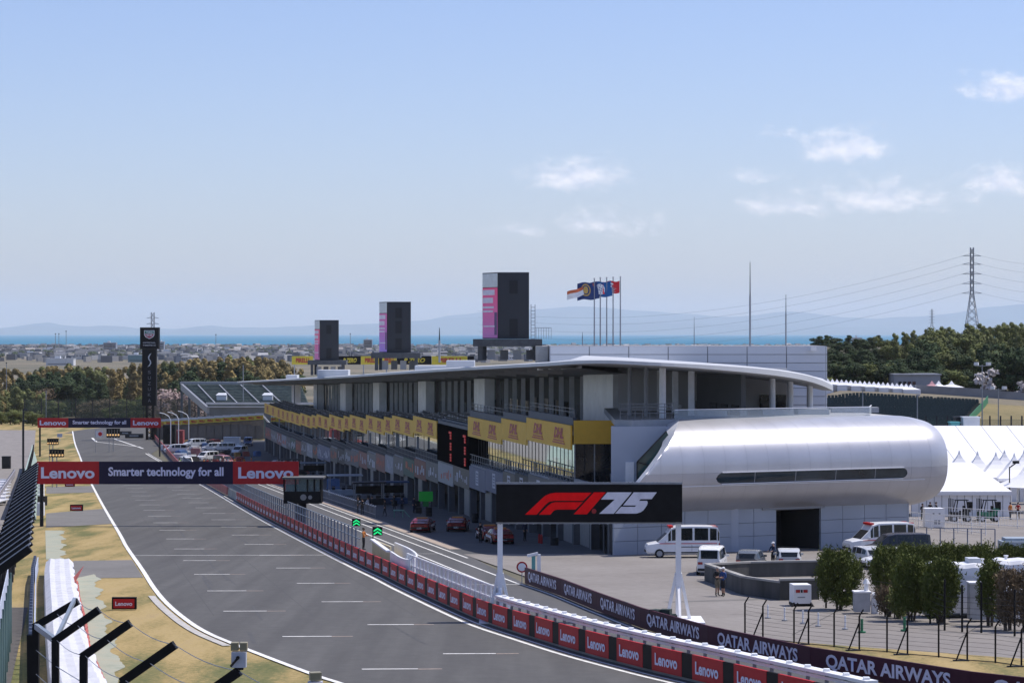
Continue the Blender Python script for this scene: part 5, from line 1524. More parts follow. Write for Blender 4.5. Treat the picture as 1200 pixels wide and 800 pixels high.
# ================================================================== VEHICLES
def car(label, loc, rz, st, hw, col, name='parked_car', cat='car', glass=GLASS, wheels=(.85, 3.6), wr=.33, group=None, extras=None, taper=.78, cname=None):
    """st: list of (x, z_under, z_belt, z_top) along the length, x=0 at the nose (nose looks to -X)"""
    t = thing(name, label, cat, loc, rz, group)
    m = mat(cname or ('paint_' + '_'.join('%02d' % int(c * 99) for c in col)), col, .25, var=.03, spec=.6)
    L = st[-1][0]; b = B(); rings = []
    nose = st[0][0]
    for i, (x, zu, zb, zt) in enumerate(st):
        f = min(1, .82 + .18 * min(1, min(x - nose, L - x) / .55)) if L > 0 else 1
        w_ = hw * f; wt = w_ * taper if zt > zb + .05 else w_ * .93
        zm = zu + (zb - zu) * .55
        half = [(w_ * .90, zu), (w_, zu + .12), (w_, zm), (w_ * .97, zb), (wt, zt - .03), (wt * .82, zt)]
        rings.append([(x - L / 2, y, z) for y, z in half] + [(x - L / 2, -y, z) for y, z in reversed(half)])
    b.loft(rings); body = b.build('body', m, t, smooth=False)
    # glazing over the upper body, slightly proud
    for side in (1, -1):
        i0 = None
        for i in range(len(st) - 1):
            (xa, _, ba, ta), (xb, _, bb, tb) = st[i], st[i + 1]
            if min(ta - ba, tb - bb) > .3:
                q = B(); ra, rb = rings[i], rings[i + 1]
                def pt(r_, k, f_):
                    k0, k1 = (3, 4) if side > 0 else (8, 7)
                    p0, p1 = Vector(r_[k0]), Vector(r_[k1]); return p0 + (p1 - p0) * f_ + Vector((0, side * .018, 0))
                e = min(.08, (xb - xa) * .1); d = (Vector(rb[3]) - Vector(ra[3])); d = Vector((e, 0, 0))
                q.poly([pt(ra, 0, .12) + d, pt(rb, 0, .12) - d, pt(rb, 0, .90) - d, pt(ra, 0, .90) + d]); q.build('side_window', glass, t)
    for i in range(len(st) - 1):     # raked screens front and rear
        (xa, _, ba, ta), (xb, _, bb, tb) = st[i], st[i + 1]
        ra, rb = rings[i], rings[i + 1]
        if (ta - ba < .3) != (tb - bb < .3):
            q = B(); up = Vector((-.02 if tb > ta else .02, 0, .02))
            p = [Vector(ra[4]), Vector(rb[4]), Vector(rb[7]), Vector(ra[7])]
            c = sum(p, Vector()) / 4; p = [c + (v - c) * .88 + up for v in p]
            q.poly(p); q.build('windscreen' if tb > ta else 'rear_window', glass, t)
    wd = B(); wd.cyl((0, -.11, 0), (0, .11, 0), wr, 16); wdd = wd.data('wheel', RUB)
    rd = B(); rd.cyl((0, -.125, 0), (0, .125, 0), wr * .62, 10); rdd = rd.data('rim', GRY)
    for x in wheels:
        for s in (-1, 1):
            o = ob('wheel', wdd, t, (x - L / 2, s * (hw - .10), wr)); ob('rim', rdd, o)
    zu, zb = st[-1][1], st[-1][2]
    for s in (-1, 1):
        q = B(); q.box((L / 2 - .02, s * hw * .66, zb - .14), (.08, hw * .34, .16)); q.build('tail_light', mat('tail_red', (.35, .01, .01), .3), t)
        q = B(); q.box((-L / 2 + .05, s * hw * .62, st[0][2] - .12), (.12, hw * .32, .13)); q.build('headlight', mat('headlight_clear', (.55, .57, .6), .15), t)
    q = B(); q.box((L / 2 + .01, 0, zb - .32), (.04, .45, .16)); q.build('number_plate', W, t)
    for s in (-1, 1):
        xm = next((x for (x, _, b_, t_) in st if t_ - b_ > .3), L * .4)
        q = B(); q.box((xm - .12 - L / 2, s * (hw + .08), st[len(st) // 2][2] + .06), (.16, .2, .14)); q.build('door_mirror', m, t)
        q = B(); q.box((L * .5 - L / 2, s * (hw + .002), st[2][1] + .14), (L * .52, .02, .1)); q.build('sill_trim', DK, t)
        for fx in (.42, .62): q = B(); q.box((L * fx - L / 2, s * (hw * .99 + .004), st[2][1] + .48), (.018, .016, .5)); q.build('door_seam', DK, t)
    q = B(); q.box((L / 2 - .02, 0, zu + .1), (.1, hw * 1.7, .16)); q.build('rear_bumper', DK, t)
    q = B(); q.box((-L / 2 + .02, 0, st[0][1] + .06), (.08, hw * 1.5, .16)); q.build('grille', DK, t)
    if extras: extras(t, L, hw)
    return t
SPORT = [(0, .3, .52, .55), (.25, .22, .66, .69), (1.3, .2, .78, .82), (2.0, .2, .84, 1.22), (2.5, .2, .86, 1.27), (3.2, .2, .88, 1.22), (4.1, .22, .9, .98), (4.4, .3, .86, .9), (4.5, .4, .8, .82)]
WAGON = [(0, .35, .6, .64), (.2, .25, .72, .78), (1.2, .22, .9, .95), (1.9, .22, .95, 1.45), (2.6, .22, .96, 1.5), (3.6, .22, .98, 1.48), (4.15, .25, .98, 1.36), (4.4, .35, .95, 1.02)]
VAN = [(0, .4, .75, .8), (.15, .28, .95, 1.0), (.75, .26, 1.05, 1.12), (1.55, .26, 1.1, 1.82), (2.2, .26, 1.12, 1.92), (3.4, .26, 1.12, 1.93), (4.6, .26, 1.12, 1.9), (4.88, .3, 1.1, 1.82), (4.95, .38, 1.05, 1.2)]
AMBU = [(0, .45, .82, .86), (.12, .32, 1.0, 1.06), (.85, .3, 1.12, 1.2), (1.65, .3, 1.2, 1.92), (1.9, .3, 1.22, 2.28), (2.4, .3, 1.22, 2.42), (3.6, .3, 1.22, 2.44), (4.8, .3, 1.22, 2.42), (5.45, .3, 1.22, 2.36), (5.6, .4, 1.2, 2.0)]
HATCH = WAGON
def lightbar(t, L, hw):
    q = B(); q.box((1.9 - L / 2, 0, 2.36), (.35, 1.3, .16)); q.build('light_bar', mat('beacon_red', (.55, .02, .02), .3), t)
    for s in (-1, 1):
        q = B(); q.box((5.25 - L / 2, s * hw * .70, 2.30), (.42, .12, .22)); q.build('rear_beacon', MATS['beacon_red'], t)
        q = B(); q.box((3.2 - L / 2, s * (hw + .005), 1.12), (4.4, .02, .05)); q.build('red_stripe', MATS['beacon_red'], t)
        letter('AMBULANCE', t, (3.9 - L / 2, s * (hw * .815 + .03), 2.16), 2.0, .14, mat('letter_dark', (.05, .06, .1), .5), (0, 0, 0 if s < 0 else math.pi))
    q = B(); q.box((3.4 - L / 2, -hw - .01, .86), (2.0, .02, .05)); q.build('side_rail', DK, t)
def stripe_white(t, L, hw):
    for s in (-1, 1):
        q = B(); q.box((L * .52 - L / 2, s * (hw + .004), .62), (2.2, .015, .2)); q.build('white_decal', W, t)
    q = B(); q.box((2.6 - L / 2, 0, 1.3), (.3, 1.0, .1)); q.build('roof_light_bar', mat('amber_bar', (.5, .2, .04), .3), t)
    q = B(); q.box((4.35 - L / 2, 0, 1.12), (.32, 1.6, .04)); q.build('rear_wing', DK, t)
    for s in (-1, 1): q = B(); q.box((4.35 - L / 2, s * .55, 1.0), (.2, .04, .2)); q.build('wing_strut', DK, t)
    q = B(); q.box((1.0 - L / 2, 0, .835), (1.2, .5, .012)); q.build('white_decal', W, t)
RC = (.20, .008, .010)
# cars seen from behind: nose points up the pit lane (+Y, slightly left)
back = -math.pi / 2 - .10
for (px, py, r_, lab, st, col, ex) in (
        (495.5, 622.5, -.02, 'red and white sports car parked in the pit lane shade, next to the green screen', SPORT, RC, stripe_white),
        (536.5, 621.5, .05, 'red sports car with pale windscreen parked beside the garage wall', SPORT, RC, stripe_white),
        (573, 632, .25, 'red sports car with a person standing beside it', SPORT, RC, stripe_white),
        (585, 636, .30, 'red sports car with white bonnet by the black gantry leg', SPORT, RC, stripe_white)):
    car(lab, P(px, py), back + r_, st, .94, col, 'safety_car', 'car', group='red cars in the pit lane', extras=ex, wheels=(.85, 3.55))
car('white ambulance van with red roof lights parked side-on beneath the silver pod', P(799, 652.5), .04, AMBU, .94, (.70, .71, .73), 'ambulance', 'ambulance', wheels=(1.0, 4.3), wr=.36, extras=lightbar, taper=.9)
car('white ambulance van parked behind a dark minivan at the end of the building', P(1030, 648), .30, AMBU, .94, (.70, .71, .73), 'ambulance', 'ambulance', wheels=(1.0, 4.3), wr=.36, extras=lightbar, taper=.9)
car('black minivan parked in front of an ambulance near the bushes', P(1051, 654), .16, VAN, .92, (.02, .02, .03), 'minivan', 'car', wheels=(.9, 3.9), extras=None, taper=.84)
car('white minivan with tinted rear window beside the concrete ramp wall', P(834.5, 671.5), -2.25 + .52, VAN, .92, (.72, .72, .72), 'minivan', 'car', wheels=(.9, 3.9), taper=.84)
car('dark grey hatchback behind the concrete ramp wall', P(880, 668), -1.8, HATCH, .88, (.10, .11, .12), 'parked_car', 'car', taper=.8)
car('silver wagon with roof rails behind the ramp wall, beside the person in a white cap', P(924, 666), -1.65, HATCH, .88, (.50, .51, .52), 'parked_car', 'car', taper=.85)
car('pale car half hidden behind the clipped round bush', P(1013, 663), -1.3, HATCH, .88, (.45, .46, .48), 'parked_car', 'car', taper=.85)
car('white car roof showing in front of the black minivan', P(1046, 666), .2, HATCH, .88, (.66, .67, .69), 'parked_car', 'car', taper=.85)
car('silver car almost hidden behind the hedge near the black minivan', P(1093, 664), .15, HATCH, .88, (.45, .46, .48), 'parked_car', 'car', taper=.85)
car('red hatchback peeping over the hedge beside the blue fence', P(1127, 668), -.9, HATCH, .84, (.30, .05, .07), 'parked_car', 'car', taper=.85)

# ================================================================== PEOPLE
def person_mesh(pose, shirt, trous, skin, shoes, shorts=False, longsleeve=True):
    s = 1.0
    J = {'pel': (0, 0, .95, .135, .10), 'wst': (0, 0, 1.10, .125, .09), 'chs': (0, 0, 1.32, .165, .105), 'sho': (0, 0, 1.43, .13, .08), 'nck': (0, 0, 1.52, .055, .055), 'hdb': (0, -.01, 1.58, .075, .085), 'hed': (0, -.015, 1.66, .08, .095), 'top': (0, 0, 1.735, .055, .065)}
    def add(side):
        k = 'l' if side < 0 else 'r'
        hip, kn, an, toe = pose[k + 'leg']; sh, el, wr, hd = pose[k + 'arm']
        J[k + 'hip'] = (*hip, .095, .10); J[k + 'kne'] = (*kn, .062, .065); J[k + 'ank'] = (*an, .042, .045); J[k + 'toe'] = (*toe, .042, .03)
        J[k + 'shl'] = (*sh, .062, .062); J[k + 'elb'] = (*el, .045, .045); J[k + 'wri'] = (*wr, .032, .032); J[k + 'hnd'] = (*hd, .038, .025)
    add(-1); add(1)
    up = pose.get('lean', (0, 0)); drop = pose.get('drop', 0)
    names = list(J); idx = {n: i for i, n in enumerate(names)}
    E = [('pel', 'wst'), ('wst', 'chs'), ('chs', 'sho'), ('sho', 'nck'), ('nck', 'hdb'), ('hdb', 'hed'), ('hed', 'top')]
    for k in 'lr': E += [('pel', k + 'hip'), (k + 'hip', k + 'kne'), (k + 'kne', k + 'ank'), (k + 'ank', k + 'toe'), ('sho', k + 'shl'), (k + 'shl', k + 'elb'), (k + 'elb', k + 'wri'), (k + 'wri', k + 'hnd')]
    me = bpy.data.meshes.new('body')
    def co(n):
        x, y, z = J[n][:3]
        if z > .97 and (n in ('wst', 'chs', 'sho', 'nck', 'hdb', 'hed', 'top') or 'shl' in n):
            f = (z - .95); x += up[0] * f; y += up[1] * f
        return (x, y, z - drop if not any(q in n for q in ('ank', 'toe', 'kne')) else z)
    me.from_pydata([co(n) for n in names], [(idx[a], idx[b]) for a, b in E], [])
    o = bpy.data.objects.new('body', me); COL.objects.link(o)
    md = o.modifiers.new('skin', 'SKIN'); md.use_smooth_shade = True
    for n in names:
        v = me.skin_vertices[0].data[idx[n]]; v.radius = (J[n][3], J[n][4]); v.use_root = (n == 'pel')
    sd = o.modifiers.new('sub', 'SUBSURF'); sd.levels = 1; sd.render_levels = 1
    dg = bpy.context.evaluated_depsgraph_get(); dg.update()
    m2 = bpy.data.meshes.new_from_object(o.evaluated_get(dg)); bpy.data.objects.remove(o); bpy.data.meshes.remove(me)
    m2.name = 'body'; m2.materials.clear()
    for q in (skin, shirt, trous, shoes): m2.materials.append(q)
    hands = [Vector(co(k + 'wri')) for k in 'lr']; feet = [Vector(co(k + 'ank')) for k in 'lr']
    kn = [Vector(co(k + 'kne')) for k in 'lr']
    zt = co('nck')[2] - .03; zw = co('pel')[2] + .06
    for p in m2.polygons:
        c = p.center; mi = 1
        if c.z > zt: mi = 0
        elif min((c - h).length for h in hands) < (.12 if longsleeve else .17) and c.z > .55 - drop: mi = 0
        elif min((c - h).length for h in feet) < .14 or c.z < .09: mi = 3
        elif c.z < zw and abs(c.x) < .26:
            mi = 2
            if shorts and (c.z < kn[0].z + .02): mi = 0
        p.material_index = mi
    return m2, Vector(co('hed'))
def stance(spread=.10, arm='down', step=0.0, sit=False):
    d = {}
    for k, s in (('l', -1), ('r', 1)):
        st_ = step * s
        if sit:
            d[k + 'leg'] = ((s * .10, 0, .93), (s * .13, -.42, .92), (s * .13, -.46, .5), (s * .13, -.60, .47))
        else:
            d[k + 'leg'] = ((s * .10, 0, .90), (s * spread, st_ * .5 - .02, .50), (s * (spread + .02), st_ + .03, .08), (s * (spread + .05), st_ - .14, .04))
        if arm == 'down': d[k + 'arm'] = ((s * .20, 0, 1.42), (s * .27, .03, 1.14), (s * .26, -.06, .90), (s * .25, -.09, .81))
        elif arm == 'fold': d[k + 'arm'] = ((s * .20, 0, 1.42), (s * .27, -.02, 1.15), (s * .06, -.24, 1.14), (s * -.02, -.25, 1.16))
        elif arm == 'hip': d[k + 'arm'] = ((s * .20, 0, 1.42), (s * .38, .08, 1.18), (s * .22, -.05, 1.02), (s * .16, -.08, 1.0))
        elif arm == 'fwd': d[k + 'arm'] = ((s * .20, 0, 1.42), (s * .25, -.12, 1.18), (s * .18, -.36, 1.12), (s * .16, -.44, 1.12))
    return d
SKIN = mat('skin', (.38, .22, .15), .6)
def cloth(n, c): return mat('cloth_' + n, c, .85, var=.12, scale=6)
BLKC = cloth('black', (.012, .012, .014)); NVYC = cloth('navy', (.014, .02, .05)); KHAC = cloth('khaki', (.17, .145, .10)); BLUC = cloth('blue', (.02, .06, .20)); WHTC = cloth('white', (.62, .62, .63)); ORGC = cloth('orange', (.50, .17, .03)); REDC = cloth('red', (.40, .02, .02)); GRYC = cloth('grey', (.12, .12, .13)); LIMC = cloth('lime', (.20, .50, .03)); SHOE = mat('shoe_leather', (.02, .018, .016), .6)
HAIRD = mat('hair_dark', (.02, .015, .012), .8); HAIRG = mat('hair_grey', (.38, .36, .33), .8); CAPW = mat('cap_white', (.7, .7, .7), .8)
PMESH = {}
def person(label, loc, rz, shirt, trous, arm='down', step=0.0, shorts=False, hair=HAIRD, cap=None, sleeve=True, lean=(0, 0), sit=False, scale=1.0, group=None):
    key = (shirt.name, trous.name, arm, step, shorts, sleeve, lean, sit)
    if key not in PMESH:
        ps = stance(.10, arm, step, sit); ps['lean'] = lean
        PMESH[key] = person_mesh(ps, shirt, trous, SKIN, SHOE, shorts, sleeve)
    me, hd = PMESH[key]
    t = thing('person', label, 'person', loc, rz, group); t.scale = (scale,) * 3
    ob('body', me, t)
    q = B(); rings = []
    for (z, r_) in ((-.02, .094), (.04, .104), (.09, .092), (.125, .05)):
        rings.append([hd + Vector((math.cos(a) * r_ * .95, math.sin(a) * r_ * 1.1 + .022, z)) for a in [k * math.pi / 5 for k in range(10)]])
    q.loft(rings); q.build('cap' if cap else 'hair', cap or hair, t, smooth=True)
    q = B(); q.box(hd + Vector((0, -.105, -.005)), (.03, .04, .05)); q.box(hd + Vector((-.085, 0, 0)), (.02, .04, .06)); q.box(hd + Vector((.085, 0, 0)), (.02, .04, .06)); q.build('face_features', SKIN, t)
    if cap: q = B(); q.box(hd + Vector((0, -.14, .045)), (.15, .12, .015)); q.build('cap_brim', cap, t)
    return t
person('person in black shirt and khaki shorts standing on the paddock paving', P(840.5, 698), .5, BLKC, KHAC, 'fold', .06, True, HAIRG, sleeve=False)
person('person in blue top, dark shorts and pale cap on the paddock paving', P(847.5, 698.5), -.9, BLUC, BLKC, 'fold', -.05, True, HAIRG, cap=CAPW, sleeve=False)
person('person in dark clothes and white cap standing behind the ramp wall by the silver wagon', P(906, 663.5), -.9, NVYC, BLKC, 'fwd', 0, False, HAIRD, cap=CAPW)
pit_people = [(419.5, 601, BLKC, BLKC, 'down', 0, 'person in black team clothes standing at the pit-lane line'), (424.5, 603, BLKC, BLKC, 'fold', .05, 'person in black with folded arms at the pit-lane line'),
              (431, 601.5, WHTC, BLKC, 'hip', 0, 'person in a white shirt among the group at the pit-lane line'), (436, 600, BLKC, GRYC, 'down', .1, 'person in black top and grey trousers at the group edge'),
              (451, 604.5, BLKC, BLKC, 'down', .15, 'lone person in black walking in the pit lane shade'), (471, 601, NVYC, BLKC, 'fold', 0, 'person in navy near the green screen board'),
              (485, 601, NVYC, NVYC, 'down', .05, 'taller person in navy beside the green screen board'), (563, 636, BLKC, BLKC, 'down', .05, 'person in black beside the red car with white bonnet'),
              (615, 634, NVYC, BLKC, 'down', 0, 'person in navy standing near the garage side door'), (574, 607, REDC, BLKC, 'down', 0, 'person in a red shirt at the garage opening'),
              (500, 600, GRYC, BLKC, 'fwd', 0, 'person in grey working at the garage front'), (462, 598, BLKC, BLKC, 'fwd', .1, 'person in black reaching forward in the pit lane')]
for (px, py, a_, b_, arm, stp, lab) in pit_people:
    person(lab, P(px, py), random.uniform(-3, 3), a_, b_, arm, stp)
person('marshal in orange vest and dark trousers on the pit wall', P(426, 644), 1.2, ORGC, BLKC, 'fwd', 0)
person('person in black by the white cabinet outside the marquee', P(1081, 610), .5, BLKC, BLKC, 'fold', 0)
person('person in black behind the white cabinet outside the marquee', P(1090, 608), 2.5, BLKC, NVYC, 'down', 0)
person('second person in black by the first forklift', P(1097, 608), -1.5, BLKC, BLKC, 'hip', 0)
person('person in orange and black jacket outside the marquee', P(1184, 608.5), .7, ORGC, BLKC, 'down', .05)
person('person in red and yellow vest outside the marquee', P(1193, 608.5), -.6, REDC, BLKC, 'fold', 0)
for k in range(26):
    r_ = random.Random(k + 40)
    px = r_.uniform(205, 345); row = r_.uniform(541, 552) + (px - 205) * .05
    person('distant crew member among the pit exit clutter', P(px, row), r_.uniform(-3, 3), r_.choice((BLKC, ORGC, REDC, WHTC, LIMC, NVYC)), BLKC, r_.choice(('down', 'fwd', 'fold')), 0, group='crew at the far end of the pit lane')

# ================================================================== PIT LANE EQUIPMENT
GLED = mat('green_led', (.02, .9, .25), .4, emit=.75)
for (px, y0, y1, foot, lab) in ((418, 607.5, 616, 620, 'green chevron light board on a post by the pit wall, farther one'), (442, 617, 627, 634, 'green chevron light board on a post by the pit wall, nearer one')):
    f0 = P(px - 5, foot); k_ = f0.y / F
    t = thing('arrow_sign', lab, 'sign', f0)
    h = (foot - y1) * k_; s = (y1 - y0) * k_
    q = B(); q.cyl((0, .05, 0), (0, .05, h + s), .05, 6); q.build('post', DK, t)
    q = B(); q.box2((0, 0, h), (s * 1.1, .12, h + s)); bo = q.build('board', BLK, t)
    for zz in (.12, .5):
        q = B(); c_ = s * .55
        for sg_ in (-1, 1):
            q.poly([(c_, -.02, h + s * (zz + .40)), (c_ + sg_ * s * .46, -.02, h + s * (zz + .1)), (c_ + sg_ * s * .46, -.02, h + s * (zz - .08)), (c_, -.02, h + s * (zz + .2))])
        q.build('chevron', GLED, bo, fix=False)
# pit stands / gantries with screens in the shade
SBLUE = mat('stand_blue_grey', (.17, .22, .28), .5)
def pit_stand(px, py, w_, label, col=SBLUE, scr=True):
    f0 = P(px, py); t = thing('pit_stand', label, 'stand', f0, .18)
    q = B(); q.box2((-w_ / 2, -.9, 0.05), (w_ / 2, .9, .75)); q.build('plinth', col, t)
    for x in (-w_ / 2 + .1, w_ / 2 - .1):
        for y in (-.8, .8): q = B(); q.beam((x, y, .7), (x, y, 2.55), .1); q.build('post', GRY, t)
    q = B(); q.box2((-w_ / 2 - .2, -1.1, 2.55), (w_ / 2 + .2, 1.1, 2.72)); q.build('canopy', col, t)
    if scr:
        q = B(); q.box2((-w_ / 2 + .3, .3, 1.3), (w_ / 2 - .3, .45, 2.2)); q.build('screen_bank', BLK, t)
    for k in range(3): q = B(); q.box((-w_ / 2 + .6 + k * w_ / 3.2, -.1, .98), (.4, .4, .5)); q.build('stool', DK, t)
    q = B(); q.beam((-w_ / 2, -.9, 1.15), (w_ / 2, -.9, 1.15), .05); q.build('hand_rail', GRY, t)
pit_stand(404, 580, 4.2, 'pale grey pit stand with railings and stools, near the marshal cabin', mat('stand_pale', (.32, .36, .42), .5), False)
pit_stand(432, 591, 3.6, 'dark pit stand with a large black screen', DK)
pit_stand(462, 590, 3.0, 'blue pit stand with screens under a flat canopy', mat('stand_blue', (.03, .07, .16), .5))
pit_stand(368, 561, 4.0, 'boxy blue-grey pit stand beside the red gantry panel', SBLUE)
pit_stand(340, 556, 4.0, 'farther dark pit stand hidden behind the red gantry panel', DK)
# green screen board
f0 = P(499, 603); t = thing('display_board', 'bright green display board hanging at a garage', 'screen', f0)
q = B(); q.box2((-.75, 0, 1.45), (.75, .08, 2.5)); q.build('panel', mat('green_screen', (.01, .35, .03), .5, emit=.06), t)
q = B(); q.box2((-.3, -.02, .9), (.3, .1, 1.44)); q.build('panel_foot', mat('green_screen_dim', (.01, .2, .03), .5), t)
for x in (-.6, .6): q = B(); q.cyl((x, .05, 0), (x, .05, 1.5), .03, 6); q.build('post', DK, t)
# work bench in mint colour, barrier cones, tyre trolleys
f0 = P(467, 606); q = B(); q.box(f0 + Vector((0, 0, .75)), (1.1, .8, .08)); 
for x in (-.45, .45):
    for y in (-.3, .3): q.box(f0 + Vector((x, y, .36)), (.06, .06, .72))
q.beam(f0 + Vector((.5, 0, .8)), f0 + Vector((1.2, -.6, .1)), .08); tag(q.build('trolley', mat('mint_trolley', (.14, .30, .22), .5), origin=f0), 'mint green trolley with a trailing bar in the pit lane', 'trolley')
r_ = random.Random(77)
for k in range(16):
    u = r_.uniform(38, 41.5); Y = 214 + k * 11 + r_.uniform(-3, 3); f0 = tu(u, Y)
    q = B(); n = r_.randint(2, 3)
    for j in range(n): q.cyl(f0 + Vector((0, 0, .33 * j)), f0 + Vector((0, 0, .33 * j + .31)), .34, 12)
    tag(q.build('tyre_stack', RUB, origin=f0), 'stack of black racing tyres outside a garage', 'tyres', 'tyre stacks along the garages')
for k, (px, py) in enumerate(((632, 648), (634.5, 648.5), (575, 612))):
    f0 = P(px, py - 12); q = B(); q.cyl(f0, f0 + Vector((0, 0, .62)), .11, 10); q.cyl(f0 + Vector((0, 0, .62)), f0 + Vector((0, 0, .78)), .11, 10, .03)
    tag(q.build('fire_extinguisher', REDC, origin=f0), 'red fire extinguisher standing by the garage wall', 'extinguisher', 'fire extinguishers by the garages')
# barrier rail between pit stands and lane (white-topped)
fl4 = [tu(32.6, Y) for Y in range(268, 330, 4)]
ft = thing('crowd_barrier', 'low grey railing with white caps at the pit lane edge', 'railing', fl4[0]); o_ = Vector(ft.location)
for a_, c_ in zip(fl4, fl4[1:]):
    q = B(); q.beam(a_ - o_ + Vector((0, 0, 1.1)), c_ - o_ + Vector((0, 0, 1.1)), .06); q.beam(a_ - o_ + Vector((0, 0, .3)), c_ - o_ + Vector((0, 0, .3)), .06)
    for s in range(4): p_ = a_ + (c_ - a_) * (s / 4) - o_; q.beam(p_, p_ + Vector((0, 0, 1.1)), .06)
    q.build('rail_section', GRY, ft)
    for s in range(2): p_ = a_ + (c_ - a_) * (s / 2) - o_; q = B(); q.box(p_ + Vector((0, 0, 1.17)), (.16, .3, .1)); q.build('cap', W, ft)
# far-end clutter: service vans, crates, cabins
def crate(px, py, w_, d, h, m, lab, cat='crate', nm='equipment_crate'):
    f0 = P(px, py); q = B(); q.box(f0 + Vector((0, 0, h / 2)), (w_, d, h)); q.box(f0 + Vector((0, 0, h + .04)), (w_ + .12, d + .12, .08)); q.box(f0 + Vector((0, -d / 2 - .02, h * .5)), (w_ * .8, .04, .08))
    for s in (-1, 1): q.box(f0 + Vector((s * w_ * .4, 0, .06)), (.15, d, .12))
    tag(q.build(nm, m, origin=f0), lab, cat)
for px, lab in ((250, 'white camper van at the pit exit, left of its twin'), (262, 'white camper van at the pit exit beside a grey cabin')):
    car(lab, P(px, 529), .1, VAN, .95, (.66, .66, .67), 'camper_van', 'van', taper=.9)
crate(234, 514, 3.6, 3, 2.6, mat('crate_blue', (.02, .06, .20), .6), 'dark blue covered equipment stack by the pit exit')
crate(216, 511, 3.4, 3, 3.0, mat('crate_pale', (.30, .38, .48), .6), 'pale blue sheeted equipment stack by the pit exit')
crate(272, 524, 3.5, 3, 2.2, LGR, 'grey service cabin beside the white camper vans', 'cabin', 'service_cabin')
crate(254, 512, 6, 3, 2.6, mat('crate_grey', (.22, .2, .19), .6), 'grey-brown crate stack behind the camper vans')
crate(222, 540, 2.4, 2, 1.0, W, 'white crate by the pit exit wall')
crate(211, 537, 2.4, 2, .9, LGR, 'pale grey crate by the pit exit wall')
crate(199, 522, 2.6, 3, 4.6, BLK, 'black speaker-like cabinet at the pit wall end', 'cabinet', 'cabinet')
crate(207, 520, 3.2, 3, 3.0, mat('crate_red', (.28, .05, .05), .6), 'red and black equipment tower by the pit exit')
q = B(); f0 = P(266, 514); 
for s in (-1, 1):
    for d in (0, 2.2): q.cyl(f0 + Vector((s * 1.2, d, 0)), f0 + Vector((s * 1.2, d, 5.4)), .12, 6)
for zz in (1.3, 2.6, 3.9, 5.2): q.box(f0 + Vector((0, 1.1, zz)), (2.6, 2.4, .15))
q.box(f0 + Vector((0, 2.3, 2.7)), (2.6, .1, 5.2)); q.beam(f0 + Vector((-1, -.1, 1.3)), f0 + Vector((1, -.1, 2.6)), .1); q.beam(f0 + Vector((1, -.1, 2.6)), f0 + Vector((-1, -.1, 3.9)), .1)
tag(q.build('scaffold_tower', mat('scaffold_brown', (.10, .09, .085), .7), origin=f0), 'brown scaffold stair tower by the pit exit', 'tower')
PINK = mat('pink_barrier', (.38, .16, .16), .6, var=.2)
for k in range(10):
    px = 194 + k * 7; f0 = P(px, 527 + k * .9 + (3 if k > 5 else 0)); q = B(); q.box(f0 + Vector((0, 0, .55)), (2.0, .4, 1.0)); q.box(f0 + Vector((0, 0, 1.1)), (1.7, .25, .12)); q.box(f0 + Vector((0, 0, .06)), (2.0, .7, .12))
    tag(q.build('water_barrier', PINK if k % 4 else W, origin=f0), 'faded pink water-filled barrier at the pit exit' if k % 4 else 'white water-filled barrier at the pit exit', 'barrier', 'barriers at the pit exit')
# random crates between the far garages
r_ = random.Random(12)
CLUT = [mat('clutter_%d' % i, c, .6) for i, c in enumerate([(.6, .6, .6), (.05, .05, .06), (.32, .07, .05), (.08, .16, .34), (.4, .22, .06), (.03, .03, .035)])]
for k in range(84):
    u = r_.uniform(23, 40); Y = r_.uniform(352, 575); f0 = tu(u, Y); s = r_.uniform(.6, 1.6)
    q = B(); q.box(f0 + Vector((0, 0, s * .45)), (s * 1.3, s, s * .9), r_.random()); q.box(f0 + Vector((0, 0, s * .95)), (s * 1.0, s * .7, s * .12), r_.random()); q.box(f0 + Vector((0, 0, .05)), (s * 1.4, s * 1.1, .08))
    tag(q.build('equipment_crate', CLUT[k % 6], origin=f0), ['pale grey', 'black', 'dull red', 'slate blue', 'orange', 'charcoal'][k % 6] + ' flight case on the far pit lane', 'crate', ['pale grey', 'black', 'dull red', 'slate blue', 'orange', 'charcoal'][k % 6] + ' cases on the far pit lane')

# ================================================================== RIGHT SIDE
# board-end marker: white plastic figure and round sign at the head of the maroon barrier
f0 = P(627, 683); t = thing('pit_entry_marker', 'white and teal marker posts with round red sign at the maroon barrier end', 'marker', f0); k_ = f0.y / F
for dx_ in (-.1, .25):
    q = B(); q.box2((dx_ - .12, 0, 0), (dx_ + .12, .15, 34 * k_)); q.build('post', W if dx_ > 0 else mat('teal_post', (.12, .35, .34), .5), t)
q = B(); q.beam((-.5, 0, 32 * k_), (.2, 0, 35 * k_), .18); q.build('camera_head', W, t)
q = B(); q.cyl((-.85, -.02, 19 * k_), (-.85, .04, 19 * k_), .36, 18); rs = q.build('round_sign', REDC, t)
q = B(); q.cyl((-.85, -.04, 19 * k_), (-.85, -.02, 19 * k_), .26, 18); q.build('sign_face', W, rs)
q = B(); q.cyl((-.85, .03, 0), (-.85, .03, 19 * k_), .03, 6); q.build('sign_post', GRY, t)
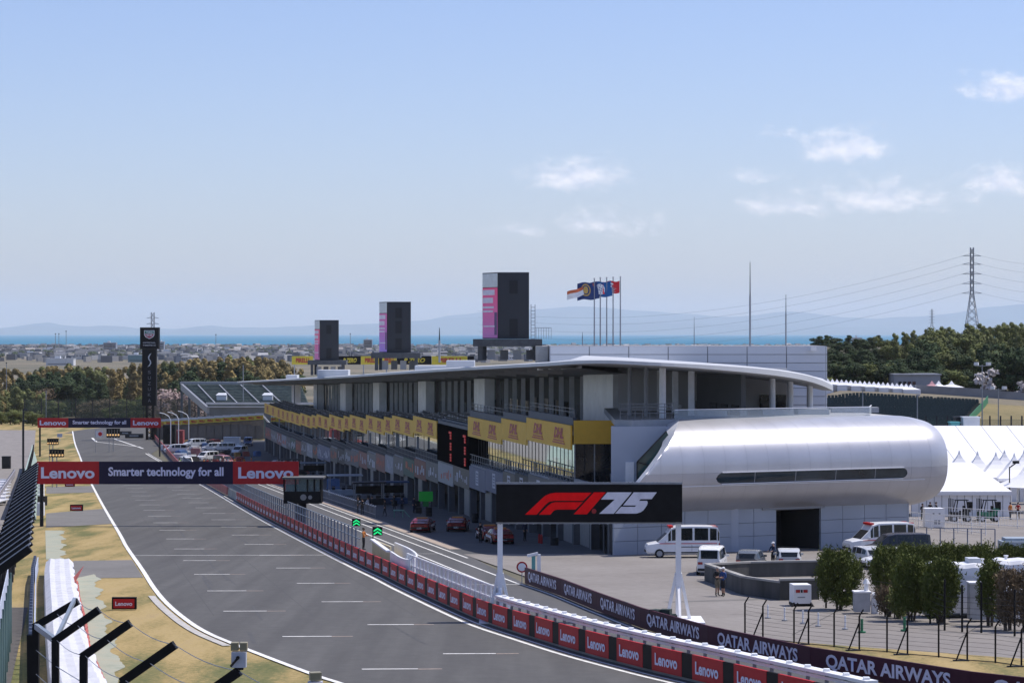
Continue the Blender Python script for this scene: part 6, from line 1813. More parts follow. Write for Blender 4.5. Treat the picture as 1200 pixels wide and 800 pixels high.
# concrete ramp walls
rw = thing('ramp_wall', 'weathered dark concrete ramp walls beside the paddock', 'wall', P(826, 690)); o_ = Vector(rw.location)
def wall_run(pts, h, th=.35):
    for (a_, c_) in zip(pts, pts[1:]):
        a2, c2 = P(*a_), P(*c_); n = Vector((0, th, 0)) if abs(c2.x - a2.x) > abs(c2.y - a2.y) * .2 else Vector((th, 0, 0))
        ha, hc = h if not isinstance(h, tuple) else h[0], h if not isinstance(h, tuple) else h[1]
        up1, up2 = Vector((0, 0, ha)), Vector((0, 0, hc))
        L_ = [a2, c2, c2 + n, a2 + n]
        q = B(); q.hexa([p - o_ for p in L_] + [a2 + up1 - o_, c2 + up2 - o_, c2 + n + up2 - o_, a2 + n + up1 - o_]); wo = q.build('wall_section', DCONC, rw)
        q = B(); e = Vector((0, .06, 0)); q.hexa([p - o_ for p in (a2 + up1 - e, c2 + up2 - e, c2 + n + up2 + e, a2 + n + up1 + e)] + [p - o_ + Vector((0, 0, .12)) for p in (a2 + up1 - e, c2 + up2 - e, c2 + n + up2 + e, a2 + n + up1 + e)]); q.build('coping', CONC, wo)
wall_run([(825.5, 680), (868, 696), (914, 703)], 1.02)
wall_run([(914, 703), (960, 702)], 1.15)
wall_run([(826, 679), (880, 676), (955, 674.5), (1010, 674)], (.95, .95), .3)
# white generator box with labels
f0 = P(940.5, 710); k_ = f0.y / F; t = thing('generator_box', 'white generator cabinet on a black base beside the ramp wall', 'cabinet', f0, .1)
q = B(); q.box2((-10.5 * k_, 0, .15), (10.5 * k_, 1.2, 25 * k_)); q.build('housing', W, t)
q = B(); q.box2((-11 * k_, .05, 0), (11 * k_, 1.25, .17)); q.build('base', BLK, t)
for (xa, xb, m) in ((-8, -3, REDC), (-2, 0, BLK), (1, 6, REDC)):
    q = B(); q.box2((xa * k_, -.02, 16 * k_), (xb * k_, 0.01, 19.5 * k_)); q.build('label', m, t)
q = B(); q.box2((-6 * k_, -.02, 10 * k_), (3 * k_, 0.01, 11.2 * k_)); q.build('label', GRY, t)
q = B(); q.beam((-10 * k_, 0, .2), (-14 * k_, -.3, -.02), .08); q.beam((10 * k_, 0, .2), (12 * k_, -.3, -.02), .08); q.build('drawbar', BLK, t)
# white delineator posts
for (px, py) in ((900, 728), (919.5, 731), (941, 734.5), (959, 737.5), (990.5, 741)):
    f0 = P(px, py - 4); t = thing('delineator_post', 'slim white delineator post on the service road', 'post', f0, group='white delineators on the service road')
    q = B(); q.cyl((0, 0, 0), (0, 0, .72), .045, 8); q.build('stem', W, t); q = B(); q.cyl((0, 0, -.01), (0, 0, .06), .16, 10); q.build('foot', GRY, t)
for (px, py) in ((1010, 741), (1060, 739)):
    f0 = P(px, py); q = B(); q.cyl(f0, f0 + Vector((0, 0, .7)), .07, 8); q.cyl(f0, f0 + Vector((0, 0, .08)), .2, 8); tag(q.build('green_bollard', GREEN, origin=f0), 'green plastic bollard behind the wire fence', 'bollard', 'green bollards behind the wire fence')
# wire fence on the bank with braces
wf = thing('wire_fence', 'black wire fence with cranked posts on the dry grass bank', 'fence', P(1040, 770)); o_ = Vector(wf.location)
wp = [(870, 752, 0), (888, 742, 1), (931, 754, 0), (944, 756, 1), (977.5, 758, 0), (1006, 762, 1), (1039.5, 764, 0), (1062, 766, 1), (1100, 770, 0), (1133, 774, 1), (1166, 776, 0), (1196, 781, 1), (1240, 786, 0)]
wp = [(930.5, 753, 0), (947.5, 755, 1), (977.5, 758, 0), (1007, 762, 1), (1039.5, 764, 0), (1063.5, 767, 1), (1100, 770, 0), (1133.5, 774, 1), (1166.5, 776.5, 0), (1197, 781, 1), (1240, 786, 0)]
wp = [(873, 744, 0), (894, 748, 1)] + wp
prev = None
for (px, py, br) in wp:
    f0 = P(px, py) - o_; tp = f0 + Vector((0, 0, 1.62)); ti = tp + Vector((.18, -.1, .32))
    q = B(); q.cyl(f0, tp, .042, 6); q.cyl(tp, ti, .036, 6); po = q.build('post', BLK, wf)
    if br: q = B(); q.cyl(f0 + Vector((-.55, -.2, 0)), tp + Vector((-.02, 0, -.35)), .035, 6); q.build('brace', BLK, po); q = B(); q.box(f0 + Vector((-.3, -.1, .03)), (.7, .2, .07)); q.build('brace_foot', DK, po)
    if prev:
        q = B()
        for hh in (.05, .25, .45, .65, .85, 1.05, 1.25, 1.45, 1.6): q.cyl(prev + Vector((0, 0, hh)), f0 + Vector((0, 0, hh)), .006 if hh > .1 else .022, 4, cap=False)
        q.build('wire', DK, wf)
    prev = f0
# second dark fence nearer the bushes
wf = thing('wire_fence', 'dark fence of plain posts in front of the white tanks and bushes', 'fence', P(1100, 740)); o_ = Vector(wf.location); prev = None
for (px, top_r, bt) in ((968, 690, 712), (1016, 690, 716), (1054, 690, 722), (1090, 690, 730), (1107, 678, 738), (1127.5, 685, 740), (1150, 682, 741), (1189, 690, 745), (1230, 690, 750)):
    f0 = P(px, bt); h = (bt - top_r) / F * f0.y; f0 = f0 - o_
    q = B(); q.cyl(f0, f0 + Vector((0, 0, h)), .055, 6); q.build('post', BLK, wf)
    if prev is not None:
        q = B()
        for hh in (.3, .6, .9, 1.2, 1.5, 1.75): q.cyl(prev + Vector((0, 0, hh)), f0 + Vector((0, 0, hh)), .01, 4, cap=False)
        q.build('wire', DK, wf)
    prev = f0
# white tankers / plant behind the bushes
def tanker(label, px, py, w_, d, h, rz):
    f0 = P(px, py); t = thing('storage_tank', label, 'tank', f0, rz)
    q = B(); rings = []
    prof_ = [(-1, 0.1), (-1, .78), (-.93, .92), (-.8, .985), (-.5, 1.0), (.5, 1.0), (.8, .985), (.93, .92), (1, .78), (1, .1)]
    for k in range(13):
        x = -w_ / 2 + w_ * k / 12; bul = .03 * math.sin(k * 1.57) if 0 < k < 12 else -.06
        rings.append([(x, y * d / 2, z * h + (bul if z > .9 else 0)) for y, z in prof_])
    q.loft(rings, closed=False); q.poly([rings[0][i] for i in range(10)]); q.poly([rings[-1][i] for i in range(10)])
    q.build('shell', mat('tank_white', (.68, .68, .70), .45, var=.12, scale=.6), t)
    for k in range(1, 4): q = B(); x = -w_ / 2 + w_ * k / 4; q.box2((x - .03, -d / 2 - .03, .2), (x + .03, -d / 2 + .01, h * .76)); q.build('seam', LGR, t)
    q = B(); q.box((w_ * .28, 0, h + .12), (w_ * .2, d * .5, .25)); q.build('roof_box', LGR, t)
    for x in (-w_ * .3, w_ * .42): q = B(); q.cyl((x, -d * .1, h - .1), (x, -d * .1, h + .16), .08, 10); q.cyl((x, -d * .1, h + .16), (x, -d * .1, h + .22), .13, 10); q.build('vent', W, t)
    q = B(); q.cyl((w_ / 2 + .1, -d * .3, h * .35), (w_ / 2 + .6, -d * .3, h * .35), .16, 10); q.cyl((w_ / 2 + .5, -d * .3, h * .35), (w_ / 2 + .5, -d * .3, h * .75), .13, 10); q.cyl((w_ / 2 + .2, -d * .35, h * .12), (w_ / 2 + .8, -d * .35, h * .12), .2, 10); q.build('pipework', W, t)
    q = B(); q.box((0, 0, .05), (w_ * .96, d * .9, .12)); q.build('skid', DK, t)
tanker('largest white storage tank with ribbed lid behind the hedge', 1121, 722, 3.2, 2.0, 2.95, .05)
tanker('white storage tank at the hedge end, set further back', 1200, 715, 3.4, 2.4, 2.9, -.1)
tanker('low white tank half hidden by the leafless stems', 1192, 727, 1.8, 1.4, 1.9, .1)
def box_plant(px, py, w_, h, lab):
    f0 = P(px, py); t = thing('pump_unit', lab, 'pump', f0); 
    q = B(); q.box2((-w_ / 2, 0, .1), (w_ / 2, .9, h)); q.build('housing', mat('pump_grey', (.42, .42, .43), .5, var=.15, scale=2), t)
    q = B(); q.box2((-w_ / 2 - .05, -.05, h), (w_ / 2 + .05, .95, h + .08)); q.build('lid', W, t)
    for k in range(3): q = B(); x = w_ / 2 + .15 + .12 * k; q.cyl((x, .2, 0), (x, .2, h * (.9 - .2 * k)), .09, 8); q.cyl((x, .2, h * (.9 - .2 * k)), (x + .2, .2, h * (.95 - .2 * k)), .13, 8); q.build('pipe', W, t)
    q = B(); q.cyl((w_ * .3, .4, h), (w_ * .3, .4, h + .5), .12, 8); q.cyl((w_ * .3, .4, h + .5), (w_ * .3, .4, h + .75), .2, 8, .08); q.build('valve', W, t)
box_plant(1011, 719, .85, 1.15, 'grey pump cabinet with white pipes between the bushes')
box_plant(1150, 728, 1.2, 2.0, 'white pipe and valve stand beside the largest tank')
box_plant(1091, 722, .8, .8, 'low pump unit on the gravel under the hedge')
# fences and cabinet in front of the marquees
def white_rail(x0, x1, y0, y1, h, label, m, n, nm='railing', top_only=False):
    a_, c_ = P(x0, y0), P(x1, y1); t = thing(nm, label, 'railing', a_); o_ = Vector(a_)
    for k in range(n + 1):
        p_ = a_ + (c_ - a_) * (k / n) - o_; q = B(); q.cyl(p_, p_ + Vector((0, 0, h)), .045, 6); q.build('post', m, t)
    q = B()
    for hh in ((h,) if top_only else (h, h * .55, .2)): q.cyl(Vector((0, 0, hh)), c_ - a_ + Vector((0, 0, hh)), .035, 6)
    q.build('rail', m, t)
    if not top_only:
        q = B()
        for k in range(n * 6): p_ = (c_ - a_) * (k / (n * 6)); q.cyl(p_ + Vector((0, 0, .2)), p_ + Vector((0, 0, h)), .012, 4, cap=False)
        q.build('bars', m, t)
white_rail(1062, 1155, 617, 627, 1.45, 'white tubular railing in front of the white cabinet', W, 6)
white_rail(1106, 1215, 613, 620, 1.6, 'white tubular railing in front of the forklifts', W, 5)
white_rail(1086, 1166, 646, 648, 1.9, 'blue-grey post railing behind the hedge', mat('rail_blue', (.08, .11, .18), .5), 5, top_only=True)
f0 = P(1095, 618); k_ = f0.y / F; t = thing('air_cabinet', 'white air-conditioning cabinet outside the marquees', 'cabinet', f0)
q = B(); q.box2((-11 * k_, 0, 0.05), (11 * k_, 1.4, 22.5 * k_)); q.build('housing', W, t)
for k in range(2): q = B(); q.box2((0 + k * 4 * k_, -.03, 4 * k_), (3 * k_ + k * 4 * k_, .01, 9 * k_)); q.build('grille', GRY, t)
for k in range(2): q = B(); q.box2((-2 * k_ + k * 7 * k_, -.03, 16 * k_), (0 + k * 7 * k_, .01, 17 * k_)); q.build('latch', DK, t)
def forklift(px, py, lab, bodym):
    f0 = P(px, py); t = thing('forklift', lab, 'forklift', f0, .1)
    q = B(); q.box2((-.9, -.5, .35), (.9, .5, 1.0)); q.box2((.5, -.5, 1.0), (1.1, .5, 1.35)); q.build('chassis', bodym, t)
    for x in (-.95, -.75):
        for y in (-.4, .4): q = B(); q.box2((x - .04, y - .04, .1), (x + .04, y + .04, 2.35)); q.build('mast', BLK, t)
    for (x, z2) in ((-.5, 2.15), (.8, 2.15)):
        for y in (-.45, .45): q = B(); q.beam((x, y, 1.0), (x + (.25 if x < 0 else -.15), y, z2), .08); q.build('guard_post', BLK, t)
    q = B(); q.box2((-.4, -.5, 2.15), (.85, .5, 2.22)); q.build('overhead_guard', BLK, t)
    q = B(); q.box2((.05, -.25, 1.0), (.5, .25, 1.1)); q.box2((.4, -.25, 1.1), (.52, .25, 1.6)); q.build('seat', BLK, t)
    q = B(); q.box2((.95, -.35, 1.2), (1.3, .35, 2.0)); q.build('gas_bottle_rack', BLK, t)
    wd = B(); wd.cyl((0, -.12, 0), (0, .12, 0), .34, 14); md_ = wd.data('wheel', RUB); wd = B(); wd.cyl((0, -.13, 0), (0, .13, 0), .18, 10); me_ = wd.data('rim', LGR)
    for x in (-.65, .75):
        for y in (-.48, .48): o = ob('wheel', md_, t, (x, y, .34)); ob('rim', me_, o)
    for y in (-.25, .25): q = B(); q.box2((-1.9, y - .06, .1), (-.95, y + .06, .16)); q.build('fork', DK, t)
forklift(1124, 611, 'dark forklift truck nearer the white cabinet', mat('forklift_dark', (.03, .03, .03), .5))
forklift(1157, 611, 'green-bodied forklift truck outside the marquee', mat('forklift_green', (.02, .17, .09), .5))
q = B(); f0 = P(1197, 655); q.box(f0 + Vector((0, 0, .7)), (3.2, 2, 1.4)); q.box(f0 + Vector((0, .2, 1.5)), (2.6, 1.6, .25)); q.box(f0 + Vector((0, -1.02, .75)), (2.8, .06, .1)); tag(q.build('roadside_container', [mat('container_grey', (.30, .35, .40), .5)], origin=f0), 'blue-grey low container behind the hedge', 'container')

# more service vehicles at the far end of the pit lane
for k, (px, row, col, lab) in enumerate(((206, 531, (.68, .68, .7), 'white service van by the pink barriers at the pit exit'), (228, 524, (.6, .62, .64), 'pale service van behind the dark blue stack'), (243, 540, (.66, .66, .68), 'white service van close to the far pit stands'), (281, 533, (.62, .63, .65), 'white service van beside the grey service cabin'),
        (291, 522, (.05, .09, .2), 'dark blue van by the far garages'), (218, 547, (.65, .65, .66), 'white van nearest the red gantry panel'), (262, 545, (.25, .05, .04), 'dull red van in the far pit lane'))):
    car(lab, P(px, row), .2 + k * .35, VAN, .95, col, 'service_van', 'van', taper=.88)
# ================================================================== MARQUEES
TENT = mat('marquee_pvc', (.74, .74, .76), .55, var=.03, scale=.4)
f0 = P(1108, 605); t = thing('marquee', 'white gabled marquee with panelled front wall behind the forklifts', 'tent', f0); k_ = f0.y / F
x1 = (1184 - 1108) * k_; x0 = (1068 - 1108) * k_; ez = 28 * k_
n = 13
for i in range(n):
    a_ = x0 + (x1 - x0) * i / n; c_ = x0 + (x1 - x0) * (i + 1) / n
    q = B(); q.box2((a_ + .03, 0, 0), (c_ - .03, .06, ez)); q.build('wall_panel', TENT, t)
    q = B(); q.box2((a_ - .03, -.04, 0), (a_ + .03, .05, ez)); q.build('wall_pole', GRY, t)
q = B(); rt = 10.0
q.hexa([(x0 - 4, -.25, ez), (x1 + .1, -.25, ez), (x1 - 2.5, 9, ez + 2.6), (x0 - 4, 9, ez + 2.6), (x0 - 4, -.25, ez + .15), (x1 + .1, -.25, ez + .15), (x1 - 2.5, 9, ez + 2.75), (x0 - 4, 9, ez + 2.75)]); q.build('roof', TENT, t)
q = B(); q.box2((x0 - 4, -.30, ez - .25), (x1 + .1, -.26, ez + .1)); q.build('valance', TENT, t)
q = B(); q.poly([(x1, 0, 0), (x1, 18, 0), (x1, 18, ez), (x1 - 2.4, 9, ez + 2.6), (x1, 0, ez)]); q.build('side_wall', TENT, t)
# pagoda tents
def pagoda(px, peak_r, Y, w_, label, grp):
    pk = at(px, peak_r, Y); zb = prof(Y); h = pk.z - zb
    t = thing('pagoda_tent', label, 'tent', Vector((pk.x, Y, zb)), group=grp)
    q = B(); rings = []
    ev = h - w_ * .62
    for k in range(7):
        s = k / 6; r_ = (w_ / 2) * (1 - s) ** 1.7 + .03; rings.append([(sx * r_, sy * r_, ev + (h - ev) * s) for sx, sy in ((-1, -1), (0, -1), (1, -1), (1, 0), (1, 1), (0, 1), (-1, 1), (-1, 0))])
    q.loft(rings); q.build('canopy', TENT, t)
    for sx in (-1, 1):
        for sy in (-1, 1): q = B(); q.cyl((sx * w_ * .48, sy * w_ * .48, 0), (sx * w_ * .48, sy * w_ * .48, ev + .05), .06, 6); q.build('pole', W, t)
    q = B()
    for s in (-1, 1): q.box2((-w_ / 2, s * w_ / 2 - .02, ev - .3), (w_ / 2, s * w_ / 2 + .02, ev + .02)); q.box2((s * w_ / 2 - .02, -w_ / 2, ev - .3), (s * w_ / 2 + .02, w_ / 2, ev + .02))
    q.build('valance', TENT, t)
for k in range(5): pagoda(1124 + 21.5 * k, 527.5 + k * 1.0, 290 - k * 1.5, 4.4 if k else 4.2, 'white pointed pagoda tent in the front row by the big marquee', 'front pagoda tents')
for k in range(3): pagoda(1177 + 23 * k, 527, 306, 4.2, 'white pointed pagoda tent in the back row by the big marquee', 'back pagoda tents')
# big marquee hall behind
YH = 330; a_ = at(1085, 500, YH); zb = prof(YH); hh = a_.z - zb
t = thing('marquee_hall', 'long white marquee hall with smooth sloping roof behind the pagoda tents', 'tent', Vector((at(1130, 500, YH).x, YH, zb)))
xa = at(1060, 500, YH).x - t.location.x; xb = at(1330, 500, YH).x - t.location.x
nb = 9
for i in range(nb):
    u0 = xa + (xb - xa) * i / nb; u1 = xa + (xb - xa) * (i + 1) / nb - .08
    q = B(); q.hexa([(u0 + 1.6, -17, 3.6), (u1 + 1.6, -17, 3.6), (u1, 0, hh), (u0, 0, hh), (u0 + 1.6, -17, 3.75), (u1 + 1.6, -17, 3.75), (u1, 0, hh + .15), (u0, 0, hh + .15)]); q.build('roof_bay', TENT, t)
    q = B(); q.box2((u0 + 1.6, -17, 0), (u1 + 1.6, -16.9, 3.6)); q.build('wall_panel', TENT, t)
    q = B(); q.hexa([(u0, .0, hh - .1), (u1, .0, hh - .1), (u1, 12, 4), (u0, 12, 4), (u0, 0, hh + .1), (u1, 0, hh + .1), (u1, 12, 4.2), (u0, 12, 4.2)]); q.build('roof_bay', TENT, t)
# grey sagging canopy at the frame edge
f0 = P(1212, 600); t = thing('canopy_tent', 'grey-shaded sagging canopy tent at the end of the marquee', 'tent', f0)
q = B(); rings = []
for k in range(7):
    s = k / 6; r_ = 4.2 * (1 - s) ** 1.4 + .1; rings.append([(math.cos(a) * r_, math.sin(a) * r_, 2.9 + 2.4 * s) for a in [j * math.pi / 6 for j in range(12)]])
q.loft(rings); q.build('canopy', TENT, t)
for a in (0.5, 2.1, 3.7, 5.2): q = B(); q.cyl((math.cos(a) * 4, math.sin(a) * 4, 0), (math.cos(a) * 4, math.sin(a) * 4, 3), .07, 6); q.build('pole', W, t)
f0 = at(1183, 552, 280); q = B(); f1 = Vector((f0.x, 280, prof(280))); q.cyl(f1, f0 + Vector((0, 0, .5)), .07, 6); q.beam(f0 + Vector((0, 0, .4)), f0 + Vector((.7, 0, .9)), .12); q.box(f0 + Vector((.7, 0, 1.0)), (.7, .3, .3)); tag(q.build('camera_post', DK, origin=f1), 'dark camera on a bent post in front of the pagoda tents', 'camera')

# ================================================================== HILLSIDE STAND (right)
SEATG = mat('seat_green', (.035, .055, .05), .6, var=.25, scale=3)
hs_ = thing('hillside_stand', 'grassy hillside grandstand filled with dark green seats', 'grandstand', Vector((62, 400, g(62, 400)))); o_ = Vector(hs_.location)
nrow = 66
sb_ = B()
for r_i in range(nrow):
    Y = 352 + r_i * 1.52
    x0 = at(966, 470, Y).x - 4; x1 = at(lin([(352, 1092), (400, 1118), (452, 1152)], Y), 470, Y).x
    q = B(); p = []
    za, zb_ = g(x0 + 22, Y) , g(x0 + 22, Y)
    def zz(x): return g(max(x, x0 + 6), Y)
    pts = [(x0 + (x1 - x0) * k / 6) for k in range(7)]
    rings = [[(x, Y - .75, zz(x) - .6), (x, Y + .75, zz(x) - .6), (x, Y + .75, zz(x) + .2), (x, Y - .75, zz(x) + .2)] for x in pts]
    q.loft(rings); q.v = [tuple(Vector(v) - o_) for v in q.v]; q.build('terrace_step', mat('step_dark', (.05, .055, .05), .9, var=.2), hs_)
    x = x0 + random.uniform(0, .7)
    while x < x1 - .5:
        if random.random() > .03 and int((x - x0) / 14) != int((x - x0 + .6) / 14) - 0.5:
            z = zz(x) + .25; sb_.box((x - o_.x, Y - o_.y + .3, z - o_.z + .42), (.5, .1, .42 + .1 * random.random())); sb_.box((x - o_.x, Y - o_.y, z - o_.z + .2), (.5, .4, .08))
        x += .62
stuff(sb_.build('seating', SEATG, hs_))
q = B()
for k in range(14):
    Y = 356 + k * 7; x = at(lin([(352, 1092), (400, 1118), (452, 1152)], Y), 470, Y).x + .8; Y2 = Y + 7; x2 = at(lin([(352, 1092), (400, 1118), (452, 1152)], Y2), 470, Y2).x + .8
    a_ = Vector((x, Y, g(x, Y))) - o_; c_ = Vector((x2, Y2, g(x2, Y2))) - o_
    q.hexa([a_, c_, c_ + Vector((.1, 0, 0)), a_ + Vector((.1, 0, 0)), a_ + Vector((0, 0, 1.3)), c_ + Vector((0, 0, 1.3)), c_ + Vector((.1, 0, 1.3)), a_ + Vector((.1, 0, 1.3))])
q.build('green_rail', GREEN, hs_)
GH = layered('hill_grass', [(.3, (.11, .095, .04)), (.5, (.19, .155, .07)), (.7, (.27, .21, .10))], .05, .8, bump=.4, bscale=6)
q = B()
for j in range(18):
    Y = 350 + j * 6
    x0 = at(lin([(352, 1095), (400, 1122), (452, 1156)], Y), 470, Y).x
    for i in range(5):
        x = x0 + i * 10; q.v.append((x, Y, g(x, Y) + .05))
for j in range(17):
    for i in range(4): q.f.append((j * 5 + i, j * 5 + i + 1, j * 5 + i + 6, j * 5 + i + 5)); q.m.append(0)
struct(q.build('grass_bank', GH))
# row of white gazebos along the top of the stand
for k in range(19):
    px = 970 + k * 5.4; Y = 470 + (k % 3) * 2; x = at(px, 450, Y).x; zb = g(max(x, 68), Y)
    rt = at(px, 443.5 + k * .35, Y).z; zb = rt - 3.0
    t = thing('gazebo_tent', 'small white peaked gazebo in the row above the hillside seats', 'tent', Vector((x, Y, zb)), group='gazebos above the hillside stand')
    q = B(); w_ = .95 if k < 17 else 1.6
    q.loft([[(-w_, -w_, 2.0), (w_, -w_, 2.0), (w_, w_, 2.0), (-w_, w_, 2.0)], [(-.4, -.4, 2.4), (.4, -.4, 2.4), (.4, .4, 2.4), (-.4, .4, 2.4)], [(-.03, -.03, 3), (.03, -.03, 3), (.03, .03, 3), (-.03, .03, 3)]]); q.build('canopy', TENT, t)
    q = B(); q.box2((-w_, w_ - .1, -1.2), (w_, w_, 2.0)); q.box2((-w_, -w_, .8 if k % 3 else -1), (w_, -w_ + .06, 2.0)); q.build('wall', TENT, t)
    for sx in (-1, 1): q = B(); q.cyl((sx * w_ * .95, -w_ * .95, -1.5), (sx * w_ * .95, -w_ * .95, 2), .06, 5); q.build('pole', GRY, t)
for k, (px, m, lab) in enumerate(((1092, mat('tent_pink', (.45, .22, .24), .6), 'pinkish peaked gazebo beyond the grey hall'), (1100, TENT, 'white peaked gazebo beyond the pinkish one'), (1115, TENT, 'larger white peaked gazebo with people below it'))):
    Y = 480; pk = at(px, 446, Y); t = thing('gazebo_tent', lab, 'tent', pk - Vector((0, 0, 3.2))); w_ = 1.5 if k < 2 else 2.1
    q = B(); q.loft([[(-w_, -w_, 2.0), (w_, -w_, 2.0), (w_, w_, 2.0), (-w_, w_, 2.0)], [(-.5, -.5, 2.5), (.5, -.5, 2.5), (.5, .5, 2.5), (-.5, .5, 2.5)], [(-.03, -.03, 3.2), (.03, -.03, 3.2), (.03, .03, 3.2), (-.03, .03, 3.2)]]); q.build('canopy', m, t)
    for sx in (-1, 1): q = B(); q.cyl((sx * w_ * .95, -w_ * .95, -1.5), (sx * w_ * .95, -w_ * .95, 2), .06, 5); q.build('pole', GRY, t)
a_ = at(1048, 456, 492); c_ = at(1102, 439.5, 492); q = B(); q.box2((a_.x, 492, a_.z - 2), (c_.x, 500, c_.z)); t = thing('stand_hall', 'grey flat-roofed hall behind the gazebos on the hill', 'building', (a_.x, 492, a_.z)); q.v = [tuple(Vector(p) - Vector(t.location)) for p in q.v]; wo = q.build('wall', mat('hall_grey', (.26, .27, .30), .7, var=.1, scale=.2), t)
q = B(); q.box2((-.2, -.3, c_.z - a_.z), (c_.x - a_.x + .2, 8.2, c_.z - a_.z + .25)); q.build('roof', GRY, t)
for k in range(4): q = B(); q.box2((.8 + k * .9, -.06, .9), (1.4 + k * .9, -.02, 1.5)); q.build('window', GLASS, t)
wl_ = thing('retaining_wall', 'grey concrete retaining wall on the hill above the grass bank', 'wall', at(1075, 458, 470)); o_ = Vector(wl_.location); pr_ = None
for (px, rt, Y) in ((1073, 451, 474), (1110, 453, 473), (1150, 455.5, 471), (1180, 458.5, 469), (1215, 461, 468), (1260, 464, 466)):
    p_ = at(px, rt, Y) - o_
    if pr_: 
        q = B(); q.hexa([pr_ - Vector((0, 0, 5)), p_ - Vector((0, 0, 5)), p_ + Vector((0, .4, -5)), pr_ + Vector((0, .4, -5)), pr_, p_, p_ + Vector((0, .4, 0)), pr_ + Vector((0, .4, 0))]); q.build('wall_section', mat('wall_grey', (.24, .24, .25), .8, var=.15, scale=.3), wl_)
    pr_ = p_
# lamp posts and small poles on the hill side
for (px, rt, Y, lab) in ((1151, 427, 380, 'tall grey lamp post with crossed lamp heads beyond the tents'), (1170, 455, 395, 'shorter lamp post beside the tall lamp post'), (1025, 425, 520, 'slim pole in the dark wood above the gazebos'), (1114, 414, 560, 'pale slim pole among the hill trees'), (1129, 425, 560, 'second pale slim pole among the hill trees'), (1011, 457, 365, 'short lamp pole above the silver pod'), (1075, 463, 362, 'twin short pole in the dark seats')):
    tp = at(px, rt, Y); f0 = Vector((tp.x, Y, min(g(tp.x, Y), tp.z - 3))); t = thing('lamp_post', lab, 'lamp post', f0); h = tp.z - f0.z
    q = B(); q.cyl((0, 0, 0), (0, 0, h), .12 if px < 1160 else .09, 8, .07); q.build('pole', GRY, t)
    if px in (1151, 1170):
        q = B(); q.box((0, 0, h - .2), (2.2, .15, .12)); q.build('cross_arm', GRY, t)
        for s in (-1, 1): q = B(); q.box((s * .9, -.15, h + .1), (.6, .5, .45), s * .4); q.build('lamp_head', WM, t)
    else: q = B(); q.box((.1, 0, h), (.5, .2, .2)); q.build('lamp_head', GRY, t)
# dark service building and posts at the hillside foot
for (px, w_, rt, Y, m, lab) in ((1130, 2.6, 489, 345, DK, 'dark hut at the foot of the hillside stand'), (1118, 1.2, 495, 342, mat('hut_teal', (.05, .25, .27), .6), 'teal portable toilet cabin at the foot of the hillside stand'), (1137, 2.2, 489, 343, LGR, 'pale grey cabin at the foot of the hillside stand')):
    tp = at(px, rt, Y); f0 = Vector((tp.x, Y, tp.z - 2.6)); q = B(); q.box(f0 + Vector((0, 0, 1.3)), (w_, 2, 2.6)); q.box(f0 + Vector((0, 0, 2.65)), (w_ + .2, 2.2, .14)); q.box(f0 + Vector((0, -1.02, 1.1)), (w_ * .35, .06, 1.9)); tag(q.build('service_hut', m, origin=f0), lab, 'hut')
hf = thing('boundary_fence', 'dark boundary fence with regular posts below the grass bank', 'fence', at(1150, 500, 348)); o_ = Vector(hf.location); pr_ = None
for k in range(14):
    tp = at(1085 + k * 12.5, 487, 348); p_ = tp - o_; q = B(); q.beam(p_ - Vector((0, 0, 3.4)), p_, .18); q.build('post', DK, hf)
    if pr_: q = B(); q.poly([pr_ - Vector((0, 0, 3.2)), p_ - Vector((0, 0, 3.2)), p_ - Vector((0, 0, .5)), pr_ - Vector((0, 0, .5))]); q.build('mesh', NETG, hf, fix=False)
    pr_ = p_

# ================================================================== FAR GRANDSTAND
t = thing('grandstand', 'far roofless grandstand of green seats beyond the pit building', 'grandstand', Vector((at(270, 490, 640).x, 640, prof(640)))); o_ = Vector(t.location)
SG2 = mat('far_seat_green', (.12, .145, .135), 1.0, var=.3, scale=.6, spec=0.0)
nr = 14
for r_i in range(nr):
    f = r_i / (nr - 1); Y = 634 + 26 * f; row = 474 - 23 * f
    xa, xb = at(246 - 30 * f, row, Y), at(362 - 10 * f, row, Y)
    q = B(); q.box2((xa.x, Y, xa.z - 1.2), (xb.x, Y + 1.9, xa.z)); q.v = [tuple(Vector(v) - o_) for v in q.v]; q.build('seat_row', SG2, t)
for k in range(4):
    pp = []
    q = B(); a_ = at(253 + k * 26, 473, 633.8); c_ = at(232 + k * 25, 451, 660); q.beam(a_ - o_, c_ - o_ + Vector((0, 0, .05)), .3, .2); q.build('aisle', GRY, t)
a_, c_ = at(243, 492, 633.5), at(370, 478, 633.5); q = B(); q.box2((a_.x, 633.2, prof(640)), (c_.x, 633.6, c_.z + .3)); q.v = [tuple(Vector(v) - o_) for v in q.v]; q.build('front_wall', mat('stand_wall', (.13, .15, .17), .7, var=.15, scale=.2), t)
q = B(); q.box2((a_.x - .3, 632.6, c_.z + .9), (c_.x, 633.2, c_.z + 1.4)); q.box2((a_.x - .3, 632.6, c_.z + .2), (c_.x, 632.8, c_.z + .5)); q.v = [tuple(Vector(v) - o_) for v in q.v]; q.build('front_rail', LGR, t)
sa, sb2 = at(244, 477, 633), at(213, 449.5, 662); q = B(); q.hexa([sa - o_ - Vector((.3, 0, 1.6)), sb2 - o_ - Vector((.3, 0, 1.6)), sb2 - o_ + Vector((.3, 0, -1.6)), sa - o_ + Vector((.3, 0, -1.6)), sa - o_ - Vector((.3, 0, 0)), sb2 - o_ - Vector((.3, 0, 0)), sb2 - o_ + Vector((.3, 0, 0)), sa - o_ + Vector((.3, 0, 0))]); q.build('side_beam', GRY, t)
